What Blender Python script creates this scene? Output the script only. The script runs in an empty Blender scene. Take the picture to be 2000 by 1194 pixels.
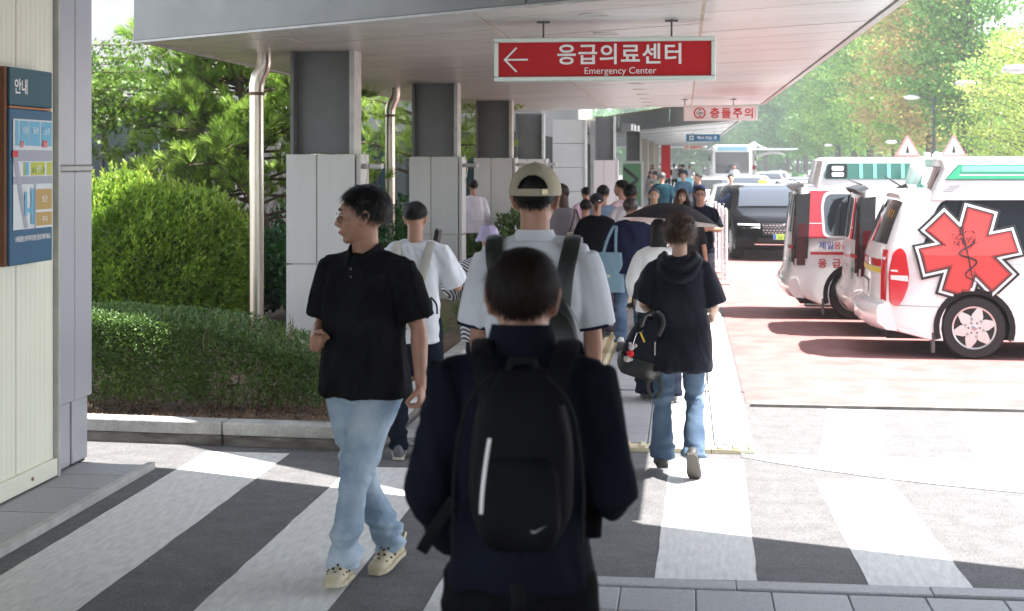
import bpy, bmesh, math, random
import numpy as np
from mathutils import Vector, Matrix, Euler

random.seed(7); RNG = np.random.default_rng(7)
R = math.radians
PI = math.pi
SC = bpy.context.scene
COL = SC.collection

# ------------------------------------------------------------------ camera, sky, sun, exposure
cam_d = bpy.data.cameras.new('camera'); cam = bpy.data.objects.new('camera', cam_d); COL.objects.link(cam)
cam.location = (0, 0, 1.85); cam.rotation_euler = (R(90), 0, math.atan(337 / 2800))
cam_d.sensor_width = 36; cam_d.lens = 50.4; cam_d.shift_x = 0; cam_d.shift_y = -0.1395
cam_d.clip_start = 0.1; cam_d.clip_end = 3000
cam_d.dof.use_dof = True; cam_d.dof.focus_distance = 9.5; cam_d.dof.aperture_fstop = 4.5
SC.camera = cam

world = bpy.data.worlds.new('World'); SC.world = world; world.use_nodes = True
wn = world.node_tree.nodes; wl = world.node_tree.links; wn.clear()
wo = wn.new('ShaderNodeOutputWorld'); wb = wn.new('ShaderNodeBackground'); ws = wn.new('ShaderNodeTexSky')
ws.sky_type = 'NISHITA'; ws.sun_disc = False; ws.sun_elevation = R(61); ws.sun_rotation = R(90)
ws.air_density = 1.0; ws.dust_density = 1.0; ws.ozone_density = 1.0
wb.inputs['Strength'].default_value = 0.15
whs = wn.new('ShaderNodeHueSaturation'); whs.inputs['Saturation'].default_value = .42
wl.new(ws.outputs[0], whs.inputs['Color']); wl.new(whs.outputs[0], wb.inputs[0]); wl.new(wb.outputs[0], wo.inputs[0])

sun_d = bpy.data.lights.new('sun', 'SUN'); sun = bpy.data.objects.new('sun', sun_d); COL.objects.link(sun)
sun_d.energy = 5.0; sun_d.angle = R(0.5); sun_d.color = (1, .96, .9)
sun.rotation_euler = (0, R(29), 0)

SC.view_settings.view_transform = 'Standard'; SC.view_settings.look = 'None'
SC.view_settings.exposure = 2.1; SC.view_settings.gamma = 1; SC.view_settings.use_curve_mapping = False
SC.render.engine = 'CYCLES'
SC.cycles.use_denoising = True
SC.cycles.max_bounces = 8; SC.cycles.diffuse_bounces = 5; SC.cycles.glossy_bounces = 3
SC.cycles.transmission_bounces = 4; SC.cycles.transparent_max_bounces = 8
SC.cycles.caustics_reflective = False; SC.cycles.caustics_refractive = False
SC.cycles.sample_clamp_indirect = 6

# ------------------------------------------------------------------ materials
def mat(name, col, rough=.6, metal=0., bump=0., bscale=60., var=0., vscale=8., stretch=(1, 1, 1), spec=None,
        col2=None, island=0., trans=0., coat=0., obj=True, detail=4., sheen=0., subs=0., randobj=0., ior=None, emis=0., thresh=None, mottled=None, speck=0.):
    m = bpy.data.materials.new(name); m.use_nodes = True
    nt = m.node_tree; n = nt.nodes; l = nt.links
    b = n['Principled BSDF']
    b.inputs['Base Color'].default_value = (*col, 1)
    b.inputs['Roughness'].default_value = rough; b.inputs['Metallic'].default_value = metal
    if spec is not None: b.inputs['Specular IOR Level'].default_value = spec
    if ior: b.inputs['IOR'].default_value = ior
    if trans: b.inputs['Transmission Weight'].default_value = trans
    if coat: b.inputs['Coat Weight'].default_value = coat; b.inputs['Coat Roughness'].default_value = .04
    if sheen: b.inputs['Sheen Weight'].default_value = sheen
    if subs:
        b.inputs['Subsurface Weight'].default_value = subs; b.inputs['Subsurface Radius'].default_value = (.02, .008, .004)
    if emis:
        b.inputs['Emission Color'].default_value = (*col, 1); b.inputs['Emission Strength'].default_value = emis
    tc = n.new('ShaderNodeTexCoord'); mp = n.new('ShaderNodeMapping'); mp.inputs['Scale'].default_value = stretch
    l.new(tc.outputs['Object'], mp.inputs[0])
    color = None
    def rgb(c):
        x = n.new('ShaderNodeRGB'); x.outputs[0].default_value = (*c, 1); return x.outputs[0]
    def mixc(fac, a, bb):
        x = n.new('ShaderNodeMix'); x.data_type = 'RGBA'
        if isinstance(fac, float): x.inputs[0].default_value = fac
        else: l.new(fac, x.inputs[0])
        l.new(a, x.inputs[6]); l.new(bb, x.inputs[7]); return x.outputs[2]
    if var or col2:
        c2 = col2 if col2 else tuple(min(1, c * (1 + var)) for c in col)
        c1 = col if col2 else tuple(c * (1 - var) for c in col)
        no = n.new('ShaderNodeTexNoise'); no.inputs['Scale'].default_value = vscale; no.inputs['Detail'].default_value = detail
        l.new(mp.outputs[0], no.inputs['Vector'])
        rp = n.new('ShaderNodeValToRGB'); rp.color_ramp.elements[0].position = thresh[0] if thresh else .32
        rp.color_ramp.elements[1].position = thresh[1] if thresh else .68
        l.new(no.outputs[0], rp.inputs[0])
        color = mixc(rp.outputs[0], rgb(c1), rgb(c2))
    if mottled:      # (scale, strength): second, finer speckle multiplied in
        no = n.new('ShaderNodeTexNoise'); no.inputs['Scale'].default_value = mottled[0]; no.inputs['Detail'].default_value = 2
        l.new(mp.outputs[0], no.inputs['Vector'])
        mr = n.new('ShaderNodeMapRange'); mr.inputs[1].default_value = .3; mr.inputs[2].default_value = .7
        mr.inputs[3].default_value = 1 - mottled[1]; mr.inputs[4].default_value = 1 + mottled[1]
        l.new(no.outputs[0], mr.inputs[0])
        if color is None: color = rgb(col)
        vm = n.new('ShaderNodeVectorMath'); vm.operation = 'SCALE'; l.new(color, vm.inputs[0]); l.new(mr.outputs[0], vm.inputs['Scale'])
        color = vm.outputs[0]
    if speck:
        no = n.new('ShaderNodeTexVoronoi'); no.inputs['Scale'].default_value = 130
        l.new(mp.outputs[0], no.inputs['Vector']); sp_ = n.new('ShaderNodeSeparateColor'); l.new(no.outputs['Color'], sp_.inputs[0])
        mr = n.new('ShaderNodeMapRange'); mr.inputs[3].default_value = 1 - speck; mr.inputs[4].default_value = 1 + speck
        l.new(sp_.outputs[0], mr.inputs[0]); vm = n.new('ShaderNodeVectorMath'); vm.operation = 'SCALE'; l.new(color, vm.inputs[0]); l.new(mr.outputs[0], vm.inputs['Scale']); color = vm.outputs[0]
    if island or randobj:
        if island:
            g = n.new('ShaderNodeNewGeometry'); src = g.outputs['Random Per Island']
        else:
            g = n.new('ShaderNodeObjectInfo'); src = g.outputs['Random']
        a = island or randobj
        mr = n.new('ShaderNodeMapRange'); mr.inputs[3].default_value = 1 - a; mr.inputs[4].default_value = 1 + a
        l.new(src, mr.inputs[0])
        if color is None: color = rgb(col)
        vm = n.new('ShaderNodeVectorMath'); vm.operation = 'SCALE'
        l.new(color, vm.inputs[0]); l.new(mr.outputs[0], vm.inputs['Scale'])
        color = vm.outputs[0]
    if color is not None: l.new(color, b.inputs['Base Color'])
    if bump:
        no = n.new('ShaderNodeTexNoise'); no.inputs['Scale'].default_value = bscale; no.inputs['Detail'].default_value = 3
        l.new(mp.outputs[0], no.inputs['Vector'])
        bp = n.new('ShaderNodeBump'); bp.inputs['Strength'].default_value = bump; bp.inputs['Distance'].default_value = .01
        l.new(no.outputs[0], bp.inputs['Height']); l.new(bp.outputs[0], b.inputs['Normal'])
    return m

def leafmat(name, col, col2, isl=.35, transl=.35):
    m = mat(name, col, .45, island=isl, col2=col2, vscale=2.2)
    nt = m.node_tree; n = nt.nodes; l = nt.links; b = n['Principled BSDF']; o = n['Material Output']
    t = n.new('ShaderNodeBsdfTranslucent'); mx = n.new('ShaderNodeMixShader'); mx.inputs[0].default_value = transl
    src = b.inputs['Base Color'].links[0].from_socket
    l.new(src, t.inputs[0]); l.new(b.outputs[0], mx.inputs[1]); l.new(t.outputs[0], mx.inputs[2]); l.new(mx.outputs[0], o.inputs[0])
    return m

# ------------------------------------------------------------------ objects
def tag(o, label=None, cat=None, group=None, kind=None):
    if label: o['label'] = label
    if cat: o['category'] = cat
    if group: o['group'] = group
    if kind: o['kind'] = kind
    return o

def empty(name, loc=(0, 0, 0), rz=0., label=None, cat=None, group=None, parent=None, kind=None):
    o = bpy.data.objects.new(name, None); o.empty_display_size = .1; COL.objects.link(o)
    o.location = loc; o.rotation_euler = (0, 0, rz); o.parent = parent
    return tag(o, label, cat, group, kind)

def put(name, mesh, parent=None, loc=(0, 0, 0), rot=(0, 0, 0), scale=None):
    o = bpy.data.objects.new(name, mesh); COL.objects.link(o); o.parent = parent
    o.location = loc; o.rotation_euler = rot
    if scale: o.scale = scale
    return o

def bevel(o, w, seg=2):
    md = o.modifiers.new('bevel', 'BEVEL'); md.width = w; md.segments = seg; md.limit_method = 'ANGLE'
    return o

class MB:
    """collects shapes, then becomes ONE mesh"""
    def __init__(s): s.v = []; s.f = []; s.m = []; s.mi = 0
    def add(s, vs, fs):
        k = len(s.v); s.v += [tuple(p) for p in vs]
        for f in fs: s.f.append([i + k for i in f]); s.m.append(s.mi)
        return s
    def box(s, c, d, rz=0., M=None):
        x, y, z = d[0] / 2, d[1] / 2, d[2] / 2
        vs = [Vector(p) for p in ((-x, -y, -z), (x, -y, -z), (x, y, -z), (-x, y, -z), (-x, -y, z), (x, -y, z), (x, y, z), (-x, y, z))]
        T = M if M else Matrix.Translation(c) @ Matrix.Rotation(rz, 4, 'Z')
        return s.add([T @ p for p in vs], [(0, 3, 2, 1), (4, 5, 6, 7), (0, 1, 5, 4), (1, 2, 6, 5), (2, 3, 7, 6), (3, 0, 4, 7)])
    def prism(s, poly, z0, z1, axis='z'):
        n = len(poly)
        f = {'z': lambda a, b, c: (a, b, c), 'y': lambda a, b, c: (a, c, b), 'x': lambda a, b, c: (c, a, b)}[axis]
        vs = [f(p[0], p[1], z0) for p in poly] + [f(p[0], p[1], z1) for p in poly]
        fs = [list(range(n))[::-1], list(range(n, 2 * n))] + [(i, (i + 1) % n, n + (i + 1) % n, n + i) for i in range(n)]
        return s.add(vs, fs)
    def loft(s, rings, cap=True, closed=False):
        n = len(rings[0]); vs = [p for r in rings for p in r]; fs = []
        for i in range(len(rings) - (0 if closed else 1)):
            a = i * n; b = ((i + 1) % len(rings)) * n
            for j in range(n): fs.append((a + j, a + (j + 1) % n, b + (j + 1) % n, b + j))
        if cap and not closed:
            fs.append(list(range(n))[::-1]); fs.append([len(vs) - n + j for j in range(n)])
        return s.add(vs, fs)
    def tube(s, pts, rad, n=8, flat=1., up=None, cap=True, closed=False):
        pts = [Vector(p) for p in pts]; N = len(pts)
        if not hasattr(rad, '__len__'): rad = [rad] * N
        rings = []; ref = Vector(up) if up else None
        for i, p in enumerate(pts):
            a = pts[(i - 1) % N] if (i > 0 or closed) else p; b = pts[(i + 1) % N] if (i < N - 1 or closed) else p
            t = (b - a).normalized() if (b - a).length > 1e-9 else Vector((0, 0, 1))
            if ref is None:
                ref = Vector((0, 0, 1)) if abs(t.z) < .9 else Vector((0, 1, 0))
            u = ref - t * ref.dot(t)
            if u.length < 1e-4: u = t.orthogonal()
            u.normalize(); w = t.cross(u)
            if up is None: ref = u
            r = rad[i]
            ra, rb = (r if hasattr(r, '__len__') else (r, r * flat))
            rings.append([p + u * (ra * math.cos(2 * PI * k / n)) + w * (rb * math.sin(2 * PI * k / n)) for k in range(n)])
        return s.loft(rings, cap, closed)
    def ball(s, c, r, nu=14, nv=9, M=None):
        rr = r if hasattr(r, '__len__') else (r, r, r); vs = []; fs = []
        T = M if M else Matrix.Identity(4); c = Vector(c)
        for i in range(1, nv):
            a = PI * i / nv
            for j in range(nu):
                b = 2 * PI * j / nu
                vs.append(T @ (c + Vector((rr[0] * math.sin(a) * math.cos(b), rr[1] * math.sin(a) * math.sin(b), rr[2] * math.cos(a)))))
        vs.append(T @ (c + Vector((0, 0, rr[2])))); vs.append(T @ (c - Vector((0, 0, rr[2]))))
        for i in range(nv - 2):
            for j in range(nu): fs.append((i * nu + j, (i + 1) * nu + j, (i + 1) * nu + (j + 1) % nu, i * nu + (j + 1) % nu))
        t = len(vs) - 2
        for j in range(nu):
            fs.append((t, j, (j + 1) % nu)); fs.append((t + 1, (nv - 2) * nu + (j + 1) % nu, (nv - 2) * nu + j))
        return s.add(vs, fs)
    def lathe(s, prof, n=24, c=(0, 0, 0), axis='z'):
        rings = []
        for r, z in prof:
            ring = []
            for k in range(n):
                a = 2 * PI * k / n; x, y = r * math.cos(a), r * math.sin(a)
                p = (x, y, z) if axis == 'z' else ((x, z, -y) if axis == 'y' else (z, x, y))
                ring.append((p[0] + c[0], p[1] + c[1], p[2] + c[2]))
            rings.append(ring)
        return s.loft(rings, True)
    def mesh(s, name, mats, smooth=None):
        me = bpy.data.meshes.new(name); me.from_pydata(s.v, [], s.f)
        for m in (mats if isinstance(mats, (list, tuple)) else [mats]): me.materials.append(m)
        if any(s.m): me.polygons.foreach_set('material_index', s.m)
        if smooth is not None:
            me.polygons.foreach_set('use_smooth', [True] * len(me.polygons))
            if smooth < 180: me.set_sharp_from_angle(angle=R(smooth))
        me.update(); return me
    def build(s, name, mats, parent=None, loc=(0, 0, 0), rot=(0, 0, 0), smooth=None, bev=0.):
        o = put(name, s.mesh(name, mats, smooth), parent, loc, rot)
        if bev: bevel(o, bev)
        return o

def copy_tree(o, parent=None):
    c = o.copy(); COL.objects.link(c); c.parent = parent
    for ch in list(o.children): copy_tree(ch, c)
    return c

def eval_mesh(me, mods, name):
    o = bpy.data.objects.new('tmp', me); COL.objects.link(o)
    for typ, kw in mods:
        md = o.modifiers.new(typ, typ)
        for k, v in kw.items(): setattr(md, k, v)
    dg = bpy.context.evaluated_depsgraph_get()
    out = bpy.data.meshes.new_from_object(o.evaluated_get(dg))
    bpy.data.objects.remove(o); bpy.data.meshes.remove(me)
    out.name = name
    return out

# text as a flat mesh; returns verts (x, y) centred and faces
def text_data(body, size, bold=0., align='CENTER', width=None, spacing=1.):
    cu = bpy.data.curves.new('txt', 'FONT'); cu.body = body; cu.size = size; cu.align_x = align; cu.align_y = 'CENTER'
    cu.offset = bold; cu.resolution_u = 3; cu.space_character = spacing
    o = bpy.data.objects.new('txt', cu); COL.objects.link(o)
    dg = bpy.context.evaluated_depsgraph_get(); me = bpy.data.meshes.new_from_object(o.evaluated_get(dg))
    v = [(p.co.x, p.co.y) for p in me.vertices]; f = [list(p.vertices) for p in me.polygons]
    bpy.data.objects.remove(o); bpy.data.curves.remove(cu); bpy.data.meshes.remove(me)
    if v and width:
        w = max(a[0] for a in v) - min(a[0] for a in v); k = width / w
        v = [(a * k, b * k) for a, b in v]
    if v and align == 'CENTER':
        cx = (max(a[0] for a in v) + min(a[0] for a in v)) / 2; cy = (max(a[1] for a in v) + min(a[1] for a in v)) / 2
        v = [(a - cx, b - cy) for a, b in v]
    return v, f

def text_on(name, body, size, m, parent, origin, ux=(1, 0, 0), uy=(0, 0, 1), bold=0., width=None, align='CENTER', sx=1., spacing=1.):
    v, f = text_data(body, size, bold, align, width, spacing); o = Vector(origin); ux = Vector(ux); uy = Vector(uy)
    b = MB(); b.add([o + ux * (p[0] * sx) + uy * p[1] for p in v], f)
    return b.build(name, m, parent)

# vectorised value noise
def _h(ix, iy, iz, seed):
    n = (ix * 374761393 + iy * 668265263 + iz * 2147483647 + seed * 1274126177) & 0xffffffff
    n = ((n ^ (n >> 13)) * 1274126177) & 0xffffffff
    return ((n ^ (n >> 16)) & 0xffff) / 65535.
def vnoise(P, seed=0):
    P = np.asarray(P); I = np.floor(P).astype(np.int64); Fr = P - I; Fr = Fr * Fr * (3 - 2 * Fr)
    out = 0
    for dx in (0, 1):
        for dy in (0, 1):
            for dz in (0, 1):
                w = (Fr[:, 0] if dx else 1 - Fr[:, 0]) * (Fr[:, 1] if dy else 1 - Fr[:, 1]) * (Fr[:, 2] if dz else 1 - Fr[:, 2])
                out = out + w * _h(I[:, 0] + dx, I[:, 1] + dy, I[:, 2] + dz, seed)
    return out * 2 - 1
def get_co(me):
    a = np.empty(len(me.vertices) * 3, dtype=np.float32); me.vertices.foreach_get('co', a); return a.reshape(-1, 3).astype(float)
def get_no(me):
    a = np.empty(len(me.vertices) * 3, dtype=np.float32); me.vertices.foreach_get('normal', a); return a.reshape(-1, 3).astype(float)
def set_co(me, a):
    me.vertices.foreach_set('co', a.astype(np.float32).ravel()); me.update()

# many small pieces (leaves, needles, chips) as one mesh
def scatter_mesh(name, tv, tf, pos, rot, scl, mats):
    tv = np.asarray(tv, float); N = len(pos); K = len(tv)
    V = np.einsum('nij,kj->nki', rot, tv) * np.asarray(scl).reshape(-1, 1, 1) + np.asarray(pos)[:, None, :]
    tfa = np.asarray(tf); M = len(tfa[0])
    Fc = (tfa[None] + (np.arange(N) * K)[:, None, None]).reshape(-1, M)
    me = bpy.data.meshes.new(name); me.vertices.add(N * K); me.vertices.foreach_set('co', V.astype(np.float32).ravel())
    nf = len(Fc); me.loops.add(nf * M); me.loops.foreach_set('vertex_index', Fc.astype(np.int32).ravel())
    me.polygons.add(nf); me.polygons.foreach_set('loop_start', (np.arange(nf) * M).astype(np.int32))
    me.polygons.foreach_set('loop_total', np.full(nf, M, np.int32))
    me.materials.append(mats); me.update(calc_edges=True); me.validate()
    return me
def rot_frames(d, spin):
    """rotation matrices whose Y axis is direction d, random spin about it"""
    d = d / np.linalg.norm(d, axis=1, keepdims=True)
    a = np.where(np.abs(d[:, 2:3]) < .9, np.array([[0, 0, 1.]]), np.array([[1., 0, 0]]))
    x = np.cross(d, a); x /= np.linalg.norm(x, axis=1, keepdims=True); z = np.cross(x, d)
    c = np.cos(spin)[:, None]; s = np.sin(spin)[:, None]
    x2 = x * c + z * s; z2 = -x * s + z * c
    return np.stack([x2, d, z2], axis=2)
# ------------------------------------------------------------------ materials of the setting
M_ASPH = mat('asphalt', (.095, .095, .10), .85, bump=.9, bscale=170, col2=(.18, .176, .178), vscale=150, detail=6, mottled=(7, .14), speck=.26)
M_STRIPE = mat('road_paint', (.58, .58, .57), .7, bump=.35, bscale=150, col2=(.74, .74, .72), vscale=14, stretch=(3, .6, 1), detail=8, mottled=(130, .09))
M_RED = mat('red_asphalt', (.235, .098, .093), .85, bump=.6, bscale=150, col2=(.30, .155, .148), vscale=3, detail=8, mottled=(120, .18))
M_BLUEP = mat('blue_paint', (.27, .50, .62), .7, bump=.3, bscale=150, var=.08)
M_GRAN = mat('granite', (.31, .315, .325), .55, bump=.12, bscale=200, col2=(.39, .395, .405), vscale=60, detail=8, randobj=.10, mottled=(240, .2))
M_GRANL = mat('granite_kerb', (.33, .33, .32), .75, bump=.5, bscale=120, col2=(.46, .46, .44), vscale=70, detail=8, mottled=(9, .15))
M_CONC = mat('dirty_concrete', (.10, .085, .075), .9, bump=.5, bscale=30, col2=(.26, .245, .225), vscale=5, detail=9, stretch=(1, 1, 3))
M_JOINT = mat('joint_mortar', (.20, .20, .195), .9)
M_CREAM = mat('cream_panel', (.76, .76, .64), .45, bump=.02, bscale=5, var=.02, vscale=3)
M_GREYP = mat('grey_panel', (.40, .41, .45), .35, metal=.15, var=.025, vscale=2, spec=.4)
M_CLAD = mat('white_cladding', (.49, .49, .475), .38, var=.05, vscale=2.6, stretch=(2.2, 2.2, .5), detail=8, randobj=.03, bump=.02, bscale=4)
M_CORE = mat('joint_sealant', (.42, .40, .36), .6)
M_STEEL = mat('painted_steel', (.115, .12, .118), .42, var=.12, vscale=3, bump=.02, bscale=8)
M_STEELL = mat('pale_steel', (.42, .42, .40), .45, var=.12, vscale=9)
M_SOFFIT = mat('soffit_panel', (.46, .455, .44), .32, col2=(.57, .565, .55), vscale=2.5, stretch=(.6, 4, 1), detail=5, randobj=.05, spec=.5)
M_SEAM = mat('joint_strip', (.42, .36, .29), .6, var=.2, vscale=12)
M_DARK = mat('dark_gap', (.03, .03, .03), .8)
M_FASC = mat('fascia_metal', (.19, .192, .183), .45, var=.10, vscale=2.5, bump=.03, bscale=3)
M_INOX = mat('stainless_steel', (.60, .57, .51), .28, metal=1., col2=(.50, .44, .36), vscale=6, stretch=(8, 8, .4), bump=.02, bscale=20)
M_RUST = mat('rusty_collar', (.22, .13, .08), .7, var=.3, vscale=30)
M_SOIL = mat('soil', (.075, .048, .032), .95, bump=1., bscale=40, col2=(.17, .12, .085), vscale=18, detail=9)
M_BARK = mat('bark', (.10, .07, .05), .9, bump=.8, bscale=40, var=.35, vscale=12, stretch=(3, 3, .6))
M_GLASSD = mat('dark_glass', (.012, .035, .04), .06, spec=.35)
M_MULL = mat('mullion', (.03, .03, .035), .4)
M_WHITEW = mat('white_wall', (.62, .60, .58), .7, var=.05, vscale=2)
M_SPECK = mat('speckled_granite', (.33, .33, .32), .5, col2=(.55, .54, .53), vscale=90, detail=6, mottled=(2, .06))
M_SIGNR = mat('sign_red', (.46, .006, .012), .4, spec=.3)
M_SIGNW = mat('sign_white', (.78, .78, .78), .35)
M_SIGNF = mat('sign_frame', (.60, .66, .62), .3, metal=.3)
M_TXTW = mat('white_lettering', (.80, .80, .80), .5)
M_TXTR = mat('red_lettering', (.55, .02, .03), .5)
M_BLK = mat('black_plastic', (.012, .012, .013), .5)
M_LAMP = mat('lamp_glass', (.85, .84, .80), .3, emis=.25)
M_TACTL = mat('sunlit_tactile', (.60, .53, .36), .7, var=.1)  # paler copy of the tactile yellow, sun glare put into its colour
M_TACT = mat('tactile_yellow', (.50, .39, .19), .7, col2=(.44, .36, .21), vscale=6, detail=6, bump=.2, bscale=90)

# ------------------------------------------------------------------ ground
def sheet(name, poly, z, m, kind='structure', parent=None, th=None):
    b = MB(); b.add([(x, y, z) for x, y in poly], [list(range(len(poly)))]); o = b.build(name, m, parent)
    if kind and parent is None: o['kind'] = kind
    return o
sheet('ground', [(-400, -40), (400, -40), (400, 900), (-400, 900)], 0, M_ASPH)
sheet('red_road', [(.47, 11.12), (60, 10.6), (60, 34), (.47, 34)], .003, M_RED)

cw = empty('crosswalk', (0, 0, 0), kind='structure')
def wob_strip(x0, x1, y0, y1, seed, z=.002, parent=cw, name='stripe', sk=0., m=None):
    rg = random.Random(seed); n = max(4, int((y1 - y0) / .16)); L = []; Rr = []
    for i in range(n + 1):
        y = y0 + (y1 - y0) * i / n; dx = sk * (i / n)
        L.append((x0 + dx + rg.uniform(-.004, .004), y + (0 if 0 < i < n else rg.uniform(-.02, .02)), z)); Rr.append((x1 + dx + rg.uniform(-.004, .004), y, z))
    b = MB(); b.add(L + Rr, [(i, n + 1 + i, n + 2 + i, i + 1) for i in range(n)])
    return b.build(name, m or M_STRIPE, parent)
wob_strip(-3.04, -2.49, 3.6, 8.88, 1)
wob_strip(-2.01, -1.46, 3.6, 8.55, 2)
wob_strip(-1.07, -.55, 5.0, 8.3, 3)
wob_strip(-.13, .32, 6.42, 9.02, 4, sk=.04)
wob_strip(.80, 1.245, 6.40, 8.55, 5, sk=-.05)
wob_strip(.84, 1.25, 9.22, 10.95, 6, sk=.22)
wob_strip(1.78, 2.23, 6.9, 8.2, 7, sk=-.02)
wob_strip(1.80, 2.22, 9.22, 10.9, 8, sk=.2)
wob_strip(2.75, 3.2, 6.9, 8.0, 9); wob_strip(2.8, 3.2, 9.3, 10.8, 10, sk=.2)
# the curved blue lane band with white borders that sweeps across the crossing
band = []
for i in range(25):
    t = i / 24; x = .36 + 3.3 * t; lo = 9.10 - 1.15 * (1 - math.exp(-2.2 * t)) - .15 * t; band.append((x, lo, 9.24 + .05 * t))
b = MB(); b.add([(x, a + .10, .0045) for x, a, c in band] + [(x, c - .05, .0045) for x, a, c in band], [(i, i + 1, 26 + i, 25 + i) for i in range(24)])
b.build('blue_lane_band', M_BLUEP, cw)
b = MB(); b.add([(x, a, .006) for x, a, c in band] + [(x, a + .10, .006) for x, a, c in band] + [(x, a, -.01) for x, a, c in band], [(i, i + 1, 26 + i, 25 + i) for i in range(24)] + [(50 + i, 51 + i, i + 1, i) for i in range(24)])
b.build('lane_border', M_STRIPE, cw)

# channel / level joint between crossing and red road
b = MB(); b.box((10.5, 11.03, .012), (20, .06, .02)); o = b.build('drain_channel', M_CONC); o['kind'] = 'structure'

# foreground kerb and granite paving
fk = empty('foreground_pavement', (0, 0, 0), kind='structure')
def slab(name, x0, x1, y0, y1, z, h, m, parent, gap=.004, bev=.004, mesh_cache={}):
    key = (round(x1 - x0, 3), round(y1 - y0, 3), h, m.name, gap)
    if key not in mesh_cache:
        bb = MB(); bb.box((0, 0, 0), (x1 - x0 - gap, y1 - y0 - gap, h)); mesh_cache[key] = bb.mesh(name, m)
    o = put(name, mesh_cache[key], parent, ((x0 + x1) / 2, (y0 + y1) / 2, z - h / 2))
    if bev: bevel(o, bev, 1)
    return o
for i in range(6): slab('kerb_stone', -.62 + i * .82 + .02, -.62 + (i + 1) * .82 + .02, 6.18 + .008 * i, 6.30 + .008 * i, .035, .08, M_GRAN, fk)
for r_ in range(3):
    for i in range(15): slab('paving_slab', -.59 + i * .318, -.59 + (i + 1) * .318, 5.85 - r_ * .318, 6.165 - r_ * .318, .03, .06, M_GRAN, fk)
sheet('bed', [(-.6, 5.2), (4.2, 5.2), (4.2, 6.30), (-.6, 6.28)], .008, M_JOINT, None, fk)

# left granite apron under the wall
la = empty('left_pavement', (0, 0, 0), kind='structure')
ys = [5.2, 5.85, 6.5, 7.12, 7.68, 8.02, 8.33]
for a, c in zip(ys[:-1], ys[1:]): slab('paving_slab', -3.75, -3.225, a, c, .028, .05, M_GRAN, la)
for a, c in zip(ys[:-1], ys[1:]): slab('paving_slab', -4.3, -3.75, a, c, .028, .05, M_GRAN, la)
b = MB(); b.box((-3.2, 6.8, .015), (.045, 3.1, .05)); b.build('edge_strip', M_STEELL, la)

# sidewalk with pavers
sw = empty('sidewalk', (0, 0, 0), kind='structure')
sheet('bed', [(-1.95, 9.2), (.45, 9.2), (.47, 100), (-1.95, 100)], .008, M_JOINT, None, sw)
n_p = 0
edges = [-1.9, -1.45, -1.02, -.68, -.24, .19]
y = 9.36
rw = 0
while y < 21 and n_p < 280:
    h = .30
    for i in range(5):
        if i == 2 and y > 11.5: continue
        slab('paver', edges[i], edges[i + 1], y, y + h, .03, .04, M_GRAN, sw, gap=.005); n_p += 1
    y += h; rw += 1
for i in range(15): slab('kerb_stone', .191, .43, 9.36 + i * .8, 9.36 + (i + 1) * .8, .034, .05, M_GRANL, sw)
sheet('far_paving', [(-3.4, 21.36), (.43, 21.36), (.43, 100), (-3.4, 100)], .028, M_GRAN, None, sw)
for i in range(40):
    slab('tactile_paver', -1.02, -.68, 11.7 + i * .3, 12.0 + i * .3, .03, .04, M_TACT, sw, gap=.006, bev=0)
b = MB()
for k in range(4): b.box((-.98 + k * .087, 17.7, .033), (.028, 11.9, .012))
b.build('tactile_ridges', mat('tactile_ridge', (.66, .60, .44), .6), sw)
for i in range(7): slab('tactile_paver', -1.45 + i * .27, -1.18 + i * .27, 9.20, 9.35, .026, .04, M_TACTL, sw, gap=.006, bev=0)
b = MB()
for k in range(20): b.box((-1.44 + k * .098, 9.275, .034), (.03, .13, .012))
b.build('tactile_ridges', bpy.data.materials['tactile_ridge'], sw)
b = MB(); b.box((-.7, 11.5, .032), (2.35, .018, .004)); b.build('level_joint', M_DARK, sw)

# ------------------------------------------------------------------ planter
pk = empty('planter_kerb', (0, 0, 0), kind='structure')
def stone_between(p, q, w, z0, z1, m, name, parent, side=1):
    p = Vector((*p, 0)); q = Vector((*q, 0)); d = (q - p).normalized(); nrm = Vector((-d.y, d.x, 0)) * w * side
    b = MB(); pl = [p + d * .004, q - d * .004, q - d * .004 + nrm, p + d * .004 + nrm]
    if side < 0: pl = pl[::-1]
    b.prism([(v.x, v.y) for v in pl], z0, z1); o = b.build(name, m, parent); bevel(o, .012, 2); return o
fl = [(-5.9, 9.22), (-4.7, 9.16), (-3.0, 9.06), (-2.08, 9.0), (-1.93, 9.12), (-1.93, 10.2), (-1.95, 11.4), (-1.97, 12.6), (-1.97, 13.8), (-1.97, 15.), (-1.97, 16.2), (-1.97, 17.4), (-1.97, 18.6), (-1.97, 20)]
for a, c in zip(fl[:-1], fl[1:]):
    stone_between(a, c, .15, .07, .158, M_GRANL, 'kerb_stone', pk)
    a2 = (a[0], a[1]); stone_between((a[0] + (.0), a[1] + .015) if a[1] < 9.3 and a[0] < -2.1 else (a[0] - .012, a[1] + .012), (c[0], c[1] + .015) if c[0] < -2.1 else (c[0] - .012, c[1] + .012), .13, -.05, .068, M_CONC, 'base_course', pk)
nx, ny = 60, 70; vs = []; fs = []
for j in range(ny + 1):
    for i in range(nx + 1):
        x = -12 + (10.0) * i / nx; yy = 9.12 + (24) * (j / ny) ** 1.3; vs.append((x, yy, 0))
P = np.array(vs); P[:, 2] = .125 + .03 * vnoise(P * 2.1, 3) + .012 * vnoise(P * 9, 4) + .006 * vnoise(P * 25, 5)
for j in range(ny):
    for i in range(nx): a = j * (nx + 1) + i; fs.append((a, a + 1, a + nx + 2, a + nx + 1))
b = MB(); b.add(P.tolist(), fs); o = b.build('planter_soil', M_SOIL, smooth=180); o['kind'] = 'structure'

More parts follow.
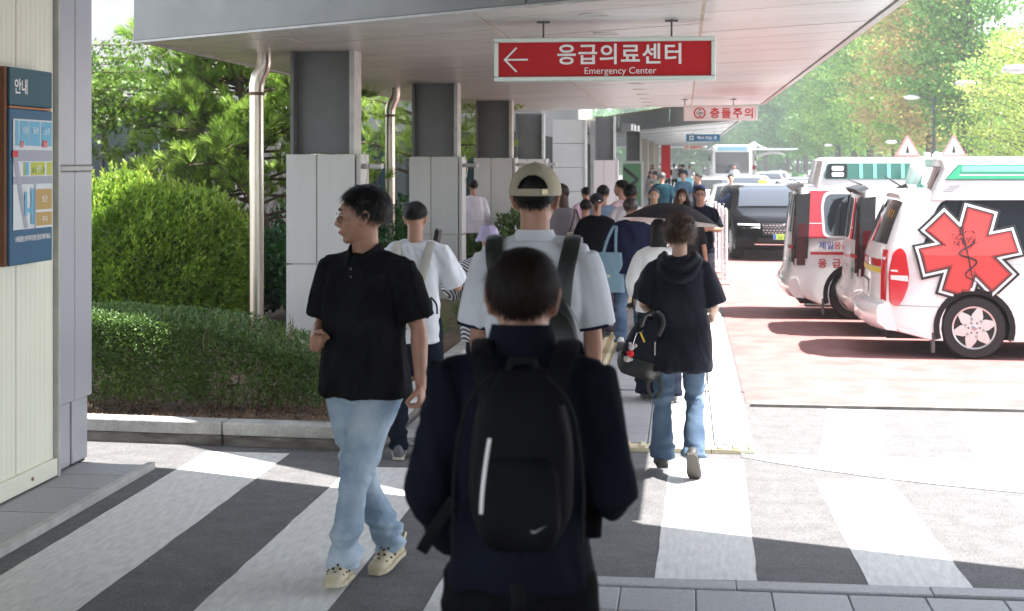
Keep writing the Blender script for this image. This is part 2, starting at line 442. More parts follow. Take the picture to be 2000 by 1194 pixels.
# ------------------------------------------------------------------ left wall with pillar
wl_ = empty('cream_wall', (-3.63, 5, 0), 0, 'cream metal clad wall filling the left edge, holding the blue map board', 'wall')
for (y0, y1) in ((4.0, 6.2), (6.2, 7.46), (7.46, 7.93)):
    b = MB(); b.box((-.25, (y0 + y1) / 2 - 5, 1.9), (.5, y1 - y0 - .006, 3.52)); o = b.build('panel', M_CREAM, wl_); bevel(o, .004, 1)
b = MB()
for k in range(65): b.box((.0003, 4.1 + k * .058 - 5, 1.9), (.0010, .003, 3.5))
b.build('panel_rib', M_CREAM, wl_)
b = MB(); b.box((-.24, .965, .09), (.53, 3.93, .10)); b.build('base_rail', M_CREAM, wl_, bev=.004)
b = MB(); b.box((-.23, 2.945, 1.85), (.52, .03, 3.64)); b.build('corner_trim', M_STEELL, wl_)
for yy in (5.9, 7.0, 7.6, 6.5):
    b = MB(); b.lathe([(.011, 0), (.011, .006), (.004, .009)], 8, axis='x'); b.build('bolt', M_RUST, wl_, (.027, yy - 5, .09), smooth=40)
pi_ = empty('grey_pillar', (-3.62, 8.2, 0), 0, 'blue grey metal clad pillar between the cream wall and the shrubs', 'pillar')
for z0, z1, xo, yo in ((.04, .42, -.02, .02), (.425, 1.80, .0, .0), (1.83, 3.6, 0, 0)):
    for y0, y1 in ((7.99, 8.205), (8.212, 8.455)):
        b = MB(); b.box((-.4 + xo, (y0 + y1) / 2 - 8.2 - yo / 2, (z0 + z1) / 2), (.8, y1 - y0 - yo, z1 - z0)); b.build('panel', M_GREYP, pi_, bev=.012)
b = MB(); b.box((-.395, .03, 1.815), (.8, .46, .028)); b.build('joint_strip', M_STEELL, pi_, bev=.004)
b = MB(); b.box((-.42, .03, 1.8), (.75, .43, 3.56)); b.build('core', M_DARK, pi_)

# map board on the wall; reads along +Y when seen from the pavement (facing +X)
bd = empty('map_board', (-3.575, 7.6, 0), 0, 'teal and blue hospital map board with orange edge fixed to the cream wall', 'sign')
M_TEAL = mat('board_teal', (.018, .085, .115), .45, spec=.3); M_BLUE = mat('board_blue', (.032, .11, .20), .45, spec=.3)
M_ORNG = mat('board_orange', (.42, .13, .03), .45); M_BRN = mat('board_side_brown', (.14, .045, .012), .5)
Y0, Y1 = -.385, .13
def bzb(y): return y
b = MB(); b.box((0, (Y0 + Y1) / 2, 2.257), (.06, Y1 - Y0, .205)); b.build('header', M_TEAL, bd, bev=.008)
b = MB(); b.box((0, (Y0 + Y1) / 2, 1.72), (.06, Y1 - Y0, .84)); b.build('plate', M_BLUE, bd, bev=.008)
b = MB(); b.box((0, (Y0 + Y1) / 2, 2.147), (.05, Y1 - Y0 - .01, .010)); b.build('divider', M_ORNG, bd)
b = MB(); b.box((-.01, Y0 - .016, 1.83), (.05, .03, 1.06)); b.build('side_frame', M_BRN, bd)
UX = (0, 1, 0); UZ = (0, 0, 1); XF = .0325
text_on('lettering', '안내', .2, M_TXTW, bd, (XF, -.26, 2.26), UX, UZ, .004, width=.15)
def bq(name, y0, y1, z0, z1, m, lay=1, poly=None):
    pl = poly or [(y0, z0), (y1, z0), (y1, z1), (y0, z1)]
    b = MB(); b.add([(XF + .0012 * lay, a, c) for a, c in pl], [list(range(len(pl)))]); b.build(name, m, bd)
M_MW = mat('map_pale', (.62, .66, .68), .5); M_MG = mat('map_grey', (.33, .35, .42), .5); M_MB = mat('map_blue', (.13, .40, .58), .5)
M_MY = mat('map_lime', (.48, .52, .06), .5); M_MO = mat('map_ochre', (.44, .29, .09), .5); M_MR = mat('map_red', (.6, .03, .05), .5); M_MGR = mat('map_green', (.2, .34, .05), .5)
ya, yb = Y0 + .03, Y1 - .015
bq('map', ya, yb, 1.49, 2.085, M_MW, 1)
W_ = yb - ya
def mq(u0, u1, v0, v1, m, lay=2): bq('map', ya + u0 * W_, ya + u1 * W_, 1.49 + v0 * .595, 1.49 + v1 * .595, m, lay)
mq(.0, 1, .62, .72, M_MG); mq(0, 1, .41, .48, M_MG)
bq('map', 0, 0, 0, 0, M_MG, 3, [(ya, 1.86), (ya + .05, 1.86), (ya + .17, 1.495), (ya + .13, 1.495)])
mq(.52, .56, 0, .41, M_MG, 4)
for u0, u1 in ((.05, .13), (.16, .39), (.41, .68), (.71, .99)): mq(u0, u1, .76, .985, M_MB)
mq(.25, .38, .49, .61, M_MY, 2); mq(.29, .38, .49, .61, M_MB, 3); mq(.44, .80, .49, .61, M_MY); mq(.86, .99, .49, .61, M_MY)
for u in (.47, .55, .68, .76): mq(u, u + .03, .51, .56, M_MGR, 4)
mq(.58, .99, .17, .36, M_MO); mq(.58, .99, .02, .145, M_MO); mq(.43, .50, .04, .37, M_MB, 5)
mq(.27, .33, .12, .34, M_MB, 5); mq(.33, .42, .15, .19, M_MB, 6)
mq(.17, .24, .745, .80, M_MR, 5); mq(.73, .86, .75, .81, M_MR, 5); mq(-.03, .10, .655, .71, M_MR, 5)
for u, v, t in ((.27, .9, '서관'), (.54, .9, '동관'), (.84, .9, '신관'), (.61, .55, '공원'), (.78, .27, '별관'), (.78, .08, '주차')):
    text_on('lettering', t, .04, M_TXTW, bd, (XF + .008, ya + u * W_, 1.49 + v * .595), UX, UZ)
for u, v in ((.205, .772), (.795, .78)): text_on('lettering', '응급', .03, M_TXTW, bd, (XF + .009, ya + u * W_, 1.49 + v * .595), UX, UZ)
text_on('lettering', '* 소아응급센터는 5번 여기에 가실 분은 신관으로 이동해 주십시오.', .03, M_TXTW, bd, (XF + .001, (ya + yb) / 2, 1.44), UX, (0, 0, 2.1), .0008, width=.44)

# ------------------------------------------------------------------ entrance canopy
SOF = 2.85; SL = -.6625       # soffit height; planks run along y = y0 + SL * x
FR = lambda x: 7.43 + SL * (x - 1.3)          # front edge
BK = lambda x: 24.9 + SL * (x - 1.3)          # back edge
cn = empty('entrance_canopy', (0, 0, 0), 0, 'long grey entrance canopy with panelled soffit above the walkway', 'canopy')
XE = [-4.41, -3.15, -1.4, .12, 1.3]
npan = 0
rows = [FR(0) + .0 + .727 * k for k in range(25)]
cache = {}
for i in range(4):
    x0, x1 = XE[i] + .012, XE[i + 1] - .012
    b = MB(); pl = [(x0, .006 + SL * x0), (x1, .006 + SL * x1), (x1, .718 + SL * x1), (x0, .718 + SL * x0)]
    b.prism(pl, 0, .03); me = b.mesh('soffit_panel', M_SOFFIT)
    for k in range(24):
        put('soffit_panel', me, cn, (0, FR(0) + .727 * k, SOF + (.0015 if (k * 7 + i * 3) % 5 == 0 else 0))); npan += 1
for x in XE[1:-1]:
    b = MB(); b.box((x, (FR(x) + BK(x)) / 2, SOF + .012), (.026, BK(x) - FR(x) - .02, .018)); b.build('joint_strip', M_SEAM, cn)
for x, s_ in ((XE[0], -1), (XE[-1], 1)):
    b = MB(); b.box((x + s_ * .02, (FR(x) + BK(x)) / 2, SOF + .035), (.05, BK(x) - FR(x), .10)); b.build('edge_trim', M_STEELL, cn)
b = MB(); b.prism([(-4.40, FR(-4.40) + .03), (1.29, FR(1.29) + .03), (1.29, BK(1.29)), (-4.40, BK(-4.40))], SOF + .05, SOF + .2); b.build('roof_slab', M_DARK, cn)
for x0, x1 in ((-4.43, -.985), (-.975, 1.34)):
    b = MB(); b.prism([(x0, FR(x0)), (x0, FR(x0) - .06), (x1, FR(x1) - .06), (x1, FR(x1))], SOF - .012, SOF + .62)
    b.build('fascia', M_FASC, cn, bev=.004)
b = MB(); b.prism([(-4.43, FR(-4.43) - .066), (1.34, FR(1.34) - .066), (1.34, FR(1.34) - .02), (-4.43, FR(-4.43) - .02)], SOF - .032, SOF - .014); b.build('drip_edge', M_STEELL, cn)
b = MB(); b.prism([(-4.46, FR(-4.46) - .08), (1.38, FR(1.38) - .08), (1.38, BK(1.38)), (-4.46, BK(-4.46))], SOF + .625, SOF + .70); b.build('roof_cover', M_FASC, cn)

# rear canopy
SOF2 = 2.86
cn2 = empty('rear_canopy', (0, 0, 0), 0, 'second grey canopy with deep fascia continuing over the far walkway', 'canopy')
b = MB(); b.prism([(-5.6, 60), (-2.1, 46.7), (1.27, 34), (1.27, 98), (-5.6, 98)], SOF2, SOF2 + .15); b.build('soffit', mat('far_soffit', (.52, .53, .53), .4, var=.06, vscale=1.2), cn2)
for k in range(12):
    yy = 36 + k * 5
    b = MB(); b.prism([(1.25, yy), (1.25, yy + .05), (-5.5, yy + .05 + 25), (-5.5, yy + 25)], SOF2 - .008, SOF2 - .002); b.build('joint_strip', M_DARK, cn2)
ang = [(-5.6, 60), (-3.9, 53.5), (-2.1, 46.7), (-.4, 40.3), (1.27, 34)]
for a, c in zip(ang[:-1], ang[1:]):
    b = MB(); b.prism([a, (a[0], a[1] - .12), (c[0] - .02, c[1] - .12), (c[0] - .02, c[1])][::-1], SOF2 - .02, SOF2 + .50); b.build('fascia', mat('far_fascia', (.33, .335, .33), .5, var=.05), cn2)
b = MB(); b.prism([(-5.6, 59.7), (1.3, 33.75), (1.3, 33.9), (-5.6, 59.9)], SOF2 + .50, SOF2 + .56); b.build('gutter', mat('gutter_beige', (.5, .42, .3), .6), cn2)
b = MB(); b.box((1.31, 66, SOF2 + .06), (.06, 64, .18)); b.build('edge_trim', M_STEELL, cn2)

# roof the photographer stands under (in shade at the bottom of the picture)
nr = empty('near_roof', (0, 0, 0), 0, 'roof slab over the near end of the crossing, shading the foreground', 'roof')
b = MB(); b.prism([(-4.6, 9.1), (-4.6, -8), (16, -8), (16, 2.4), (3.49, 6.78), (-1.06, 8.36)], 3.62, 3.85); b.build('roof_slab', M_FASC, nr)
# ceiling lights
for k in range(12):
    if 2 <= k <= 4 and False: continue
    yy = 9.65 + 1.42 * k
    o = empty('ceiling_light', (-.60, yy, SOF), 0, ('round white ceiling light nearest the front edge of the canopy' if k == 0 else 'round white ceiling light just above the red sign' if k == 1 else 'round white ceiling light beyond the red sign, %s in the row from the camera' % ['third', 'fourth', 'fifth', 'sixth', 'seventh', 'eighth', 'ninth', 'tenth', 'eleventh', 'last'][k - 2]), 'ceiling light', 'round lights in the canopy soffit')
    b = MB(); b.lathe([(.085, -.006), (.10, -.008), (.105, .0), (.085, .004)], 24); b.build('ring', M_STEELL, o, smooth=40)
    b = MB(); b.lathe([(.083, -.004), (.083, .003)], 24); b.build('lens', M_LAMP, o)

# ------------------------------------------------------------------ columns
def column(x0, x1, y, label, depth=.34, top=SOF, cladtop=1.923, zj=.94, bracket=True, base=.1, gap=.014, group='steel columns with pale cladding along the walkway', shade=None, bw=None):
    c = empty('column', ((x0 + x1) / 2, y, 0), 0, label, 'column', group)
    w = x1 - x0; h = w / 2
    fw = w - .055
    xs = (-h, -h + fw * .445, h - .055)
    for (a, e) in ((-h, -h + fw * .44), (-h + fw * .44 + gap, h - .05)):
        for (z0, z1) in ((base, zj), (zj + gap, cladtop)):
            b = MB(); b.box(((a + e) / 2, .012, (z0 + z1) / 2), (e - a, .024, z1 - z0)); b.build('cladding_panel', shade or M_CLAD, c, bev=.003)
    for (z0, z1) in ((base, zj), (zj + gap, cladtop)):
        b = MB(); b.box((h - .022, depth / 2 + .026, (z0 + z1) / 2), (.04, depth, z1 - z0)); b.build('side_panel', shade or M_CLAD, c, bev=.003)
        b = MB(); b.box((-h + .02, depth / 2 + .03, (z0 + z1) / 2), (.04, depth, z1 - z0)); b.build('side_panel', shade or M_CLAD, c, bev=.003)
    b = MB(); b.box((0, depth / 2 + .012, (base + cladtop) / 2 - .01), (w - .1, depth + .004, cladtop - base - .03)); b.build('core', M_CORE, c)
    b = MB(); b.box((-.0, depth / 2, (cladtop + .004 + top) / 2), (w - .12, .03, top - cladtop - .008)); b.build('beam_web', M_STEEL, c)
    for s_, mm in ((-1, M_STEEL), (1, M_STEELL)):  # right flange paler: light on its side is put into the colour
        b = MB(); b.box((s_ * (h - .062) - .02, depth / 2, (cladtop + top) / 2), (.03 if s_ < 0 else .045, depth - .06, top - cladtop - .004)); b.build('beam_flange', mm, c)
    if bracket:
        b = MB(); b.tube([(h, .10, cladtop - .105), (h + .2, .0, cladtop - .105)], .024, 10); b.build('bracket_arm', M_STEELL, c, smooth=40)
        b = MB(); b.tube([(h + .03 + .035 * math.sin(t * PI), .03, cladtop - .32 + .34 * t) for t in [i / 10 for i in range(11)]], (.012), 6, flat=.5); b.build('bracket_strap', M_STEELL, c, smooth=50)
    return c
for i, (y, x0, lab) in enumerate(((12.43, -3.52, 'largest and nearest steel column with pale cladding, beside the hedge'), (17.75, -3.44, 'second steel column with pale cladding, behind the man on the phone'),
        (22.8, -3.36, 'third steel column with pale cladding, left of the beige cap'), (28.9, -3.44, 'fourth steel column, half hidden behind the beige cap'))):
    column(x0, x0 + .67, y, lab)
for (px, y, lab) in ((-1.93, 30.7, 'dark steel column on a pinkish clad base right of the granite pillar'), (-1.86, 45.6, 'small far steel column on a tiled pale base beside the crowd')):
    column(px, px + .52 if y < 40 else px + .55, y, lab, bracket=False, cladtop=1.90 if y < 40 else 1.90, zj=.9 if y < 40 else 1.0, base=.03, shade=None if y > 40 else mat('pink_grey_cladding', (.46, .41, .41), .4))
gp = empty('granite_pillar', (-2.74, 33.9, 0), 0, 'speckled granite block pillar behind the beige cap', 'pillar')
for k in range(5):
    z0 = .03 + k * .57; b = MB(); b.box((0, .35, z0 + .28), (.74, .7, .56)); b.build('granite_block', M_SPECK, gp, bev=.006)
b = MB(); b.tube([(.41, .0, .03), (.41, .0, 2.86)], .045, 12); b.build('drain_pipe', M_STEELL, gp, smooth=40)
b = MB(); b.box((.75, .6, 1.44), (.5, .3, 2.82)); b.build('concrete_pier', mat('pier', (.25, .25, .245), .8, var=.15, vscale=3), gp)
bx = empty('speaker_box', (-1.22, 31.2, 2.62), 0, 'dark box with pale louvres under the soffit beside the fifth column', 'box')
b = MB(); b.box((0, 0, 0), (.28, .5, .16)); b.build('case', M_STEEL, bx, bev=.01)
for k in range(3):
    b = MB(); b.box((.10 + k * .07, -.27, -.01 - .015 * k), (.04, .02, .13)); b.build('louvre', M_SIGNW, bx)

# downpipes
def downpipe(x, y, label):
    c = empty('downpipe', (x, y, 0), 0, label, 'downpipe', 'stainless downpipes beside the canopy')
    b = MB(); b.tube([(0, 0, .15), (0, 0, 2.50)], .066, 20); b.build('pipe', M_INOX, c, smooth=50)
    b = MB(); b.tube([(0, 0, 2.50), (0.0, 0, 2.56), (.02, 0, 2.64), (.055, 0, 2.70), (.07, 0, 2.77), (.07, 0, 2.85)], [.069, .069, .069, .067, .066, .064], 20); b.build('elbow', M_INOX, c, smooth=50)
    b = MB(); b.lathe([(.067, 2.465), (.074, 2.47), (.074, 2.49), (.067, 2.495)], 20); b.build('collar', M_RUST, c, smooth=50)
downpipe(-3.89, 12.75, 'stainless downpipe nearest the camera, rising from the hedge left of the first column')
downpipe(-3.92, 18.9, 'stainless downpipe between the first and second columns')

# hanging signs
def hang_sign(label, loc, w, h, face, frame, rods, rodh, d=.09, rz=0.):
    s_ = empty('hanging_sign', loc, rz, label, 'sign')
    b = MB(); b.box((0, 0, 0), (w - .05, d, h - .05)); b.build('face_panel', face, s_)
    fr = .032
    for nm, cx, cz, sx, sz in (('frame_bar', 0, h / 2 - fr / 2, w, fr), ('frame_bar', 0, -h / 2 + fr / 2, w, fr), ('frame_bar', -w / 2 + fr / 2, 0, fr, h - 2 * fr - .002), ('frame_bar', w / 2 - fr / 2, 0, fr, h - 2 * fr - .002)):
        b = MB(); b.box((cx, 0, cz), (sx, d + .03, sz)); b.build(nm, frame, s_, bev=.006)
    for rx in rods:
        b = MB(); b.tube([(rx, 0, h / 2 - .01), (rx, 0, h / 2 + rodh)], .007, 8); b.build('hanging_rod', M_STEEL, s_)
        b = MB(); b.box((rx, 0, h / 2 + rodh - .012), (.09, .03, .012)); b.build('rod_bracket', M_STEEL, s_)
    return s_
s1 = hang_sign('large red hanging sign with white arrow reading 응급의료센터 Emergency Center', (-.56, 10.08, 2.575), 1.55, .305, M_SIGNR, M_SIGNF, (-.43, .47), .125)
YF = -.0475
text_on('lettering', '응급의료센터', .19, M_TXTW, s1, (.105, YF, .035), bold=.0035, width=.865, spacing=1.1)
text_on('lettering', 'Emergency Center', .07, M_TXTW, s1, (.115, YF, -.088), width=.50)
b = MB()
def bar2(b, p, q, w, y):
    p = Vector(p); q = Vector(q); d = (q - p).normalized(); n_ = Vector((-d.y, d.x)) * w / 2
    b.add([(v.x, y, v.y) for v in (p - n_, q - n_, q + n_, p + n_)], [(0, 1, 2, 3)])
bar2(b, (-.67, 0), (-.535, 0), .013, YF); bar2(b, (-.702, -.004), (-.615, .085), .013, YF - .0005); bar2(b, (-.702, .004), (-.615, -.085), .013, YF - .001)
bar2(b, (-.705, 0), (-.66, 0), .013, YF - .0015)
b.build('arrow', M_TXTW, s1)
s2 = hang_sign('white hanging sign with 2.8m clearance circle reading 충돌주의 in red', (.555, 22.6, 2.625), 1.14, .235, M_SIGNW, mat('white_frame', (.7, .68, .66), .4), (-.55, .2), .105)
text_on('lettering', '충돌주의', .17, M_TXTR, s2, (.17, YF - .001, 0), bold=.004, width=.66, spacing=1.25)
def disc(name, c, r0, r1, y, m, parent, n=28):
    b = MB()
    if r0 > 0:
        b.add([(c[0] + r * math.cos(2 * PI * k / n), y, c[1] + r * math.sin(2 * PI * k / n)) for r in (r0, r1) for k in range(n)], [(k, (k + 1) % n, n + (k + 1) % n, n + k) for k in range(n)])
    else: b.add([(c[0] + r1 * math.cos(2 * PI * k / n), y, c[1] + r1 * math.sin(2 * PI * k / n)) for k in range(n)], [list(range(n))])
    return b.build(name, m, parent)
disc('clearance_ring', (-.32, 0), .072, .092, YF - .001, M_TXTR, s2)
text_on('lettering', '2.8m', .07, M_BLK, s2, (-.32, YF - .002, 0), width=.11, bold=.001)
b = MB()
for sg in (1, -1): b.add([(-.32, YF - .002, sg * .066), (-.345, YF - .002, sg * .04), (-.295, YF - .002, sg * .04)], [(0, 1, 2)])
b.build('clearance_arrow', M_BLK, s2)
s3 = hang_sign('small blue hanging taxi sign reading 택시 타는 곳', (.58, 46, 2.64), 1.06, .23, mat('sign_blue', (.02, .15, .30), .4), mat('blue_frame', (.03, .17, .32), .4), (-.3, .35), .13)
text_on('lettering', '택시 타는 곳', .16, M_TXTW, s3, (.13, YF - .001, 0), width=.62, bold=.004)
b = MB(); b.box((-.36, YF, 0), (.13, .004, .13)); b.build('taxi_mark', M_TXTW, s3)
b = MB(); b.prism([(-.40, -.03), (-.32, -.03), (-.32, 0), (-.335, .035), (-.385, .035), (-.40, 0)], YF - .004, YF - .003, 'y'); b.build('taxi_mark', M_BLUE, s3)
s4 = hang_sign('far small cream hanging sign with red lettering 충돌주의', (.4, 72, 2.62), 1.0, .23, mat('sign_cream', (.75, .62, .5), .4), M_SIGNF, (-.3, .3), .12)
text_on('lettering', '충돌주의', .15, M_TXTR, s4, (.16, YF - .001, 0), width=.55, bold=.004)
disc('clearance_ring', (-.3, 0), .06, .085, YF - .001, M_TXTR, s4, 16)

# ------------------------------------------------------------------ buildings behind the planting
def glass_building(name, label, x0, x1, y, z1, npan, spandrel=None, depth=6, wallm=None, panes=None, zg=0.1):
    o = empty(name, (x0, y, 0), 0, label, 'building')
    W = x1 - x0
    b = MB(); b.box((W / 2, depth / 2 + .1, (z1 + 6) / 2), (W, depth, 6 - z1 + .001)); b.build('upper_wall', wallm or M_WHITEW, o)
    b = MB(); b.box((W / 2, depth / 2 + .2, z1 / 2), (W, depth - .1, z1)); b.build('interior', M_DARK, o)
    pw = W / npan
    for k in range(npan):
        b = MB(); b.box((k * pw + pw / 2, .05, (z1 + zg) / 2), (pw - .05, .02, z1 - zg)); b.build('pane', M_GLASSD, o)
    for k in range(npan + 1):
        b = MB(); b.box((k * pw, .03, (z1 + zg) / 2), (.05, .08, z1 - zg)); b.build('mullion', M_MULL, o)
    b = MB(); b.box((W / 2, .03, z1 + .03), (W, .14, .10)); b.build('lintel', M_MULL, o)
    return o
gb = glass_building('glass_building', 'low building with dark glass front behind the big shrub and maple', -9.6, -7.45, 21.5, 2.75, 4)
b = MB(); b.box((2.35, -.15, 1.45), (.35, .4, 2.9)); b.build('concrete_post', mat('post_grey', (.36, .34, .35), .6), gb, bev=.01)
b = MB(); b.box((2.75, .2, 1.9), (.45, .1, 3.8)); b.build('side_panel', mat('corrugated', (.5, .5, .52), .4), gb)
b = MB()
for k in range(9): b.box((1.65, .02, .3 + k * .27), (.42, .02, .012))
for k in range(4): b.box((1.47 + k * .12, .02, 1.45), (.012, .02, 2.5))
b.build('screen_grid', mat('screen', (.35, .5, .45), .5), gb)
hb = glass_building('hospital_building', 'dark glass ground floor of the hospital behind the columns', -12, -3.6, 36, 2.55, 10, wallm=mat('shaded_wall', (.3, .3, .3), .7), depth=20)
b = MB(); b.prism([(-.4, -9), (4.6, -9), (4.6, 13), (-.4, 13)], 5.0, 5.5); b.prism([(-8.4, -4), (-.41, -4), (-.41, 13), (-8.4, 13)], 6.02, 6.5); b.build('unseen_shade_slab', M_FASC, hb, (8.4, 0, 0))  # unseen slab added to shade the granite pillar between the canopies
bb2 = empty('rear_office_block', (-6.6, 30, 0), 0, 'pale distant office block glimpsed under the pine with a blue strip', 'building')
b = MB(); b.box((-3.2, 1, 1.6), (3.2, 1.8, 3.2)); b.build('wall', M_WHITEW, bb2)
b = MB(); b.box((-2.6, .06, 1.15), (1.6, .04, .16)); b.build('blue_strip', mat('strip_blue', (.03, .06, .3), .4), bb2)
for k in range(6):
    b = MB(); b.box((-4.5 + k * .5, .07, 1.75), (.36, .04, .5)); b.build('window', M_GLASSD, bb2)
# ------------------------------------------------------------------ vehicles
M_WPAINT = mat('white_paint', (.78, .77, .77), .22, coat=.6)
M_RPAINT = mat('red_paint', (.55, .02, .035), .25, coat=.6)
M_TYRE = mat('tyre', (.016, .016, .017), .75)
M_RIM = mat('alloy', (.55, .55, .56), .3, metal=.9)
M_RIMD = mat('rim_dark', (.02, .02, .022), .6)
M_WIN = mat('tinted_glass', (.015, .02, .026), .05, spec=.9, coat=.6)
M_TAIL = mat('tail_lamp', (.55, .012, .02), .12, coat=.8)
M_TAILD = mat('dark_tail_lamp', (.07, .004, .007), .2, spec=.3)
M_CLEAR = mat('clear_lens', (.7, .7, .68), .12, coat=.6)
M_GREEN = mat('green_lens', (.012, .36, .16), .10, coat=.8)
M_GREENP = mat('pale_green_lens', (.18, .62, .45), .15, coat=.8)
M_GREEND = mat('dark_green_lens', (.01, .12, .08), .10, coat=.8)
M_CHROME = mat('chrome', (.75, .75, .75), .12, metal=1)
M_BUMP = mat('grey_plastic', (.09, .09, .095), .55)
M_UNDER = mat('underbody', (.012, .012, .012), .9)

class Car:
    """a body lofted across its width from a side profile; x forward, y sideways, z up"""
    def __init__(s, prof, hw, belt, roof, tumble=.1, bulge=.12, L=4.4, zr=.05, fbulge=.15, n=9, plan=.0):
        s.__dict__.update(locals())
    def side(s, z): return s.hw * (1 - s.tumble * max(0, (z - s.belt) / (s.roof - s.belt)) - .03 * max(0, (.45 - z) / .45))
    def D(s, x, t, z, off=0):
        a = abs(t); X = x
        if x < .9: X += s.bulge * a ** 3.2 * (1 - x / .9)
        if x > s.L - 1.0: X -= s.fbulge * a ** 2.6 * ((x - (s.L - 1.0)))
        Z = z - (s.zr * a ** 7 * min(1, max(0, (z - s.belt) / .3)))
        return (X, t * s.side(z) * (1 - s.plan * max(0, (x - (s.L - 1)))**2), Z)
    def body(s, name, m, parent, smooth=38):
        ts = [-1, -.985, -.94, -.86, -.7, -.4, 0, .4, .7, .86, .94, .985, 1]; b = MB(); rings = []
        cx = s.L / 2; cz = .9
        for t in ts:
            k = 1 - (.012 if abs(t) == 1 else .003 if abs(t) > .98 else 0)
            rings.append([(lambda p: (cx + (p[0] - cx) * (1 - (1 - k) * .8), p[1], cz + (p[2] - cz) * (1 - (1 - k) * .6)))(s.D(x, t, z)) for x, z in s.prof])
        b.loft(rings, True); o = b.build(name, m, parent, smooth=smooth); return o
    def decal(s, name, poly, m, parent, off, sidey=-1, hole=None, step=.12, faces=None, pre=None):
        bm = bmesh.new()
        if faces is None:
            vs = [bm.verts.new((x, 0, z)) for x, z in poly]; bm.faces.new(vs)
        else:
            vs = [bm.verts.new((x, 0, z)) for x, z in poly]
            for f in faces:
                try: bm.faces.new([vs[i] for i in f])
                except ValueError: pass
        bm.normal_update(); bmesh.ops.triangulate(bm, faces=bm.faces[:], ngon_method='EAR_CLIP')
        x0 = min(v.co.x for v in bm.verts); x1 = max(v.co.x for v in bm.verts); z0 = min(v.co.z for v in bm.verts); z1 = max(v.co.z for v in bm.verts)
        def cut(no, c): bmesh.ops.bisect_plane(bm, geom=bm.verts[:] + bm.edges[:] + bm.faces[:], plane_co=c, plane_no=no)
        if faces is None:
            k = z0 + step
            while k < z1: cut((0, 0, 1), (0, 0, k)); k += step
            if hole:
                k = x0 + step
                while k < x1: cut((1, 0, 0), (k, 0, 0)); k += step
        if z0 < s.belt < z1: cut((0, 0, 1), (0, 0, s.belt))
        if hole:
            dl = [f for f in bm.faces if math.hypot(f.calc_center_median().x - hole[0], f.calc_center_median().z - hole[1]) < hole[2]]
            bmesh.ops.delete(bm, geom=dl, context='FACES')
        for v in bm.verts:
            z = v.co.z; v.co.y = sidey * (s.side(z) + off); v.co.z = z - s.zr * min(1, max(0, (z - s.belt) / .3))
        for f in bm.faces:
            f.normal_update()
            if f.normal.y * sidey < 0: f.normal_flip()
        me = bpy.data.meshes.new(name); bm.to_mesh(me); bm.free(); me.materials.append(m)
        return put(name, me, parent)
    def slope(s, name, pts, t0, t1, m, parent, off=.006, n=14, th=.004):
        """panel that follows profile points pts between width fractions t0..t1"""
        b = MB(); g = []
        for i in range(n + 1):
            t = t0 + (t1 - t0) * i / n; row = []
            for k, (x, z) in enumerate(pts):
                q = pts[min(k + 1, len(pts) - 1)]; p = pts[max(k - 1, 0)]; dx, dz = q[0] - p[0], q[1] - p[1]; L = math.hypot(dx, dz) or 1
                row.append(s.D(x - dz / L * off, t, z + dx / L * off))
            g.append(row)
        K = len(pts); vs = [p for r in g for p in r]
        b.add(vs, [(i * K + k, (i + 1) * K + k, (i + 1) * K + k + 1, i * K + k + 1) for i in range(n) for k in range(K - 1)])
        return b.build(name, m, parent, smooth=60)

def arch(cx, cz, r, z0, n=12, rev=False):
    a0 = math.asin(max(-1, min(1, (z0 - cz) / r))); pts = [(cx + r * math.cos(a0 + (PI - 2 * a0) * i / n), cz + r * math.sin(a0 + (PI - 2 * a0) * i / n)) for i in range(n + 1)]
    return pts            # runs from front (+x) to rear (-x)

def strip_poly(pts, w):
    """closed outline of a flat stroke"""
    L = []; Rr = []
    N = len(pts)
    for i, p in enumerate(pts):
        a = pts[max(0, i - 1)]; c = pts[min(N - 1, i + 1)]; d = Vector((c[0] - a[0], c[1] - a[1])).normalized(); n_ = Vector((-d.y, d.x))
        ww = w[i] if hasattr(w, '__len__') else w
        L.append((p[0] + n_.x * ww / 2, p[1] + n_.y * ww / 2)); Rr.append((p[0] - n_.x * ww / 2, p[1] - n_.y * ww / 2))
    v = L + Rr; f = [(i, i + 1, N + i + 1, N + i) for i in range(N - 1)]
    return v, f

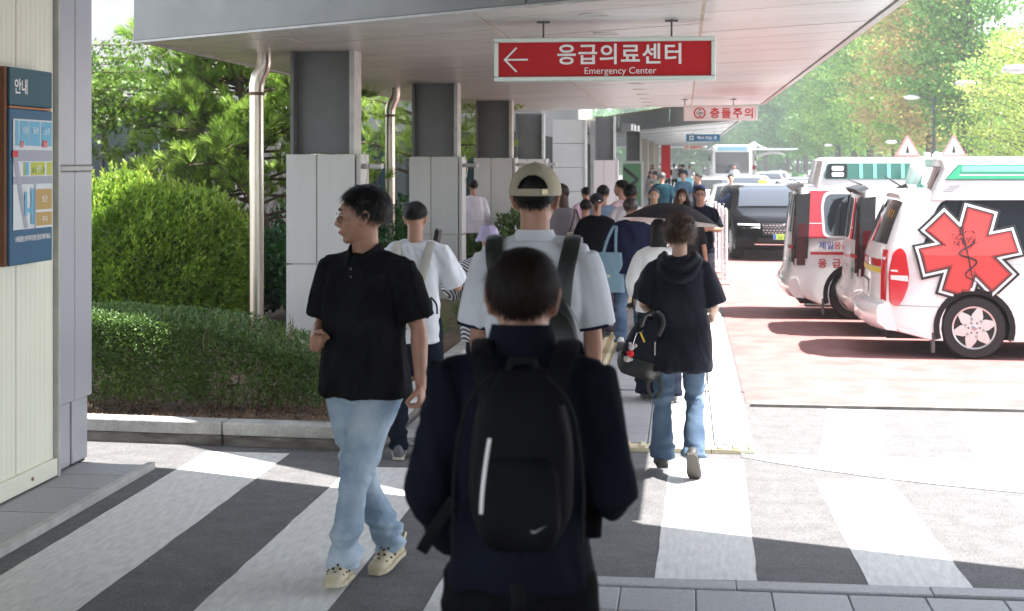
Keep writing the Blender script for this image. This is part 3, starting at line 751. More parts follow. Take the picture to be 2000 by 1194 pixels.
def wheel(parent, x, y, r, w, style, side):
    """wheel with its centre at (x, y); side = -1 shows the face towards -y"""
    o = empty('wheel', (x, y, r), 0, parent=parent)
    b = MB(); b.lathe([(r * .66, -w / 2), (r * .93, -w / 2), (r * .985, -w * .40), (r, -w * .25), (r, w * .25), (r * .985, w * .4), (r * .93, w / 2), (r * .66, w / 2)], 40, axis='y'); b.build('tyre', M_TYRE, o, smooth=50)
    f = side; yf = f * w * .46
    b = MB(); b.lathe([(r * .66, min(yf, yf - f * .12)), (r * .66, max(yf, yf - f * .12))], 32, axis='y'); b.build('rim_back', M_RIMD, o)
    b = MB(); rings = []
    for rr, dy in ((r * .60, -.01), (r * .62, .012), (r * .67, .016), (r * .68, -.01)):
        rings.append([(rr * math.cos(2 * PI * k / 40), yf + f * dy, rr * math.sin(2 * PI * k / 40)) for k in range(40)])
    b.loft(rings, False, closed=True)
    ns = {'star': 6, 'five': 5, 'multi': 10}[style]
    for k in range(ns):
        a = 2 * PI * k / ns + .25
        ca, sa = math.cos(a), math.sin(a)
        if style == 'star': pl = [(.06, -.055), (r * .40, -.052), (r * .63, -.022), (r * .63, .022), (r * .40, .052), (.06, .055)]
        elif style == 'five': pl = [(.05, -.045), (r * .62, -.05), (r * .62, .05), (.05, .045)]
        else: pl = [(.05, -.02), (r * .62, -.018), (r * .62, .018), (.05, .02)]
        v = []
        for dy in (-.012, .016): v += [(p[0] * ca - p[1] * sa, yf + f * dy, p[0] * sa + p[1] * ca) for p in pl]
        n = len(pl); b.add(v, [list(range(n)), list(range(n, 2 * n))] + [(i, (i + 1) % n, n + (i + 1) % n, n + i) for i in range(n)])
    b.lathe([(.075, yf - .01), (.075, yf + f * .018 if f > 0 else yf - .01)] if f > 0 else [(.075, yf + f * .018), (.075, yf + .01)], 24, axis='y')
    b.build('rim', M_RIM, o, smooth=35)
    b = MB()
    for k in range(6):
        a = 2 * PI * k / 6; b.ball((.052 * math.cos(a), yf + f * .02, .052 * math.sin(a)), (.009, .006, .009), 8, 5)
    b.build('wheel_nut', M_BUMP, o)
    b = MB(); b.ball((0, yf + f * .018, 0), (.026, .010, .026), 16, 8); b.build('hub_cap', M_RIM, o, smooth=60)
    b = MB(); b.tube([(.018 * math.cos(t), yf + f * .029, .011 * math.sin(t)) for t in [2 * PI * k / 12 for k in range(12)]], .0022, 5, closed=True)
    b.tube([(-.006, yf + f * .030, -.008), (.006, yf + f * .030, .008)], .002, 5); b.build('hub_emblem', M_BUMP, o)
    return o

def star_poly(cx, cz, L, w, rot, d=0):
    L2, w2 = L + d, w + d; v = []
    for k in range(6):
        a = rot + k * PI / 3; ca, sa = math.cos(a), math.sin(a)
        for px, pz in ((L2, -w2), (L2, w2)): v.append((cx + px * ca - pz * sa, cz + px * sa + pz * ca))
        a2 = a + PI / 6; v.append((cx + 2 * w2 * math.cos(a2), cz + 2 * w2 * math.sin(a2)))
    return v

def rounded(pts, r=.05, n=4):
    out = []; N = len(pts)
    for i, p in enumerate(pts):
        p = Vector(p); a = Vector(pts[i - 1]); c = Vector(pts[(i + 1) % N]); da = (a - p); dc = (c - p); rr = min(r, da.length * .45, dc.length * .45)
        s0 = p + da.normalized() * rr; s1 = p + dc.normalized() * rr
        for k in range(n + 1):
            t = k / n; q = s0 * (1 - t) ** 2 + p * 2 * t * (1 - t) + s1 * t * t; out.append((q.x, q.y))
    return out

def ambulance(loc, rz, label, kind):
    o = empty('ambulance', loc, rz, label, 'ambulance', 'ambulances parked side by side on the red road')
    wr = .30; hw = .72
    if kind == 'star':
        rx = .98; fx = 3.72
        top = [(.02, .36), (-.01, .42), (0, .50), (.05, .55), (.065, .75), (.07, .95), (.12, 1.10), (.20, 1.32), (.28, 1.48), (.36, 1.565), (.55, 1.60), (1.6, 1.61), (3.0, 1.60), (3.25, 1.54), (3.85, 1.06), (4.22, .92), (4.38, .74), (4.42, .5), (4.4, .3), (4.3, .2)]
        belt = .98
    else:
        rx = .82; fx = 3.75
        top = [(.05, .34), (0, .40), (0, .50), (.04, .56), (.06, .80), (.075, 1.0), (.11, 1.3), (.15, 1.50), (.22, 1.575), (.5, 1.61), (1.6, 1.62), (3.0, 1.60), (3.5, 1.44), (4.1, 1.0), (4.35, .82), (4.43, .6), (4.42, .3), (4.3, .2)]
        belt = .98
    bot = arch(fx, wr, .355, .19) + arch(rx, wr, .355, .17) + [(rx - .42, .17), (.2, .25)]
    c = Car(top + bot, hw, belt, 1.62, .13, .13 if kind == 'star' else .07, 4.42)
    c.body('body', M_WPAINT, o)
    b = MB(); b.box((2.2, 0, .42), (4.0, hw * 1.5, .5)); b.box((2.2, 0, .9), (3.4, hw * 1.55, .7)); b.build('underbody', M_UNDER, o)
    for x in (rx, fx):
        for sd in (-1, 1): wheel(o, x, sd * (hw - .115), wr, .2, 'star', sd)
    for sd in (-1, 1):
        for x in (rx, fx):
            ring = []; n = 20
            b = MB(); v = []
            for k in range(n + 1):
                a = -.32 + (PI + .64) * k / n
                for r_ in (.318, .372): v.append((x + r_ * math.cos(a), sd * (hw + .006 + (0.0)), wr + r_ * math.sin(a)))
            b.add(v, [(2 * k, 2 * k + 1, 2 * k + 3, 2 * k + 2) for k in range(n)]); b.build('wheel_arch', M_UNDER, o)
        b = MB(); b.box((rx - .37, sd * (hw - .07), .155), (.03, .12, .19)); b.build('mud_flap', M_BUMP, o)
    # windows
    for sd in (-1, 1):
        if kind == 'star':
            c.decal('side_window', rounded([(.50, 1.04), (.62, 1.42), (.70, 1.55), (2.15, 1.55), (2.15, 1.04)], .07), M_WIN, o, .004, sd)
            c.decal('side_window', rounded([(2.22, 1.04), (2.22, 1.55), (3.0, 1.52), (3.05, 1.04)], .05), M_WIN, o, .004, sd)
            c.decal('side_window', rounded([(3.12, 1.03), (3.08, 1.46), (3.2, 1.44), (3.62, 1.08)], .04), M_WIN, o, .004, sd)
            c.decal('window_rail', [(.56, .985), (.56, 1.005), (3.1, .985), (3.1, .965)], M_BLK, o, .014 if sd < 0 else .004, sd)
        else:
            c.decal('side_window', rounded([(.48, .99), (.46, 1.40), (.50, 1.53), (1.75, 1.53), (1.75, .99)], .09), M_WIN, o, .006, sd)
            c.decal('window_trim', rounded([(.45, .96), (.43, 1.40), (.47, 1.56), (1.78, 1.56), (1.78, .96)], .1), M_WPAINT, o, .0045, sd)
            c.decal('side_window', rounded([(1.85, 1.0), (1.85, 1.5), (3.0, 1.5), (3.4, 1.02)], .06), M_WIN, o, .004, sd)
            c.decal('door_line', [(1.80, .25), (1.808, .25), (1.808, .95), (1.80, .95)], M_BUMP, o, .003, sd)
        c.decal('door_line', [(2.6, .22), (2.607, .22), (2.607, .97), (2.6, .97)], M_BUMP, o, .0035, sd)
    if kind == 'star':
        wpts = [(.115, 1.08), (.155, 1.20), (.20, 1.32), (.25, 1.43), (.285, 1.49)]
        c.slope('rear_window', wpts, -.90, .90, M_WIN, o)
        c.slope('spoiler', [(.285, 1.515), (.275, 1.55), (.35, 1.59)], -.85, .85, M_WPAINT, o, .012)
        for sd in (-1, 1):
            lp = [(.215, .53), (.205, .80), (.25, 1.0), (.31, 1.065), (.355, 1.0), (.385, .80), (.375, .68), (.33, .56), (.28, .49)]
            c.decal('tail_lamp', rounded(lp, .03), M_TAIL, o, .022, sd)
            c.decal('tail_lamp', rounded([(x - .012, z) for x, z in lp], .03), M_TAIL, o, .014, sd)
            c.decal('reverse_lens', [(.215, .75), (.375, .73), (.372, .785), (.215, .79)], M_CLEAR, o, .027, sd)
            c.decal('reverse_lens', [(.215, .825), (.28, .82), (.28, .838), (.215, .842)], M_CLEAR, o, .027, sd)
            c.slope('tail_lamp', [(.062, .53), (.066, .80), (.09, 1.03)], sd * .88, sd * 1.0, M_TAIL, o, .012, 3)
        c.slope('reflective_stripe', [(.068, .86), (.07, .93)], -.86, .86, M_TAIL, o, .004)
        c.slope('reflective_stripe', [(.067, .80), (.068, .85)], -.86, .86, mat('yellow_band', (.62, .5, .04), .4), o, .005)
        c.slope('number_plate', [(.062, .56), (.066, .70)], -.34, .34, M_CLEAR, o, .012)
        c.slope('plate_frame', [(.0615, .545), (.0665, .715)], -.37, .37, M_BUMP, o, .008)
        b = MB(); b.ball((.0, .30, .0), .001)
        # bumper shell
        b = MB(); rings = []
        for t in [-1, -.98, -.9, -.7, -.4, 0, .4, .7, .9, .98, 1]:
            rings.append([c.D(x - .03, t * 1.015, z) for x, z in ((.10, .52), (.0, .50), (-.03, .46), (-.02, .34), (.08, .27), (.20, .26))])
        b.loft(rings, True); b.build('bumper', M_WPAINT, o, smooth=50)
        c.decal('bumper_seam', [(.28, .50), (.66, .49), (.66, .495), (.28, .505)], M_BUMP, o, .004, -1)
        # emblem: six armed star outlined black, white, black, red; rod and snake
        cx, cz, Ls, w, rot = .925, 1.035, .42, .112, R(14) + R(22)
        hole = (rx, wr, .365)
        for d, m_, of in ((.066, M_BLK, .018), (.042, mat('star_white', (.72, .78, .80), .35), .0205), (.018, M_BLK, .023), (.006, mat('star_dark_red', (.30, .03, .03), .35), .0255), (-.012, mat('star_red', (.60, .055, .05), .45), .028)):
            c.decal('star_layer', star_poly(cx, cz, Ls, w, rot - R(22), d), m_, o, of, -1, hole, .05)
        M_INK = mat('ink', (.035, .012, .016), .5)
        ux = Vector((math.sin(R(-10)), math.cos(R(-10)))); vx = Vector((ux.y, -ux.x))
        def em(u, v): q = Vector((cx - .015, cz)) + ux * v + vx * u; return (q.x, q.y)
        v_, f_ = strip_poly([em(0, .27), em(0, -.3)], [.02, .008]); c.decal('staff', v_, M_INK, o, .032, -1, None, faces=f_)
        sp = []
        for k in range(60):
            t = k / 59; a = .085 * (1 - .45 * t); sp.append(em(a * math.sin(t * 3.2 * 2 * PI * .62 + 1.1), .10 - .42 * t))
        v_, f_ = strip_poly(sp, [.022 * (1 - .6 * k / 59) for k in range(60)]); c.decal('snake', v_, M_INK, o, .0345, -1, None, faces=f_)
        rg = random.Random(3)
        for k in range(26):
            a = rg.uniform(0, 2 * PI); r0 = rg.uniform(.02, .10); q0 = (r0 * math.cos(a) * 1.1, .16 + r0 * math.sin(a) * .8); ln = rg.uniform(.03, .07); bd_ = rg.uniform(-2, 2)
            pts = [em(q0[0] + ln * (s_ / 6) * math.cos(a + bd_ * s_ / 6), q0[1] + ln * (s_ / 6) * math.sin(a + bd_ * s_ / 6)) for s_ in range(7)]
            v_, f_ = strip_poly(pts, [.012 * (1 - s_ / 8) for s_ in range(7)]); c.decal('crest', v_, M_INK, o, .0350 + .0002 * k, -1, None, faces=f_)
        # rear window sticker
        tv, tf = text_data('119', .10, .003); bxm = MB()
        vs = []
        for p in tv:
            z = 1.37 + p[1]; x = .155 + (z - 1.20) * .42; q = c.D(x - .012, -.70 + p[0] * 1.2 / hw, z); vs.append(q)
        bxm.add(vs, tf); bxm.build('sticker', mat('sticker_gold', (.6, .3, .05), .5), o)
        # raised roof
        pr = [(.56, 1.50), (.58, 1.56), (.70, 1.80), (.68, 1.885), (.74, 1.91), (3.1, 1.91), (3.45, 1.82), (3.7, 1.52)]
        rc = Car(pr, .66, 1.52, 1.91, .10, .10, 4.4, zr=.01); ro = rc.body('raised_roof', M_WPAINT, o)
        rc.slope('rear_roof_window', [(.61, 1.60), (.655, 1.70), (.69, 1.80)][::1], -.80, .80, M_WIN, ro, .012)
        rc.slope('rear_green_lens', [(.60, 1.57), (.622, 1.63)], -.80, .80, M_GREEND, ro, .014)
        for sd in (-1, 1):
            rc.decal('light_panel', [(.74, 1.70), (.86, 1.835), (3.0, 1.835), (3.1, 1.70)], M_GREEN, ro, .012, sd)
            rc.decal('light_panel_top', [(.88, 1.775), (.885, 1.832), (3.0, 1.832), (3.0, 1.775)], M_GREENP, ro, .016, sd)
            rc.decal('light_rim', [(.725, 1.692), (.85, 1.842), (3.02, 1.842), (3.12, 1.692)], M_GREEND, ro, .008, sd)
            rc.decal('light_tube', [(.86, 1.735), (.86, 1.748), (2.9, 1.748), (2.9, 1.735)], M_CLEAR, ro, .018, sd)
            for k in range(4): rc.decal('vent_slot', [(.70 + .02 * k, 1.575 + k * .018), (.80 + .02 * k, 1.575 + k * .018), (.80 + .02 * k, 1.580 + k * .018), (.70 + .02 * k, 1.580 + k * .018)], M_BUMP, ro, .004, sd)
        b = MB(); b.tube([(.72, -.5, 1.925), (.66, -.5, 1.935), (.64, -.5, 1.91)], .02, 8); b.tube([(.72, .3, 1.93), (.66, .3, 1.94)], .018, 8); b.build('roof_hook', M_WPAINT, ro, smooth=60)
        b = MB(); b.tube([(.40, -.2, 1.60), (.22, -.2, 1.72), (.20, -.2, 1.725)], [.012, .004, .003], 8); b.prism([(.30, 1.60), (.45, 1.60), (.42, 1.645)], -.215, -.185, 'y'); b.build('antenna', M_BLK, o)
    else:
        wpts = [(.079, 1.02), (.095, 1.15), (.11, 1.3), (.14, 1.47)]
        c.slope('rear_window', wpts, -.80, .80, M_WIN, o)
        c.slope('rear_spoiler', [(.145, 1.52), (.085, 1.565), (.21, 1.595)], -.95, .95, M_BLK, o, .008)
        for sd in (-1, 1):
            c.decal('lamp_column', [(.12, .72), (.15, 1.52), (.31, 1.54), (.27, .72)], M_BLK, o, .006, sd)
            c.decal('tail_lamp', [(.14, .64), (.17, 1.16), (.265, 1.16), (.24, .64)], M_TAILD, o, .010, sd)
            c.slope('lamp_column', [(.062, .62), (.078, 1.0), (.11, 1.3), (.145, 1.5)], sd * .80, sd * 1.0, M_BLK, o, .010, 4)
            c.slope('tail_lamp', [(.062, .64), (.078, 1.0), (.10, 1.24)], sd * .84, sd * .99, M_TAILD, o, .014, 4)
        c.slope('number_plate', [(.061, .60), (.064, .74)], -.3, .3, M_CLEAR, o, .012)
        b = MB(); rings = []
        for t in [-1, -.98, -.9, -.7, -.4, 0, .4, .7, .9, .98, 1]:
            rings.append([c.D(x - .03, t * 1.015, z) for x, z in ((.10, .50), (.02, .48), (.0, .44), (.01, .34), (.08, .26), (.20, .25))])
        b.loft(rings, True); b.build('bumper', M_WPAINT, o, smooth=50)
        gx = mat('cross_green', (.02, .20, .12), .4)
        c.slope('green_cross', [(.044, .60), (.060, .80)], -.78, -.745, gx, o, .012, 2); c.slope('green_cross', [(.052, .68), (.057, .72)], -.82, -.70, gx, o, .0135, 2)
        c.slope('red_band', [(.058, .83), (.061, .87)], -.95, -.60, M_RPAINT, o, .012, 3)
        dx_ = .42 if kind == 'plain' else 0
        pr = [(.32 + dx_, 1.52), (.34 + dx_, 1.57), (.42 + dx_, 1.88), (.50 + dx_, 1.915), (2.2, 1.915), (2.5, 1.85), (2.75, 1.52)]
        rc = Car(pr, .64, 1.52, 1.91, .08, .08, 4.4, zr=.01); ro = rc.body('raised_roof', M_WPAINT, o)
        for sd in (-1, 1):
            if kind == 'plain': continue
            rc.decal('light_panel', rounded([(.46, 1.66), (.50, 1.855), (2.2, 1.855), (2.2, 1.66)], .05), M_GREEND, ro, .010, sd)
            for k in range(6): rc.decal('pale_lens', [(.88 + .16 * k, 1.67), (.88 + .16 * k, 1.845), (.92 + .16 * k, 1.845), (.92 + .16 * k, 1.67)], M_GREENP, ro, .014, sd)
            rc.decal('black_housing', rounded([(.48, 1.67), (.52, 1.845), (.74, 1.845), (.74, 1.67)], .03), M_BLK, ro, .012, sd)
            for k in range(2): rc.decal('spot_lens', rounded([(.56, 1.69 + k * .075), (.56, 1.745 + k * .075), (.70, 1.745 + k * .075), (.70, 1.69 + k * .075)], .02), M_CHROME, ro, .016, sd)
        if kind == 'red':
            for sd in (-1, 1):
                c.decal('red_panel', rounded([(.38, .99), (.42, 1.0), (.44, 1.56), (3.2, 1.56), (3.0, 1.60), (.30, 1.60), (.27, 1.2), (.25, .98)], .01) if False else [(.25, .96), (.30, 1.57), (1.9, 1.57), (1.9, .96)], M_RPAINT, o, .0035, sd)
                c.decal('red_stripe', [(.30, .765), (2.6, .765), (2.6, .80), (.30, .80)], M_RPAINT, o, .005, sd)
                c.decal('white_line', [(.25, 1.16), (.45, 1.16), (.45, 1.17), (.25, 1.17)], M_WPAINT, o, .0055, sd)
            M_TB = mat('letter_blue', (.03, .05, .35), .5)
            x = .40
            for t, m_, n in (('제일', M_TB, 2), ('응급', M_TXTR, 2), ('환자이송단', M_TB, 5)):
                tv, tf = text_data(t, .105, .002, width=.085 * n); xs = x + .085 * n / 2
                c.decal('lettering', [(p[0] + xs, p[1] + .875) for p in tv], m_, o, .008, -1, faces=tf); x += .087 * n
            for k, t in enumerate('응급출동'):
                tv, tf = text_data(t, .12, .003, width=.10); c.decal('lettering', [(p[0] + .44 + k * .165, p[1] + .665) for p in tv], M_TXTR, o, .008, -1, faces=tf)
        b = MB(); b.tube([(.25, .1, 1.6), (.1, .1, 1.66)], [.01, .004], 6); b.build('antenna', M_BLK, o)
    for sd in (-1, 1):
        c.decal('door_handle', rounded([(2.66, .90), (2.66, .925), (2.80, .925), (2.80, .90)], .01), M_CHROME, o, .02, sd)
        c.decal('fuel_flap', rounded([(1.62, .70), (1.62, .86), (1.78, .86), (1.78, .70)], .03), M_WPAINT, o, .006, sd)
        c.decal('sill_line', [(rx + .45, .315), (rx + .45, .322), (3.25, .322), (3.25, .315)], M_BUMP, o, .004, sd)
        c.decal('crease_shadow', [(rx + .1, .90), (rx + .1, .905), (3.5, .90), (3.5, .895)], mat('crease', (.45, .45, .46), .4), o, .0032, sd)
    # front end (unseen side of the picture but part of the van)
    c.slope('windscreen', [(3.28, 1.50), (3.55, 1.30), (3.8, 1.10)] if kind == 'star' else [(3.52, 1.42), (3.8, 1.22), (4.05, 1.04)], -.86, .86, M_WIN, o, .008)
    for sd in (-1, 1):
        c.slope('headlight', [(4.30, .82), (4.40, .66)], sd * .62, sd * .92, M_CLEAR, o, .01, 5)
        b = MB(); b.ball((3.3, sd * (hw + .09), 1.08), (.05, .07, .10), 12, 8); b.build('wing_mirror', M_WPAINT, o, smooth=60)
    return o
ambulance((1.735, 14.60, 0), R(-1.5), 'nearest white ambulance with a large red star and snake emblem and green roof lamp', 'star')
ambulance((1.72, 16.26, 0), R(-.5), 'middle white ambulance mostly hidden behind the one with the red star', 'plain')
ambulance((1.17, 17.92, 0), R(0), 'farthest ambulance, white with red upper panel and Korean lettering 응급출동', 'red')

cone = empty('traffic_cone', (1.72, 18.85, 0), 0, 'orange traffic cone behind the red and white ambulance', 'cone')
b = MB(); b.box((0, 0, .02), (.34, .34, .03)); b.build('base', M_BLK, cone, bev=.01)
b = MB(); b.lathe([(.13, .035), (.04, .42), (.03, .44)], 18); b.build('cone', mat('orange_plastic', (.75, .16, .03), .4), cone, smooth=40)
b = MB(); b.lathe([(.094, .19), (.070, .28)], 18); b.build('band', M_SIGNW, cone, smooth=40)

# ------------------------------------------------------------------ passenger cars
def sedan(name, label, loc, rz, paint, group=None, suv=False, taxi=False, detail=True, plate=None, proto={}):
    L = 4.2; hw = .82; H = 1.33 if suv else 1.26
    if suv: prof = [(.02, .35), (0, .55), (.06, .78), (.22, .98), (.50, 1.22), (.85, 1.31), (1.6, 1.34), (2.3, 1.30), (2.62, 1.20), (3.08, .90), (3.7, .80), (4.05, .68), (4.18, .52), (4.18, .32), (4.08, .20)]
    else: prof = [(.02, .35), (0, .55), (.05, .76), (.55, .82), (.95, 1.10), (1.4, 1.22), (1.9, 1.24), (2.3, 1.18), (2.95, .82), (3.7, .72), (4.05, .60), (4.18, .45), (4.16, .30), (4.05, .20)]
    wr = .31 if suv else .285; fx, rx = 3.38, .80
    bot = arch(fx, wr, wr + .045, .20) + arch(rx, wr, wr + .045, .20) + [(.12, .20)]
    c = Car(prof + bot, hw, .80, H, .20, .14, L, zr=.05, fbulge=.32)
    o = empty(name, loc, rz, label, 'car', group)
    c.body('body', paint, o, 42)
    b = MB(); b.box((2.1, 0, .40), (3.7, hw * 1.5, .4)); b.build('underbody', M_UNDER, o)
    for x in (rx, fx):
        for sd in (-1, 1):
            if detail: wheel(o, x, sd * (hw - .10), wr, .2, 'multi' if suv else 'five', sd)
            else:
                b = MB(); b.lathe([(wr * .62, -.1), (wr, -.1), (wr, .1), (wr * .62, .1)], 20, axis='y'); b.mi = 1; b.lathe([(wr * .62, -.09), (wr * .62, .09)], 20, axis='y'); b.build('wheel', [M_TYRE, M_RIM], o, (x, sd * (hw - .10), wr), smooth=40)
    if suv:
        ws_ = [(2.36, 1.275), (2.62, 1.195), (3.02, .94)]; rw = [(.25, 1.0), (.5, 1.215), (.72, 1.28)]
        sw_ = [[(.62, .90), (.72, 1.20), (1.6, 1.25), (1.6, .88)], [(1.66, .88), (1.66, 1.25), (2.28, 1.20), (2.8, .90)]]
    else:
        ws_ = [(2.34, 1.165), (2.6, 1.03), (2.90, .85)]; rw = [(.58, .84), (.75, .97), (.94, 1.09)]
        sw_ = [[(.85, .86), (1.15, 1.10), (1.6, 1.16), (1.6, .84)], [(1.66, .84), (1.66, 1.16), (2.2, 1.12), (2.72, .84)]]
    if rw[0][1] < rw[-1][1]: c.slope('rear_window', rw, -.80, .80, M_WIN, o, .008, 8)
    c.slope('windscreen', ws_, -.84, .84, M_WIN, o, .008, 10)
    for sd in (-1, 1):
        for k, q in enumerate(sw_): c.decal('side_window', rounded(q, .04), M_WIN, o, .006, sd)
        b = MB(); b.ball((2.55, sd * (hw + .07), .93), (.06, .09, .06), 12, 8); b.build('wing_mirror', paint, o, smooth=60)
        if suv:
            for zz in (.625, .575): c.slope('headlight', [(4.09, zz + .028), (4.12, zz)], sd * .50, sd * .93, M_CLEAR, o, .012, 6)
        else: c.slope('headlight', [(3.98, .64), (4.12, .52)], sd * .55, sd * .93, M_CLEAR, o, .012, 5)
        c.slope('tail_lamp', [(.0, .58), (.045, .72)], sd * .45, sd * .95, M_TAIL, o, .012, 5)
        if detail: c.decal('door_line', [(1.63, .28), (1.64, .28), (1.64, .80), (1.63, .80)], M_BLK, o, .004, sd); c.decal('sill_trim', [(1.2, .215), (2.95, .215), (2.95, .235), (1.2, .235)], M_CHROME, o, .006, sd)
    if suv: c.slope('grille', [(4.06, .66), (4.15, .58), (4.18, .46)], -.46, .46, mat('grille_black', (.02, .02, .022), .35, metal=.5), o, .010, 10)
    else: c.slope('grille', [(4.08, .57), (4.16, .46)], -.45, .45, M_BLK, o, .010, 6)
    if suv and detail:
        b = MB()
        for i in range(14):
            for j in range(4):
                t = -.43 + i * .066 + (.033 if j % 2 else 0); z = .635 - j * .042; x = 4.09 + (.66 - z) * .55; x = min(x, 4.17)
                q = c.D(x + .016, t, z); b.box((q[0], q[1], q[2]), (.006, .030, .018))
        b.build('grille_mesh', M_CHROME, o)['kind'] = 'stuff'
        c.slope('bumper_trim', [(4.17, .315), (4.165, .30)], -.62, .62, M_CHROME, o, .014, 8)
        c.slope('lower_grille', [(4.18, .42), (4.18, .34)], -.56, .56, M_UNDER, o, .012, 8)
        b = MB(); b.ball((4.14, 0, .655), (.02, .05, .018), 10, 6); b.build('emblem', M_CHROME, o)
    pm = plate or M_SIGNW
    b = MB(); q = c.D(4.19, 0, .44); b.box((q[0] + .016, 0, .44), (.01, .42, .095)); pl_ = b.build('number_plate', pm, o)
    if plate:
        b = MB(); b.box((q[0] + .022, -.185, .44), (.002, .045, .085)); b.build('plate_strip', mat('plate_blue', (.05, .12, .5), .4), o)
        text_on('lettering', '261노 36', .08, M_BLK, o, (q[0] + .024, .02, .44), (0, 1, 0), (0, 0, 1), width=.32)
    if taxi:
        b = MB(); b.ball((1.9, 0, H + .03), (.09, .16, .07), 14, 8); b.build('roof_lamp', mat('taxi_yellow', (.8, .48, .03), .4), o, smooth=60)
    return o
M_BLKP = mat('black_paint', (.004, .004, .005), .14, spec=.12)
M_SILV = mat('silver_paint', (.42, .43, .44), .25, metal=.5, coat=.5)
M_GREYC = mat('grey_paint', (.12, .125, .13), .25, metal=.4, coat=.6)
M_BLUEC = mat('pale_blue_paint', (.35, .45, .55), .25, metal=.3, coat=.6)
suv_ = sedan('parked_car', 'black electric SUV with green number plate facing the camera beyond the umbrella', (1.50, 31.9, 0), R(-85.5), M_BLKP, 'cars queuing on the drop off road', True, plate=mat('plate_green', (.45, .72, .10), .4)); suv_.scale = (1.14, 1.12, 1.06)
sedan('parked_car', 'silver SUV just behind the black SUV, roof showing behind the man in glasses', (1.35, 37.6, 0), R(-90), M_SILV, 'cars queuing on the drop off road', True)
W_ = M_WPAINT
far = [
 (2.3, 44.5, -90, W_, 0, 1, 'white taxi with a yellow roof lamp behind the black SUV'),
 (4.5, 40.5, -80, W_, 1, 0, 'white SUV with its grey door window behind the bonnet of the black SUV'),
 (7.6, 46.0, -92, W_, 0, 0, 'white saloon right of the red and white ambulance roof line'),
 (.9, 52.0, -90, W_, 1, 0, 'white SUV beside the far walkway in front of the coach'),
 (4.0, 52.0, -90, W_, 0, 0, 'white saloon in the second lane, third from the front'),
 (6.4, 56.0, -90, M_SILV, 0, 0, 'silver saloon in the third lane, nearest of the silver cars there'),
 (2.4, 59.5, -90, W_, 1, 0, 'white SUV in the middle of the queue, directly ahead of the lamp shelter'),
 (4.9, 63.5, -90, M_BLUEC, 0, 0, 'pale blue saloon among the white cars'),
 (8.4, 62.0, -90, W_, 1, 0, 'white SUV at the right side of the queue below the tree trunks'),
 (3.2, 70.0, -90, W_, 0, 0, 'white saloon half way along the queue'),
 (6.6, 72.0, -90, W_, 1, 0, 'white SUV half way along the right hand lane'),
 (9.6, 75.0, -90, M_SILV, 1, 0, 'silver SUV parked at the kerb under the trees'),
 (4.6, 82.0, -90, W_, 1, 0, 'small far white SUV left of centre in the queue'),
 (7.8, 86.0, -90, M_GREYC, 0, 0, 'dark grey saloon far down the road'),
 (10.5, 90.0, -90, W_, 0, 0, 'white saloon far down the road near the trunks'),
 (5.9, 97.0, -90, W_, 0, 0, 'far white saloon near the end of the queue'),
 (9.2, 103.0, -90, W_, 1, 0, 'far white SUV near the end of the queue'),
 (7.0, 112.0, -90, M_SILV, 0, 0, 'farthest silver saloon on the road'),
]
for x, y, a, pm, suv, tx, lab in far:
    sedan('car', lab, (x, y, 0), R(a), pm, 'cars queuing on the drop off road', bool(suv), bool(tx), detail=False)

def coach(loc, label):
    o = empty('coach', loc, 0, label, 'bus')
    b = MB(); b.box((0, 4.2, 1.55), (2.1, 8.4, 2.5)); b.build('body', M_WPAINT, o, bev=.16)
    b = MB(); b.box((0, -.012, 1.85), (1.80, .02, 1.15)); b.build('windscreen', M_WIN, o, bev=.01)
    b = MB(); b.box((0, -.02, 2.62), (1.6, .04, .22)); b.build('destination_board', mat('pale_teal', (.25, .5, .6), .4), o, bev=.008)
    for s_ in (-1, 1):
        b = MB(); b.box((s_ * .78, -.02, .75), (.34, .04, .16)); b.build('headlight', M_CLEAR, o)
        b = MB(); b.box((s_ * 1.055, 4.4, 1.95), (.012, 7.4, .85)); b.build('side_window', M_WIN, o)
        b = MB(); b.tube([(s_ * 1.0, 0, 2.45), (s_ * 1.2, -.25, 2.3), (s_ * 1.22, -.25, 1.95)], [.02, .02, .06], 8); b.build('wing_mirror', M_BLK, o)
        for yy in (1.5, 6.6):
            b = MB(); b.lathe([(.25, -.12), (.42, -.12), (.42, .12), (.25, .12)], 20, axis='x'); b.build('wheel', M_TYRE, o, (s_ * .93, yy, .42))
    return o
coach((2.55, 78, 0), 'white coach with big dark windscreen beside the Y shaped shelter')

# Y shaped white shelter
sh = empty('tensile_shelter', (4.35, 92, 0), 0, 'white mast with curved outspread arms standing behind the coach', 'shelter')
b = MB(); b.tube([(0, 0, 0), (0, 0, 3.15)], [.17, .13], 14); b.build('mast', M_SIGNW, sh, smooth=50)
for s_ in (-1, 1):
    b = MB(); b.tube([(s_ * t * 1.9, 0, 2.15 + .55 * math.sin(min(1, t * 1.05) * PI / 2) - .33 * t * t) for t in [k / 8 for k in range(9)]], [.10 - .005 * k for k in range(9)], 8); b.build('arm', M_SIGNW, sh, smooth=50)
    b = MB(); b.tube([(0, 0, 3.1), (s_ * .6, 0, 2.8), (s_ * 1.15, 0, 2.62)], .04, 6); b.build('stay', M_SIGNW, sh, smooth=50)
b = MB(); b.prism([(-3.2, 0.3), (2.3, .3), (2.3, -6), (-3.2, -6)][::-1], 2.62, 2.70); b.build('roof_sheet', mat('membrane', (.8, .8, .8), .5), sh)
b = MB(); b.lathe([(.16, 0), (.16, .03)], 18, axis='y'); b.build('round_sign', M_SIGNR, sh, (.0, -.2, 1.55))

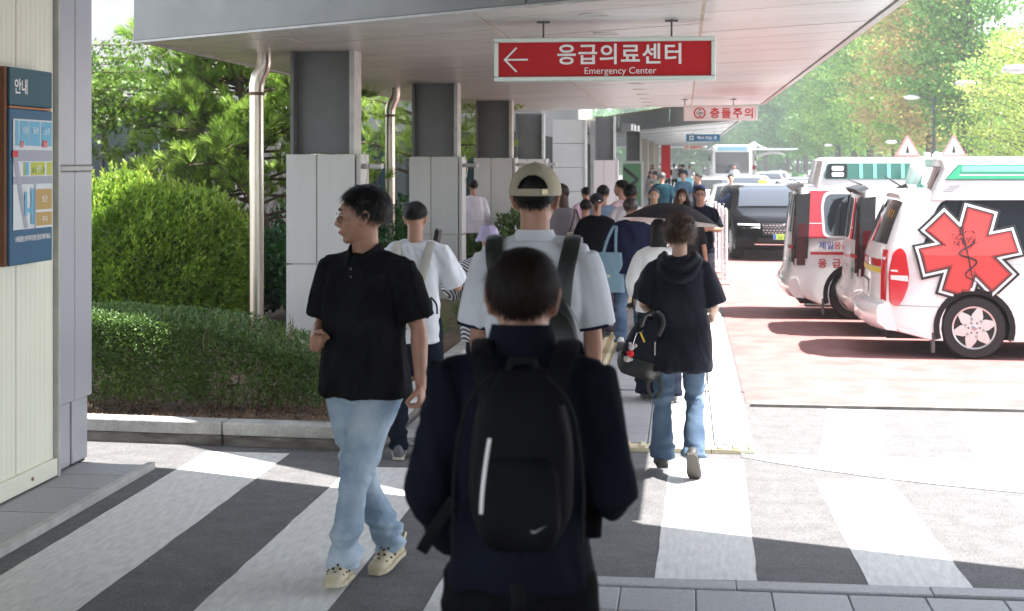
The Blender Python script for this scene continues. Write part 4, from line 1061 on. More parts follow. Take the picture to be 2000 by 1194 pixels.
# kerb side fence posts
for i, (x, y) in enumerate(((.60, 21.9), (.62, 23.0), (.60, 24.2), (.58, 25.6))):
    p = empty('guard_post', (x, y, 0), 0, ['white guard post at the kerb, nearest the camera', 'white guard post second along the kerb', 'white guard post third along the kerb', 'white guard post farthest along the kerb'][i], 'post', 'white posts along the kerb by the black car')
    b = MB(); b.box((-.03, 0, .58), (.035, .05, 1.16)); b.box((.03, 0, .58), (.035, .05, 1.10)); b.build('upright', M_SIGNW, p, bev=.006)
    b = MB()
    for k in range(6): b.box((0, .0, .15 + .18 * k), (.03, .03, .03))
    b.build('spacer', M_STEELL, p)
    b = MB(); b.box((0, 0, .015), (.16, .12, .03)); b.build('foot_plate', M_STEELL, p)
# light blue kiosk box among the crowd
kx = empty('taxi_kiosk', (.02, 40.5, 0), 0, 'light blue ticket kiosk with taxi mark beyond the two men facing the camera', 'kiosk')
b = MB(); b.box((0, 0, .72), (.42, .4, 1.42)); b.build('cabinet', mat('kiosk_blue', (.22, .50, .58), .4), kx, bev=.01)
b = MB(); b.box((0, -.21, .95), (.3, .02, .36)); b.build('screen', mat('kiosk_dark', (.03, .25, .35), .4), kx)
disc('taxi_mark', (0, .95), .05, .09, -.223, M_TXTW, kx)
# green board with chevron behind fifth column
gs = empty('chevron_board', (-1.43, 39.3, 0), 0, 'green board with a black chevron between the two far columns', 'sign')
b = MB(); b.box((0, 0, .95), (.50, .05, 1.75)); b.build('board', mat('board_green', (.07, .17, .075), .5), gs)
b = MB(); bar2(b, (-.22, 1.70), (.17, 1.38), .09, -.03); bar2(b, (.17, 1.40), (-.22, 1.05), .09, -.031); b.build('chevron', M_BLK, gs)
rb = empty('red_banner', (-.85, 66, 0), 0, 'narrow red banner hanging beside the far beige columns', 'banner')
b = MB(); b.box((0, 0, 1.9), (.42, .04, 1.5)); b.build('cloth', M_SIGNR, rb)
b = MB(); b.tube([(-.2, 0, 0), (-.2, 0, 2.7)], .02, 8); b.build('pole', M_STEELL, rb)
for i, (x, y) in enumerate(((-1.75, 60), (-1.65, 68), (-1.6, 77))):
    p = empty('far_column', (x, y, 0), 0, ['beige column beside the seated crowd, nearest of three', 'beige column in the middle of three at the far walkway', 'farthest beige column on the walkway'][i], 'column', 'beige columns far along the walkway')
    b = MB(); b.box((0, 0, 1.43), (.5, .5, 2.82)); b.build('shaft', mat('beige_stone', (.42, .38, .33), .6), p, bev=.01)
    b = MB(); b.box((0, 0, .12), (.58, .58, .24)); b.build('plinth', M_SPECK, p)

# triangle warning signs and street lamps on the right
M_POLE = mat('lamp_pole', (.05, .055, .06), .5)
def lamp(px, py, hz, arm, label, head=1, base=True):
    o = empty('street_lamp', (px, py, 0), 0, label, 'street lamp', 'street lamps along the tree line')
    b = MB(); b.tube([(0, 0, 0), (0, 0, hz)], [.09, .06], 10); b.build('pole', M_POLE, o, smooth=50)
    b = MB(); b.tube([(0, 0, hz - .15), (arm * .6, 0, hz + .05), (arm, 0, hz + .02)], .03, 8); b.build('arm', M_POLE, o, smooth=50)
    b = MB(); b.ball((arm, 0, hz - .02), (.42 * head, .2 * head, .13 * head), 16, 8); b.build('head', M_SIGNW if head < .9 else M_STEELL, o, smooth=60)
    b = MB(); b.ball((arm, 0, hz - .09 * head), (.26 * head, .13 * head, .07 * head), 14, 6); b.build('lens', M_CLEAR, o, smooth=60)
lamp(10.2, 42.5, 4.55, -.75, 'street lamp with the largest grey head at the upper right edge', 1.0)
lamp(10.9, 53, 4.72, -.9, 'street lamp with a pale head left of the one at the right edge', .9)
lamp(10.4, 62, 4.62, -.9, 'street lamp with a dark flat head in the middle of the trees', .8)
lamp(9.0, 60.5, 2.72, -.55, 'low lamp with round white head just above the nearest ambulance', .55)
lamp(7.35, 70, 2.70, -.5, 'low lamp with round white head left of the ambulances', .5)
for i, (x, y) in enumerate(((6.95, 46.2), (8.25, 45.6))):
    p = empty('warning_sign', (x, y, 0), 0, ['white triangle warning sign with red border, the left one above the ambulances', 'white triangle warning sign with red border, the right one above the nearest ambulance'][i], 'sign', 'triangle signs above the ambulances')
    b = MB(); b.tube([(0, 0, 0), (0, 0, 2.6)], .03, 8); b.build('post', M_STEELL, p)
    for nm, r_, yy, mm in (('border', .40, -.03, mat('sign_pink', (.62, .27, .27), .5)), ('face', .29, -.045, M_SIGNW)):
        b = MB(); b.prism([(-r_, -r_ * .58), (r_, -r_ * .58), (0, r_ * 1.15)], yy, yy + .012, 'y'); b.build(nm, mm, p, (0, 0, 2.28))
    b = MB(); b.ball((0, 0, .06), (.03, .004, .035), 8, 5); b.prism([(-.06, -.13), (.06, -.13), (.03, .03), (-.03, .03)], -.003, .003, 'y'); b.build('walking_figure', M_BLK, p, (0, -.052, 2.28))
tw = empty('distant_tower', (92, 262, 0), 0, 'pale distant tower block in the haze at the top right corner', 'building')
b = MB(); b.box((0, 0, 16), (14, 12, 32)); b.build('shaft', mat('tower_pale', (.5, .55, .6), .6), tw)
b = MB()
for k in range(10):
    for j in range(5): b.box((-5.6 + j * 2.8, -6.05, 3 + k * 3), (1.9, .1, 1.6))
b.build('windows', M_WIN, tw)
# ------------------------------------------------------------------ planting
L_SHRUB = leafmat('shrub_leaf', (.15, .27, .03), (.26, .40, .045), .35, .35)
L_HEDGE = leafmat('hedge_leaf', (.065, .13, .028), (.125, .205, .045), .45, .25)
L_PINE = leafmat('pine_needle', (.20, .34, .055), (.35, .50, .085), .35, .35)
L_PINEO = leafmat('pine_needle_old', (.20, .19, .07), (.14, .20, .05), .3, .15)
L_MAPLE = leafmat('maple_leaf', (.06, .13, .015), (.13, .22, .022), .35, .4)
L_JUN = leafmat('conifer_scale', (.03, .11, .025), (.06, .17, .04), .35, .2)
L_GRASS = leafmat('grass_blade', (.12, .20, .05), (.26, .32, .12), .3, .3)
L_T = [leafmat('tree_leaf_lime', (.20, .36, .06), (.30, .46, .09), .4, .4), leafmat('tree_leaf_green', (.11, .26, .05), (.19, .36, .08), .4, .4),
       leafmat('tree_leaf_amber', (.50, .29, .12), (.30, .34, .09), .4, .4), leafmat('tree_leaf_deep', (.08, .20, .07), (.13, .28, .09), .3, .45),
       leafmat('tree_leaf_yellow', (.46, .52, .12), (.36, .48, .11), .35, .45)]
LEAF = [(0, 0, 0), (.16, .35, .03), (.13, .72, .0), (0, 1, -.04), (-.13, .72, 0), (-.16, .35, .03), (0, .5, -.04)]
LEAF_F = [(0, 1, 6, 6), (1, 2, 6, 6), (2, 3, 6, 6), (3, 4, 6, 6), (4, 5, 6, 6), (5, 0, 6, 6)]
LEAF_T = [(0, 1, 6), (1, 2, 6), (2, 3, 6), (3, 4, 6), (4, 5, 6), (5, 0, 6)]
LQ = [(0, 0, 0), (.28, .5, .04), (0, 1, 0), (-.28, .5, .04)]; LQ_F = [(0, 1, 2, 3)]

def rnd_dir(n):
    d = RNG.normal(size=(n, 3)); return d / np.linalg.norm(d, axis=1, keepdims=True)

def blob_points(n, c, r, lump=.18, seed=0, shell=.35, zmin=-.6, box=0.):
    """points through the outer part of a lumpy ellipsoid (box > 0 squares it off); returns positions and outward directions"""
    d = rnd_dir(int(n * 1.7)); d = d[d[:, 2] > zmin][:n]
    if box: 
        q = 1 / (np.abs(d) ** box).sum(1) ** (1 / box)
    else: q = np.ones(len(d))
    k = 1 + lump * vnoise(d * 2.3 + seed * 7.1, seed) + lump * .6 * vnoise(d * 5.5 + 3.3, seed + 1)
    rad = q * k * (1 - shell * RNG.random(len(d)) ** 1.8)
    return np.array(c) + d * rad[:, None] * np.array(r), d

def foliage(name, leafm, parent, pos, dirs, size, up=.5, spread=.8, tmpl=(LEAF, LEAF_T), per=1, pitch=0.):
    n = len(pos)
    if per > 1: pos = np.repeat(pos, per, 0); dirs = np.repeat(dirs, per, 0)
    d = dirs * 1.0 + np.array([0, 0, up]) + spread * rnd_dir(len(pos))
    rot = rot_frames(d, RNG.random(len(pos)) * 6.28)
    s = size * (.7 + .6 * RNG.random(len(pos)))
    me = scatter_mesh(name, tmpl[0], tmpl[1], pos, rot, s, leafm)
    return put(name, me, parent)

def twigs(parent, base, targets, r0, name='stem', m=None, wob=.08, n=7):
    b = MB(); rg = random.Random(5)
    for t in targets:
        p = Vector(base[rg.randrange(len(base))]); q = Vector(t); pts = []
        for k in range(n):
            u = k / (n - 1); w = wob * math.sin(u * PI) * (q - p).length
            pts.append(p.lerp(q, u) + Vector((rg.uniform(-w, w), rg.uniform(-w, w), rg.uniform(-w, w) * .5 + .15 * (q - p).length * math.sin(u * PI) * 0)))
        b.tube(pts, [r0 * (1 - .75 * k / (n - 1)) for k in range(n)], 6)
    return b.build(name, m or M_BARK, parent, smooth=60)

# --- clipped front hedge (small leaves), long lumpy box from the pillar to the first column
hd = empty('boxwood_hedge', (-4.2, 9.82, .13), 0, 'low dark green small leaved hedge along the granite kerb', 'hedge')
n = 85000
u = RNG.random(n); 
x = -1.9 + 3.65 * u; end = np.clip((1.8 - x) / .8, 0, 1) ** .6
hgt = (.67 * (.55 + .45 * end) - .10 * u) + .05 * vnoise(np.stack([x * 2.2, u * 0, u * 0], 1), 9)
face = RNG.random(n)
yf = np.where(face < .62, -.33 + .16 * RNG.random(n) ** 2, -.33 + .95 * RNG.random(n))
zf = np.where(face < .62, .06 + (hgt - .06) * RNG.random(n) ** .72, hgt - .12 * RNG.random(n) ** 2)
yf = yf + np.where(face < .62, .10 * (zf / hgt - .6) ** 2 * 2, 0) + .06 * vnoise(np.stack([x * 3, zf * 4, x * 0], 1), 12)
zf = zf - .10 * np.clip((-.2 - yf) / .13, 0, 1) * (face >= .62)
hole = vnoise(np.stack([x * 2.6, zf * 4.5, x * 0 + 4.], 1), 21)
keep = (hole > -.62 - .9 * np.clip((zf - .25) / .3, 0, 1)) | (zf > .55 * hgt)
thin = RNG.random(n) < np.where(x > .95, .55, 1)
k = keep & thin; P = np.stack([x, yf, zf], 1)[k]; D = np.stack([x * 0, np.where(face < .62, -.8, -.1), np.where(face < .62, .3, 1.)], 1)[k]
foliage('foliage', L_HEDGE, hd, P, D, .032, .2, 1.1)
b = MB(); rg = random.Random(2)
for k in range(110):
    x0 = rg.uniform(-1.8, 1.9); y0 = rg.uniform(-.15, .35); p = Vector((x0, y0, -.02)); pts = [p]; d = Vector((rg.uniform(-.5, .5), rg.uniform(-.7, .2), 1.2)).normalized()
    for j in range(6): d = (d + Vector((rg.uniform(-.35, .35), rg.uniform(-.3, .3), rg.uniform(-.1, .25)))).normalized(); p = p + d * rg.uniform(.08, .14); pts.append(p)
    r0 = rg.uniform(.004, .011); b.tube(pts, [r0 * (1 - .13 * j) for j in range(7)], 6)
b.build('stem', mat('pale_bark', (.17, .115, .07), .9, var=.3, vscale=20, bump=.5), hd, smooth=60)

# --- the big rounded shrub behind it
sb = empty('rounded_shrub', (-5.55, 14.3, .13), 0, 'big rounded bright green shrub standing behind the low hedge', 'shrub')
P1, D1 = blob_points(26000, (-.05, 0, .52), (1.28, 1.1, 1.02), .12, 4, .30, -.5, 0)
foliage('foliage', L_SHRUB, sb, P1, D1, .052, .45, .75, per=4)
P2, D2 = blob_points(500, (-.05, 0, .53), (1.29, 1.1, 1.04), .13, 4, .02, .15, 0)
sp = np.repeat(P2, 9, 0) + np.repeat(np.array([[0, 0, .012]]), len(P2) * 9, 0) * np.tile(np.arange(9), len(P2))[:, None]
foliage('new_shoots', leafmat('shoot_leaf', (.24, .36, .04), (.34, .44, .05), .25, .35), sb, sp, np.repeat(D2, 9, 0) * .3, .046, .9, .8)
twigs(sb, [(0, 0, 0), (.2, .1, 0), (-.3, .1, 0), (.5, 0, 0)], [tuple(p) for p in P1[:60]], .02)
b = MB(); b.ball((-.05, .15, .40), (.92, .75, .70), 20, 12); b.build('inner_dark_core', mat('inner_shade_leaf', (.03, .05, .012), .9), sb, smooth=180)  # solid core against see-through, the shrub's inner shade put into its colour

# --- darker shrubs to the right of it, behind the downpipe
for i, (x, y, rx, ry, rz, lab) in enumerate(((-3.95, 15.4, .75, .8, .62, 'feathery dark green shrub behind the nearest downpipe'), (-4.6, 19.2, 1.0, .9, .8, 'taller feathery shrub behind the big rounded shrub, to its right'), (-4.0, 22.0, 1.1, .8, .5, 'low leafy bush between the first and second columns'))):
    s_ = empty('conifer_shrub' if i < 2 else 'leafy_bush', (x, y, .13), 0, lab, 'shrub')
    P1, D1 = blob_points(6000, (0, 0, rz * .75), (rx, ry, rz), .22, 9 + i, .4, -.6)
    foliage('foliage', L_JUN, s_, P1, D1, .06, .3, .9, tmpl=(LQ, LQ_F), per=3)
    twigs(s_, [(0, 0, 0)], [tuple(p) for p in P1[:14]], .025)

# --- pine: trunk, limbs and tufts of long needles
pn = empty('pine_tree', (-5.75, 17.6, .13), 0, 'bright pine tree with long needles between the pillar and the first column', 'tree')
rg = random.Random(11)
trunk = [Vector((.5, .4, -.1)), Vector((.42, .3, .7)), Vector((.25, .2, 1.4)), Vector((.3, .1, 2.1)), Vector((.1, 0, 2.9)), Vector((.15, 0, 3.6))]
b = MB(); b.tube(trunk, [.11, .10, .085, .07, .05, .03], 10); b.build('trunk', M_BARK, pn, smooth=60)
b = MB(); tips = []
for k in range(120):
    u = rg.uniform(.02, 1) ** .95; z = .75 + 2.85 * u; ti = min(4, int((z - .0) / .72)); p = trunk[ti].lerp(trunk[ti + 1], .5); p = Vector((p.x, p.y, z))
    a = rg.uniform(0, 2 * PI); reach = (1.75 - .6 * u) * rg.uniform(.55, 1.05); q = p + Vector((math.cos(a) * reach * 1.05, math.sin(a) * reach, rg.uniform(-.25, .45)))
    m_ = p.lerp(q, .5) + Vector((0, 0, rg.uniform(-.15, .1))); b.tube([p, m_, q], [.022, .014, .007], 5)
    for j in range(19):
        w = rg.uniform(.35, 1.05); c = (p.lerp(m_, w * 2) if w < .5 else m_.lerp(q, w * 2 - 1)); dv = Vector((rg.gauss(0, 1), rg.gauss(0, 1), rg.uniform(.1, 1.4))).normalized()
        t = c + dv * rg.uniform(.06, .26); tips.append((t, (dv + (q - p).normalized() * .5 + Vector((0, 0, .5))).normalized()))
b.build('branch', M_BARK, pn, smooth=60)
def needles(tips, n, L, name, m, parent, spread=.75, w=.0022):
    T = np.array([t[0][:] for t in tips]); Dd = np.array([t[1][:] for t in tips])
    pos = np.repeat(T, n, 0); d = np.repeat(Dd, n, 0) + spread * rnd_dir(len(pos))
    pos = pos + np.repeat(Dd, n, 0) * (RNG.random(len(pos)) * .08)[:, None]
    tv = [(-w, 0, 0), (w, 0, 0), (w * .4, 1, 0), (-w * .4, 1, 0)]
    tv = [(a / L, b_, c) for a, b_, c in tv]
    me = scatter_mesh(name, tv, [(0, 1, 2, 3)], pos, rot_frames(d, RNG.random(len(pos)) * 6.28), L * (.75 + .4 * RNG.random(len(pos))), m); return put(name, me, parent)
needles(tips, 52, .14, 'needles', L_PINE, pn, .6, .005)
needles([t for t in tips if rg.random() < .35], 30, .13, 'old_needles', L_PINEO, pn, 1.1, .003)
# second, shaded pine behind the first columns
pn2 = empty('pine_tree', (-4.7, 24.5, .13), 0, 'shaded pine seen between the first two columns with a leaning trunk', 'tree')
b = MB(); b.tube([(.9, -.3, -.1), (.75, -.3, .8), (.5, -.2, 1.6), (.1, 0, 2.6), (0, 0, 3.6)], [.16, .15, .13, .10, .05], 10); b.build('trunk', M_BARK, pn2, smooth=60)
t2 = []
for k in range(900):
    a = rg.uniform(0, 2 * PI); r_ = 1.9 * rg.random() ** .5; t2.append((Vector((math.cos(a) * r_, math.sin(a) * r_, rg.uniform(1.55, 4.4))), Vector((rg.uniform(-.6, .6), rg.uniform(-.6, .6), .8)).normalized()))
b = MB()
for k in range(30): q = t2[k * 9][0]; b.tube([(.2, 0, q.z - .3), q.lerp(Vector((.2, 0, q.z)), .4), q], [.03, .02, .01], 5)
b.build('branch', M_BARK, pn2)
needles(t2, 30, .18, 'needles', L_PINE, pn2, .9, .005)

# --- maple, upper left
mp_ = empty('maple_tree', (-7.35, 16.2, .13), 0, 'dark green maple with layered lacy branches at the upper left', 'tree')
b = MB(); b.tube([(-1.5, .5, -.1), (-1.3, .4, 1.2), (-.8, .3, 2.2), (-.2, .1, 3.0)], [.12, .11, .08, .04], 9); b.build('trunk', M_BARK, mp_, smooth=60)
b = MB(); pos = []; 
for k in range(46):
    z = rg.uniform(1.75, 3.2); p = Vector((-.8, .3, min(2.9, z - .2))); a = rg.uniform(-1.1, 1.6); L_ = rg.uniform(.7, 2.2) * (1.05 if z > 2.1 else .8); q = p + Vector((math.cos(a) * L_, math.sin(a) * L_ * .8, z - p.z))
    b.tube([p, p.lerp(q, .5) + Vector((0, 0, .12)), q], [.02, .013, .005], 5)
    for j in range(260):
        u = rg.uniform(.25, 1.08); w = .30 * (1.15 - u * .6); c = p.lerp(q, u); pos.append((c.x + rg.gauss(0, w), c.y + rg.gauss(0, w), c.z + rg.gauss(0, .045) - .10 * abs(rg.gauss(0, 1)) * w + .08))
b.build('branch', M_BARK, mp_, smooth=60)
ML = [(0, 0, 0), (.10, .35, .02), (.48, .30, 0), (.18, .55, .02), (.30, .92, 0), (.0, .62, .03), (-.30, .92, 0), (-.18, .55, .02), (-.48, .30, 0), (-.10, .35, .02)]
MLF = [(0, 1, 9), (1, 2, 3), (3, 4, 5), (5, 6, 7), (7, 8, 9), (1, 3, 5), (1, 5, 9), (9, 5, 7)]
pos = np.array(pos); foliage('foliage', L_MAPLE, mp_, pos, np.tile([.3, -.2, -.25], (len(pos), 1)), .075, 0, .75, tmpl=(ML, MLF))

# --- ornamental grass and small shrubs inside the planter edge
for i, (x, y, sc, lab) in enumerate(((-2.25, 11.9, 1., 'tuft of ornamental grass at the planter edge nearest the camera'), (-2.3, 13.1, 1.2, 'tuft of ornamental grass second along the planter edge'), (-2.25, 14.6, 1.2, 'tuft of ornamental grass third along the planter edge'), (-2.35, 16.3, 1.1, 'tuft of ornamental grass farthest along the planter edge'), (-2.6, 10.6, .5, 'small tuft of grass behind the kerb beside the man on the phone'))):
    g = empty('ornamental_grass', (x, y, .12), 0, lab, 'grass tuft', 'grass tufts in the planter')
    nb = 420; a = RNG.random(nb) * 6.28; ln = (.28 + .22 * RNG.random(nb)) * sc; out = (.12 + .38 * RNG.random(nb)) * sc; vs = []; fs = []
    b = MB()
    for k in range(nb):
        ca, sa = math.cos(a[k]), math.sin(a[k]); w = .0035; bx_, by_ = ca * .05 * rg.random(), sa * .05 * rg.random(); row = []
        for j in range(5):
            t = j / 4; r_ = out[k] * t * t; z = ln[k] * (1.25 * t - .45 * t * t * (1 + out[k])); ww = w * (1 - t * .9)
            row.append((bx_ + ca * r_ - sa * ww, by_ + sa * r_ + ca * ww, z)); row.append((bx_ + ca * r_ + sa * ww, by_ + sa * r_ - ca * ww, z))
        b.add(row, [(2 * j, 2 * j + 1, 2 * j + 3, 2 * j + 2) for j in range(4)])
    b.build('blades', L_GRASS, g)
for i, (x, y, r_, lab) in enumerate(((-2.6, 19.5, .42, 'small leafy bush beside the second column'), (-2.55, 22.0, .5, 'small leafy bush in front of the third column'), (-2.95, 25.5, .7, 'dark bush beyond the third column'))):
    s_ = empty('small_bush', (x, y, .13), 0, lab, 'shrub', 'small bushes between the columns')
    P1, D1 = blob_points(1800, (0, 0, r_ * .7), (r_, r_, r_ * 1.1), .25, 30 + i, .5, -.6)
    foliage('foliage', L_HEDGE, s_, P1, D1, .07, .3, .9, tmpl=(LQ, LQ_F), per=3); twigs(s_, [(0, 0, 0)], [tuple(p) for p in P1[:8]], .015)

# mulch chips and dry leaves
nm = 9000; px = -5.6 + 3.5 * RNG.random(nm); py = 9.25 + 3.2 * RNG.random(nm) ** 1.5
pz = .14 + .03 * vnoise(np.stack([px * 2.1, py * 2.1, px * 0], 1), 3)
me = scatter_mesh('mulch', [(-.5, 0, 0), (.5, 0, .1), (.35, .5, .15), (-.3, .4, .1)], [(0, 1, 2, 3)], np.stack([px, py, pz], 1), rot_frames(rnd_dir(nm) * [1, 1, .3], RNG.random(nm) * 6), .022 * (.5 + RNG.random(nm)), mat('mulch_chip', (.16, .10, .06), .9, island=.6))
o = put('mulch', me); tag(o, kind='stuff')

# --- the line of tall trees on the right, and the far wood
def tree_proto(kind, H, Rr, leafm, n, seed, conical=True, lsz=.2, cz=.18):
    rg = random.Random(seed); o = bpy.data.objects.new('tall_tree', None); 
    b = MB(); b.tube([(0, 0, -.1), (.05, 0, H * .3), (0, .05, H * .62), (0, 0, H * .95)], [H * .019, H * .015, H * .009, .03], 8); tr = b.mesh('trunk', mat('tree_bark', (.09, .075, .065), .9, var=.3, vscale=3), 60)
    b = MB(); pos = []; dirs = []
    nb = 90
    for k in range(nb):
        u = (k + rg.random()) / nb; z = H * (cz + (1 - cz) * u * .97)
        prof = (math.sin(min(1, u * 2.6 + .15) * PI / 2) * (1 - u) ** .62) if conical else (math.sin(PI * (.12 + .86 * u)) ** .55)
        a = k * 2.4 + rg.uniform(-.4, .4); L_ = Rr * prof * rg.uniform(.65, 1.15); q = Vector((math.cos(a) * L_, math.sin(a) * L_, z + L_ * rg.uniform(-.05, .35))); p = Vector((0, 0, z - L_ * .15))
        b.tube([p, p.lerp(q, .6), q], [.03, .018, .008], 4)
        m_ = int(n / nb * (.4 + .9 * prof)); 
        for j in range(m_):
            t = rg.uniform(.15, 1.05); s_ = Rr * .16 * (1.2 - .5 * t); c = p.lerp(q, t)
            pos.append((c.x + rg.gauss(0, s_), c.y + rg.gauss(0, s_), c.z + rg.gauss(0, s_ * .42))); dirs.append((math.cos(a), math.sin(a), .25))
    br = b.mesh('branch', bpy.data.materials['tree_bark'])
    pos = np.array(pos); dirs = np.array(dirs)
    me = scatter_mesh('crown', LQ, LQ_F, pos, rot_frames(dirs + 1.0 * rnd_dir(len(pos)), RNG.random(len(pos)) * 6.28), lsz * (.6 + .8 * RNG.random(len(pos))), leafm)
    return tr, br, me
TP = {'lime': tree_proto(0, 14, 3.1, L_T[0], 22000, 1, lsz=.185), 'green': tree_proto(0, 13, 3.0, L_T[1], 22000, 2, lsz=.185), 'amber': tree_proto(0, 13.5, 3.2, L_T[2], 20000, 3, lsz=.185), 'deep': tree_proto(0, 11, 3.2, L_T[3], 9000, 4, False, .28), 'yellow': tree_proto(0, 9, 3.3, L_T[4], 15000, 5, False, .14, .22)}
rows_ = [
 ('yellow', 10.9, 47.5, .68, 'pale yellow green sparse tree at the right edge'), ('lime', 13.6, 56, .60, 'lime green tree behind the sparse yellow one at the right'),
 ('green', 11.9, 62.5, 1.1, 'mid green tree between the sparse right tree and the amber tree'), ('amber', 11.6, 70, 1.08, 'tall tree turning amber, nearest of the amber ones'),
 ('lime', 12.0, 79, 1.05, 'lime green tree left of the nearest amber tree'), ('amber', 12.4, 87, 1.0, 'second amber tree along the row'), ('lime', 12.1, 96, 1.1, 'lime tree left of the second amber tree'),
 ('green', 12.2, 106, 1.12, 'green conical tree in the middle of the row'), ('lime', 12.2, 117, 1.15, 'slim lime tree in the middle of the row'), ('green', 12.0, 129, 1.1, 'green tree beyond the middle of the row'),
 ('green', 11.7, 142, 1.1, 'green tree far down the row'), ('deep', 11.0, 156, 1.3, 'dark green round tree far down the row'), ('deep', 9.6, 172, 1.25, 'dark round tree at the left end of the row'), ('green', 8.6, 186, 1.0, 'hazy green tree near the far canopy edge'),
 ('deep', 6.4, 196, 1.1, 'hazy dark tree behind the white shelter, right'), ('deep', 3.2, 202, 1.05, 'hazy dark tree behind the white shelter, left'), ('deep', -1.5, 205, 1.0, 'hazy dark tree at the end of the walkway'), ('deep', -6.5, 190, 1.0, 'hazy dark tree beyond the far walkway'),
]
for i, (k, x, y, s_, lab) in enumerate(rows_):
    o = empty('tall_tree', (x, y, 0), i * 1.7, lab, 'tree', 'trees along the road'); o.scale = (s_, s_, s_)
    for nm, me in zip(('trunk', 'branch', 'crown'), TP[k]): put(nm, me, o)
ORD = ['nearest the camera', 'second from the near end', 'third from the near end', 'fourth from the near end', 'fifth from the near end', 'sixth from the near end', 'middle of the row', 'sixth from the far end', 'fifth from the far end', 'fourth from the far end', 'third from the far end', 'second from the far end', 'farthest away']
rg = random.Random(8); k2 = 0
for y in range(60, 200, 11):
    for dx in (6.5, 13):
        k = rg.choice(['green', 'lime', 'deep', 'green']); o = empty('tall_tree', (12.3 + dx + rg.uniform(-1, 1) - max(0, y - 130) * .05, y + rg.uniform(-3, 3), 0), rg.uniform(0, 6), '%s in the %s row behind the roadside trees, %s' % ({'green': 'green tree', 'lime': 'lime green tree', 'deep': 'dark round tree'}[k], 'first' if dx < 7 else 'second', ORD[(y - 60) // 11]), 'tree', 'background trees behind the roadside row'); s_ = rg.uniform(1.05, 1.3) * (.5 if (o.location.x + .12 * y) / y > .29 else 1); o.scale = (s_, s_, s_)
        for nm, me in zip(('trunk', 'branch', 'crown'), TP[k]): put(nm, me, o)
hz_ = MB(); 
for a, c in (((9.2, 44), (8.8, 120)), ((8.8, 120), (5, 175))):
    pass
kb = MB(); kb.prism([(8.9, 40), (60, 40), (60, 190), (6, 190), (8.9, 120)], -.05, .13); o = kb.build('far_pavement', M_GRANL); o['kind'] = 'structure'
pos, d = blob_points(14000, (0, 0, 0), (1, 1, 1), .2, 3, .9, -.1)
pos = pos * [1, 1, 1]; xx = RNG.random(len(pos)); pos = np.stack([10.4 + 1.0 * RNG.random(len(pos)) - .9 * np.clip(xx - .55, 0, 1) * 6, 47 + 120 * xx, .15 + .55 * RNG.random(len(pos))], 1)
me = scatter_mesh('ground_cover', LQ, LQ_F, pos, rot_frames(d + [0, 0, .6], RNG.random(len(pos)) * 6), .3, L_T[3]); o = put('ground_cover', me); tag(o, kind='stuff')
pos = np.stack([-60 + 140 * RNG.random(16000), 212 + 14 * RNG.random(16000), 9.5 * RNG.random(16000) ** .8], 1)
me = scatter_mesh('far_wood', LQ, LQ_F, pos, rot_frames(rnd_dir(16000), RNG.random(16000) * 6), 1.5 * (.5 + RNG.random(16000)), L_T[3]); o = put('far_wood', me); tag(o, kind='stuff')
# ------------------------------------------------------------------ people
M_SKIN = mat('skin', (.40, .215, .145), .5, subs=.05, col2=(.33, .165, .11), vscale=14, bump=.1, bscale=220)
M_SKIN2 = mat('skin_fair', (.50, .30, .215), .5, subs=.08, var=.06, vscale=14)
M_HAIR = mat('black_hair', (.006, .005, .005), .5, island=.5, spec=.25)
M_HAIRB = mat('brown_hair', (.05, .023, .012), .5, island=.6, spec=.3)
M_HAIRG = mat('grey_hair', (.10, .10, .10), .5, island=.5, var=.3, vscale=30)
M_EYE = mat('eye_dark', (.01, .008, .007), .25); M_LIP = mat('lips', (.42, .15, .12), .5)
def fab(name, col, rough=.92, v=.10, sheen=0., bs=350, bump=.18, **k): return mat(name, col, rough, var=v, vscale=5, bump=bump, bscale=bs, sheen=sheen, spec=.05 if max(col) < .1 else .25, **k)
M_DEN = fab('light_denim', (.17, .25, .34), col2=(.44, .52, .60), bs=420)
M_DENM = fab('mid_denim', (.03, .055, .10), col2=(.105, .155, .225), bs=420)
M_SOLE = mat('rubber_sole', (.10, .095, .09), .7); M_SHOE = mat('dark_shoe', (.03, .03, .032), .5)

def V(*a): return Vector(a)
def sring(c, hw, hd, e=2.5, n=24, M=None):
    out = []
    for k in range(n):
        a = 2 * PI * k / n; ca, sa = math.cos(a), math.sin(a)
        p = Vector((math.copysign(abs(ca) ** (2 / e), ca) * hw, math.copysign(abs(sa) ** (2 / e), sa) * hd, 0)) + Vector(c)
        out.append(M @ p if M else p)
    return out

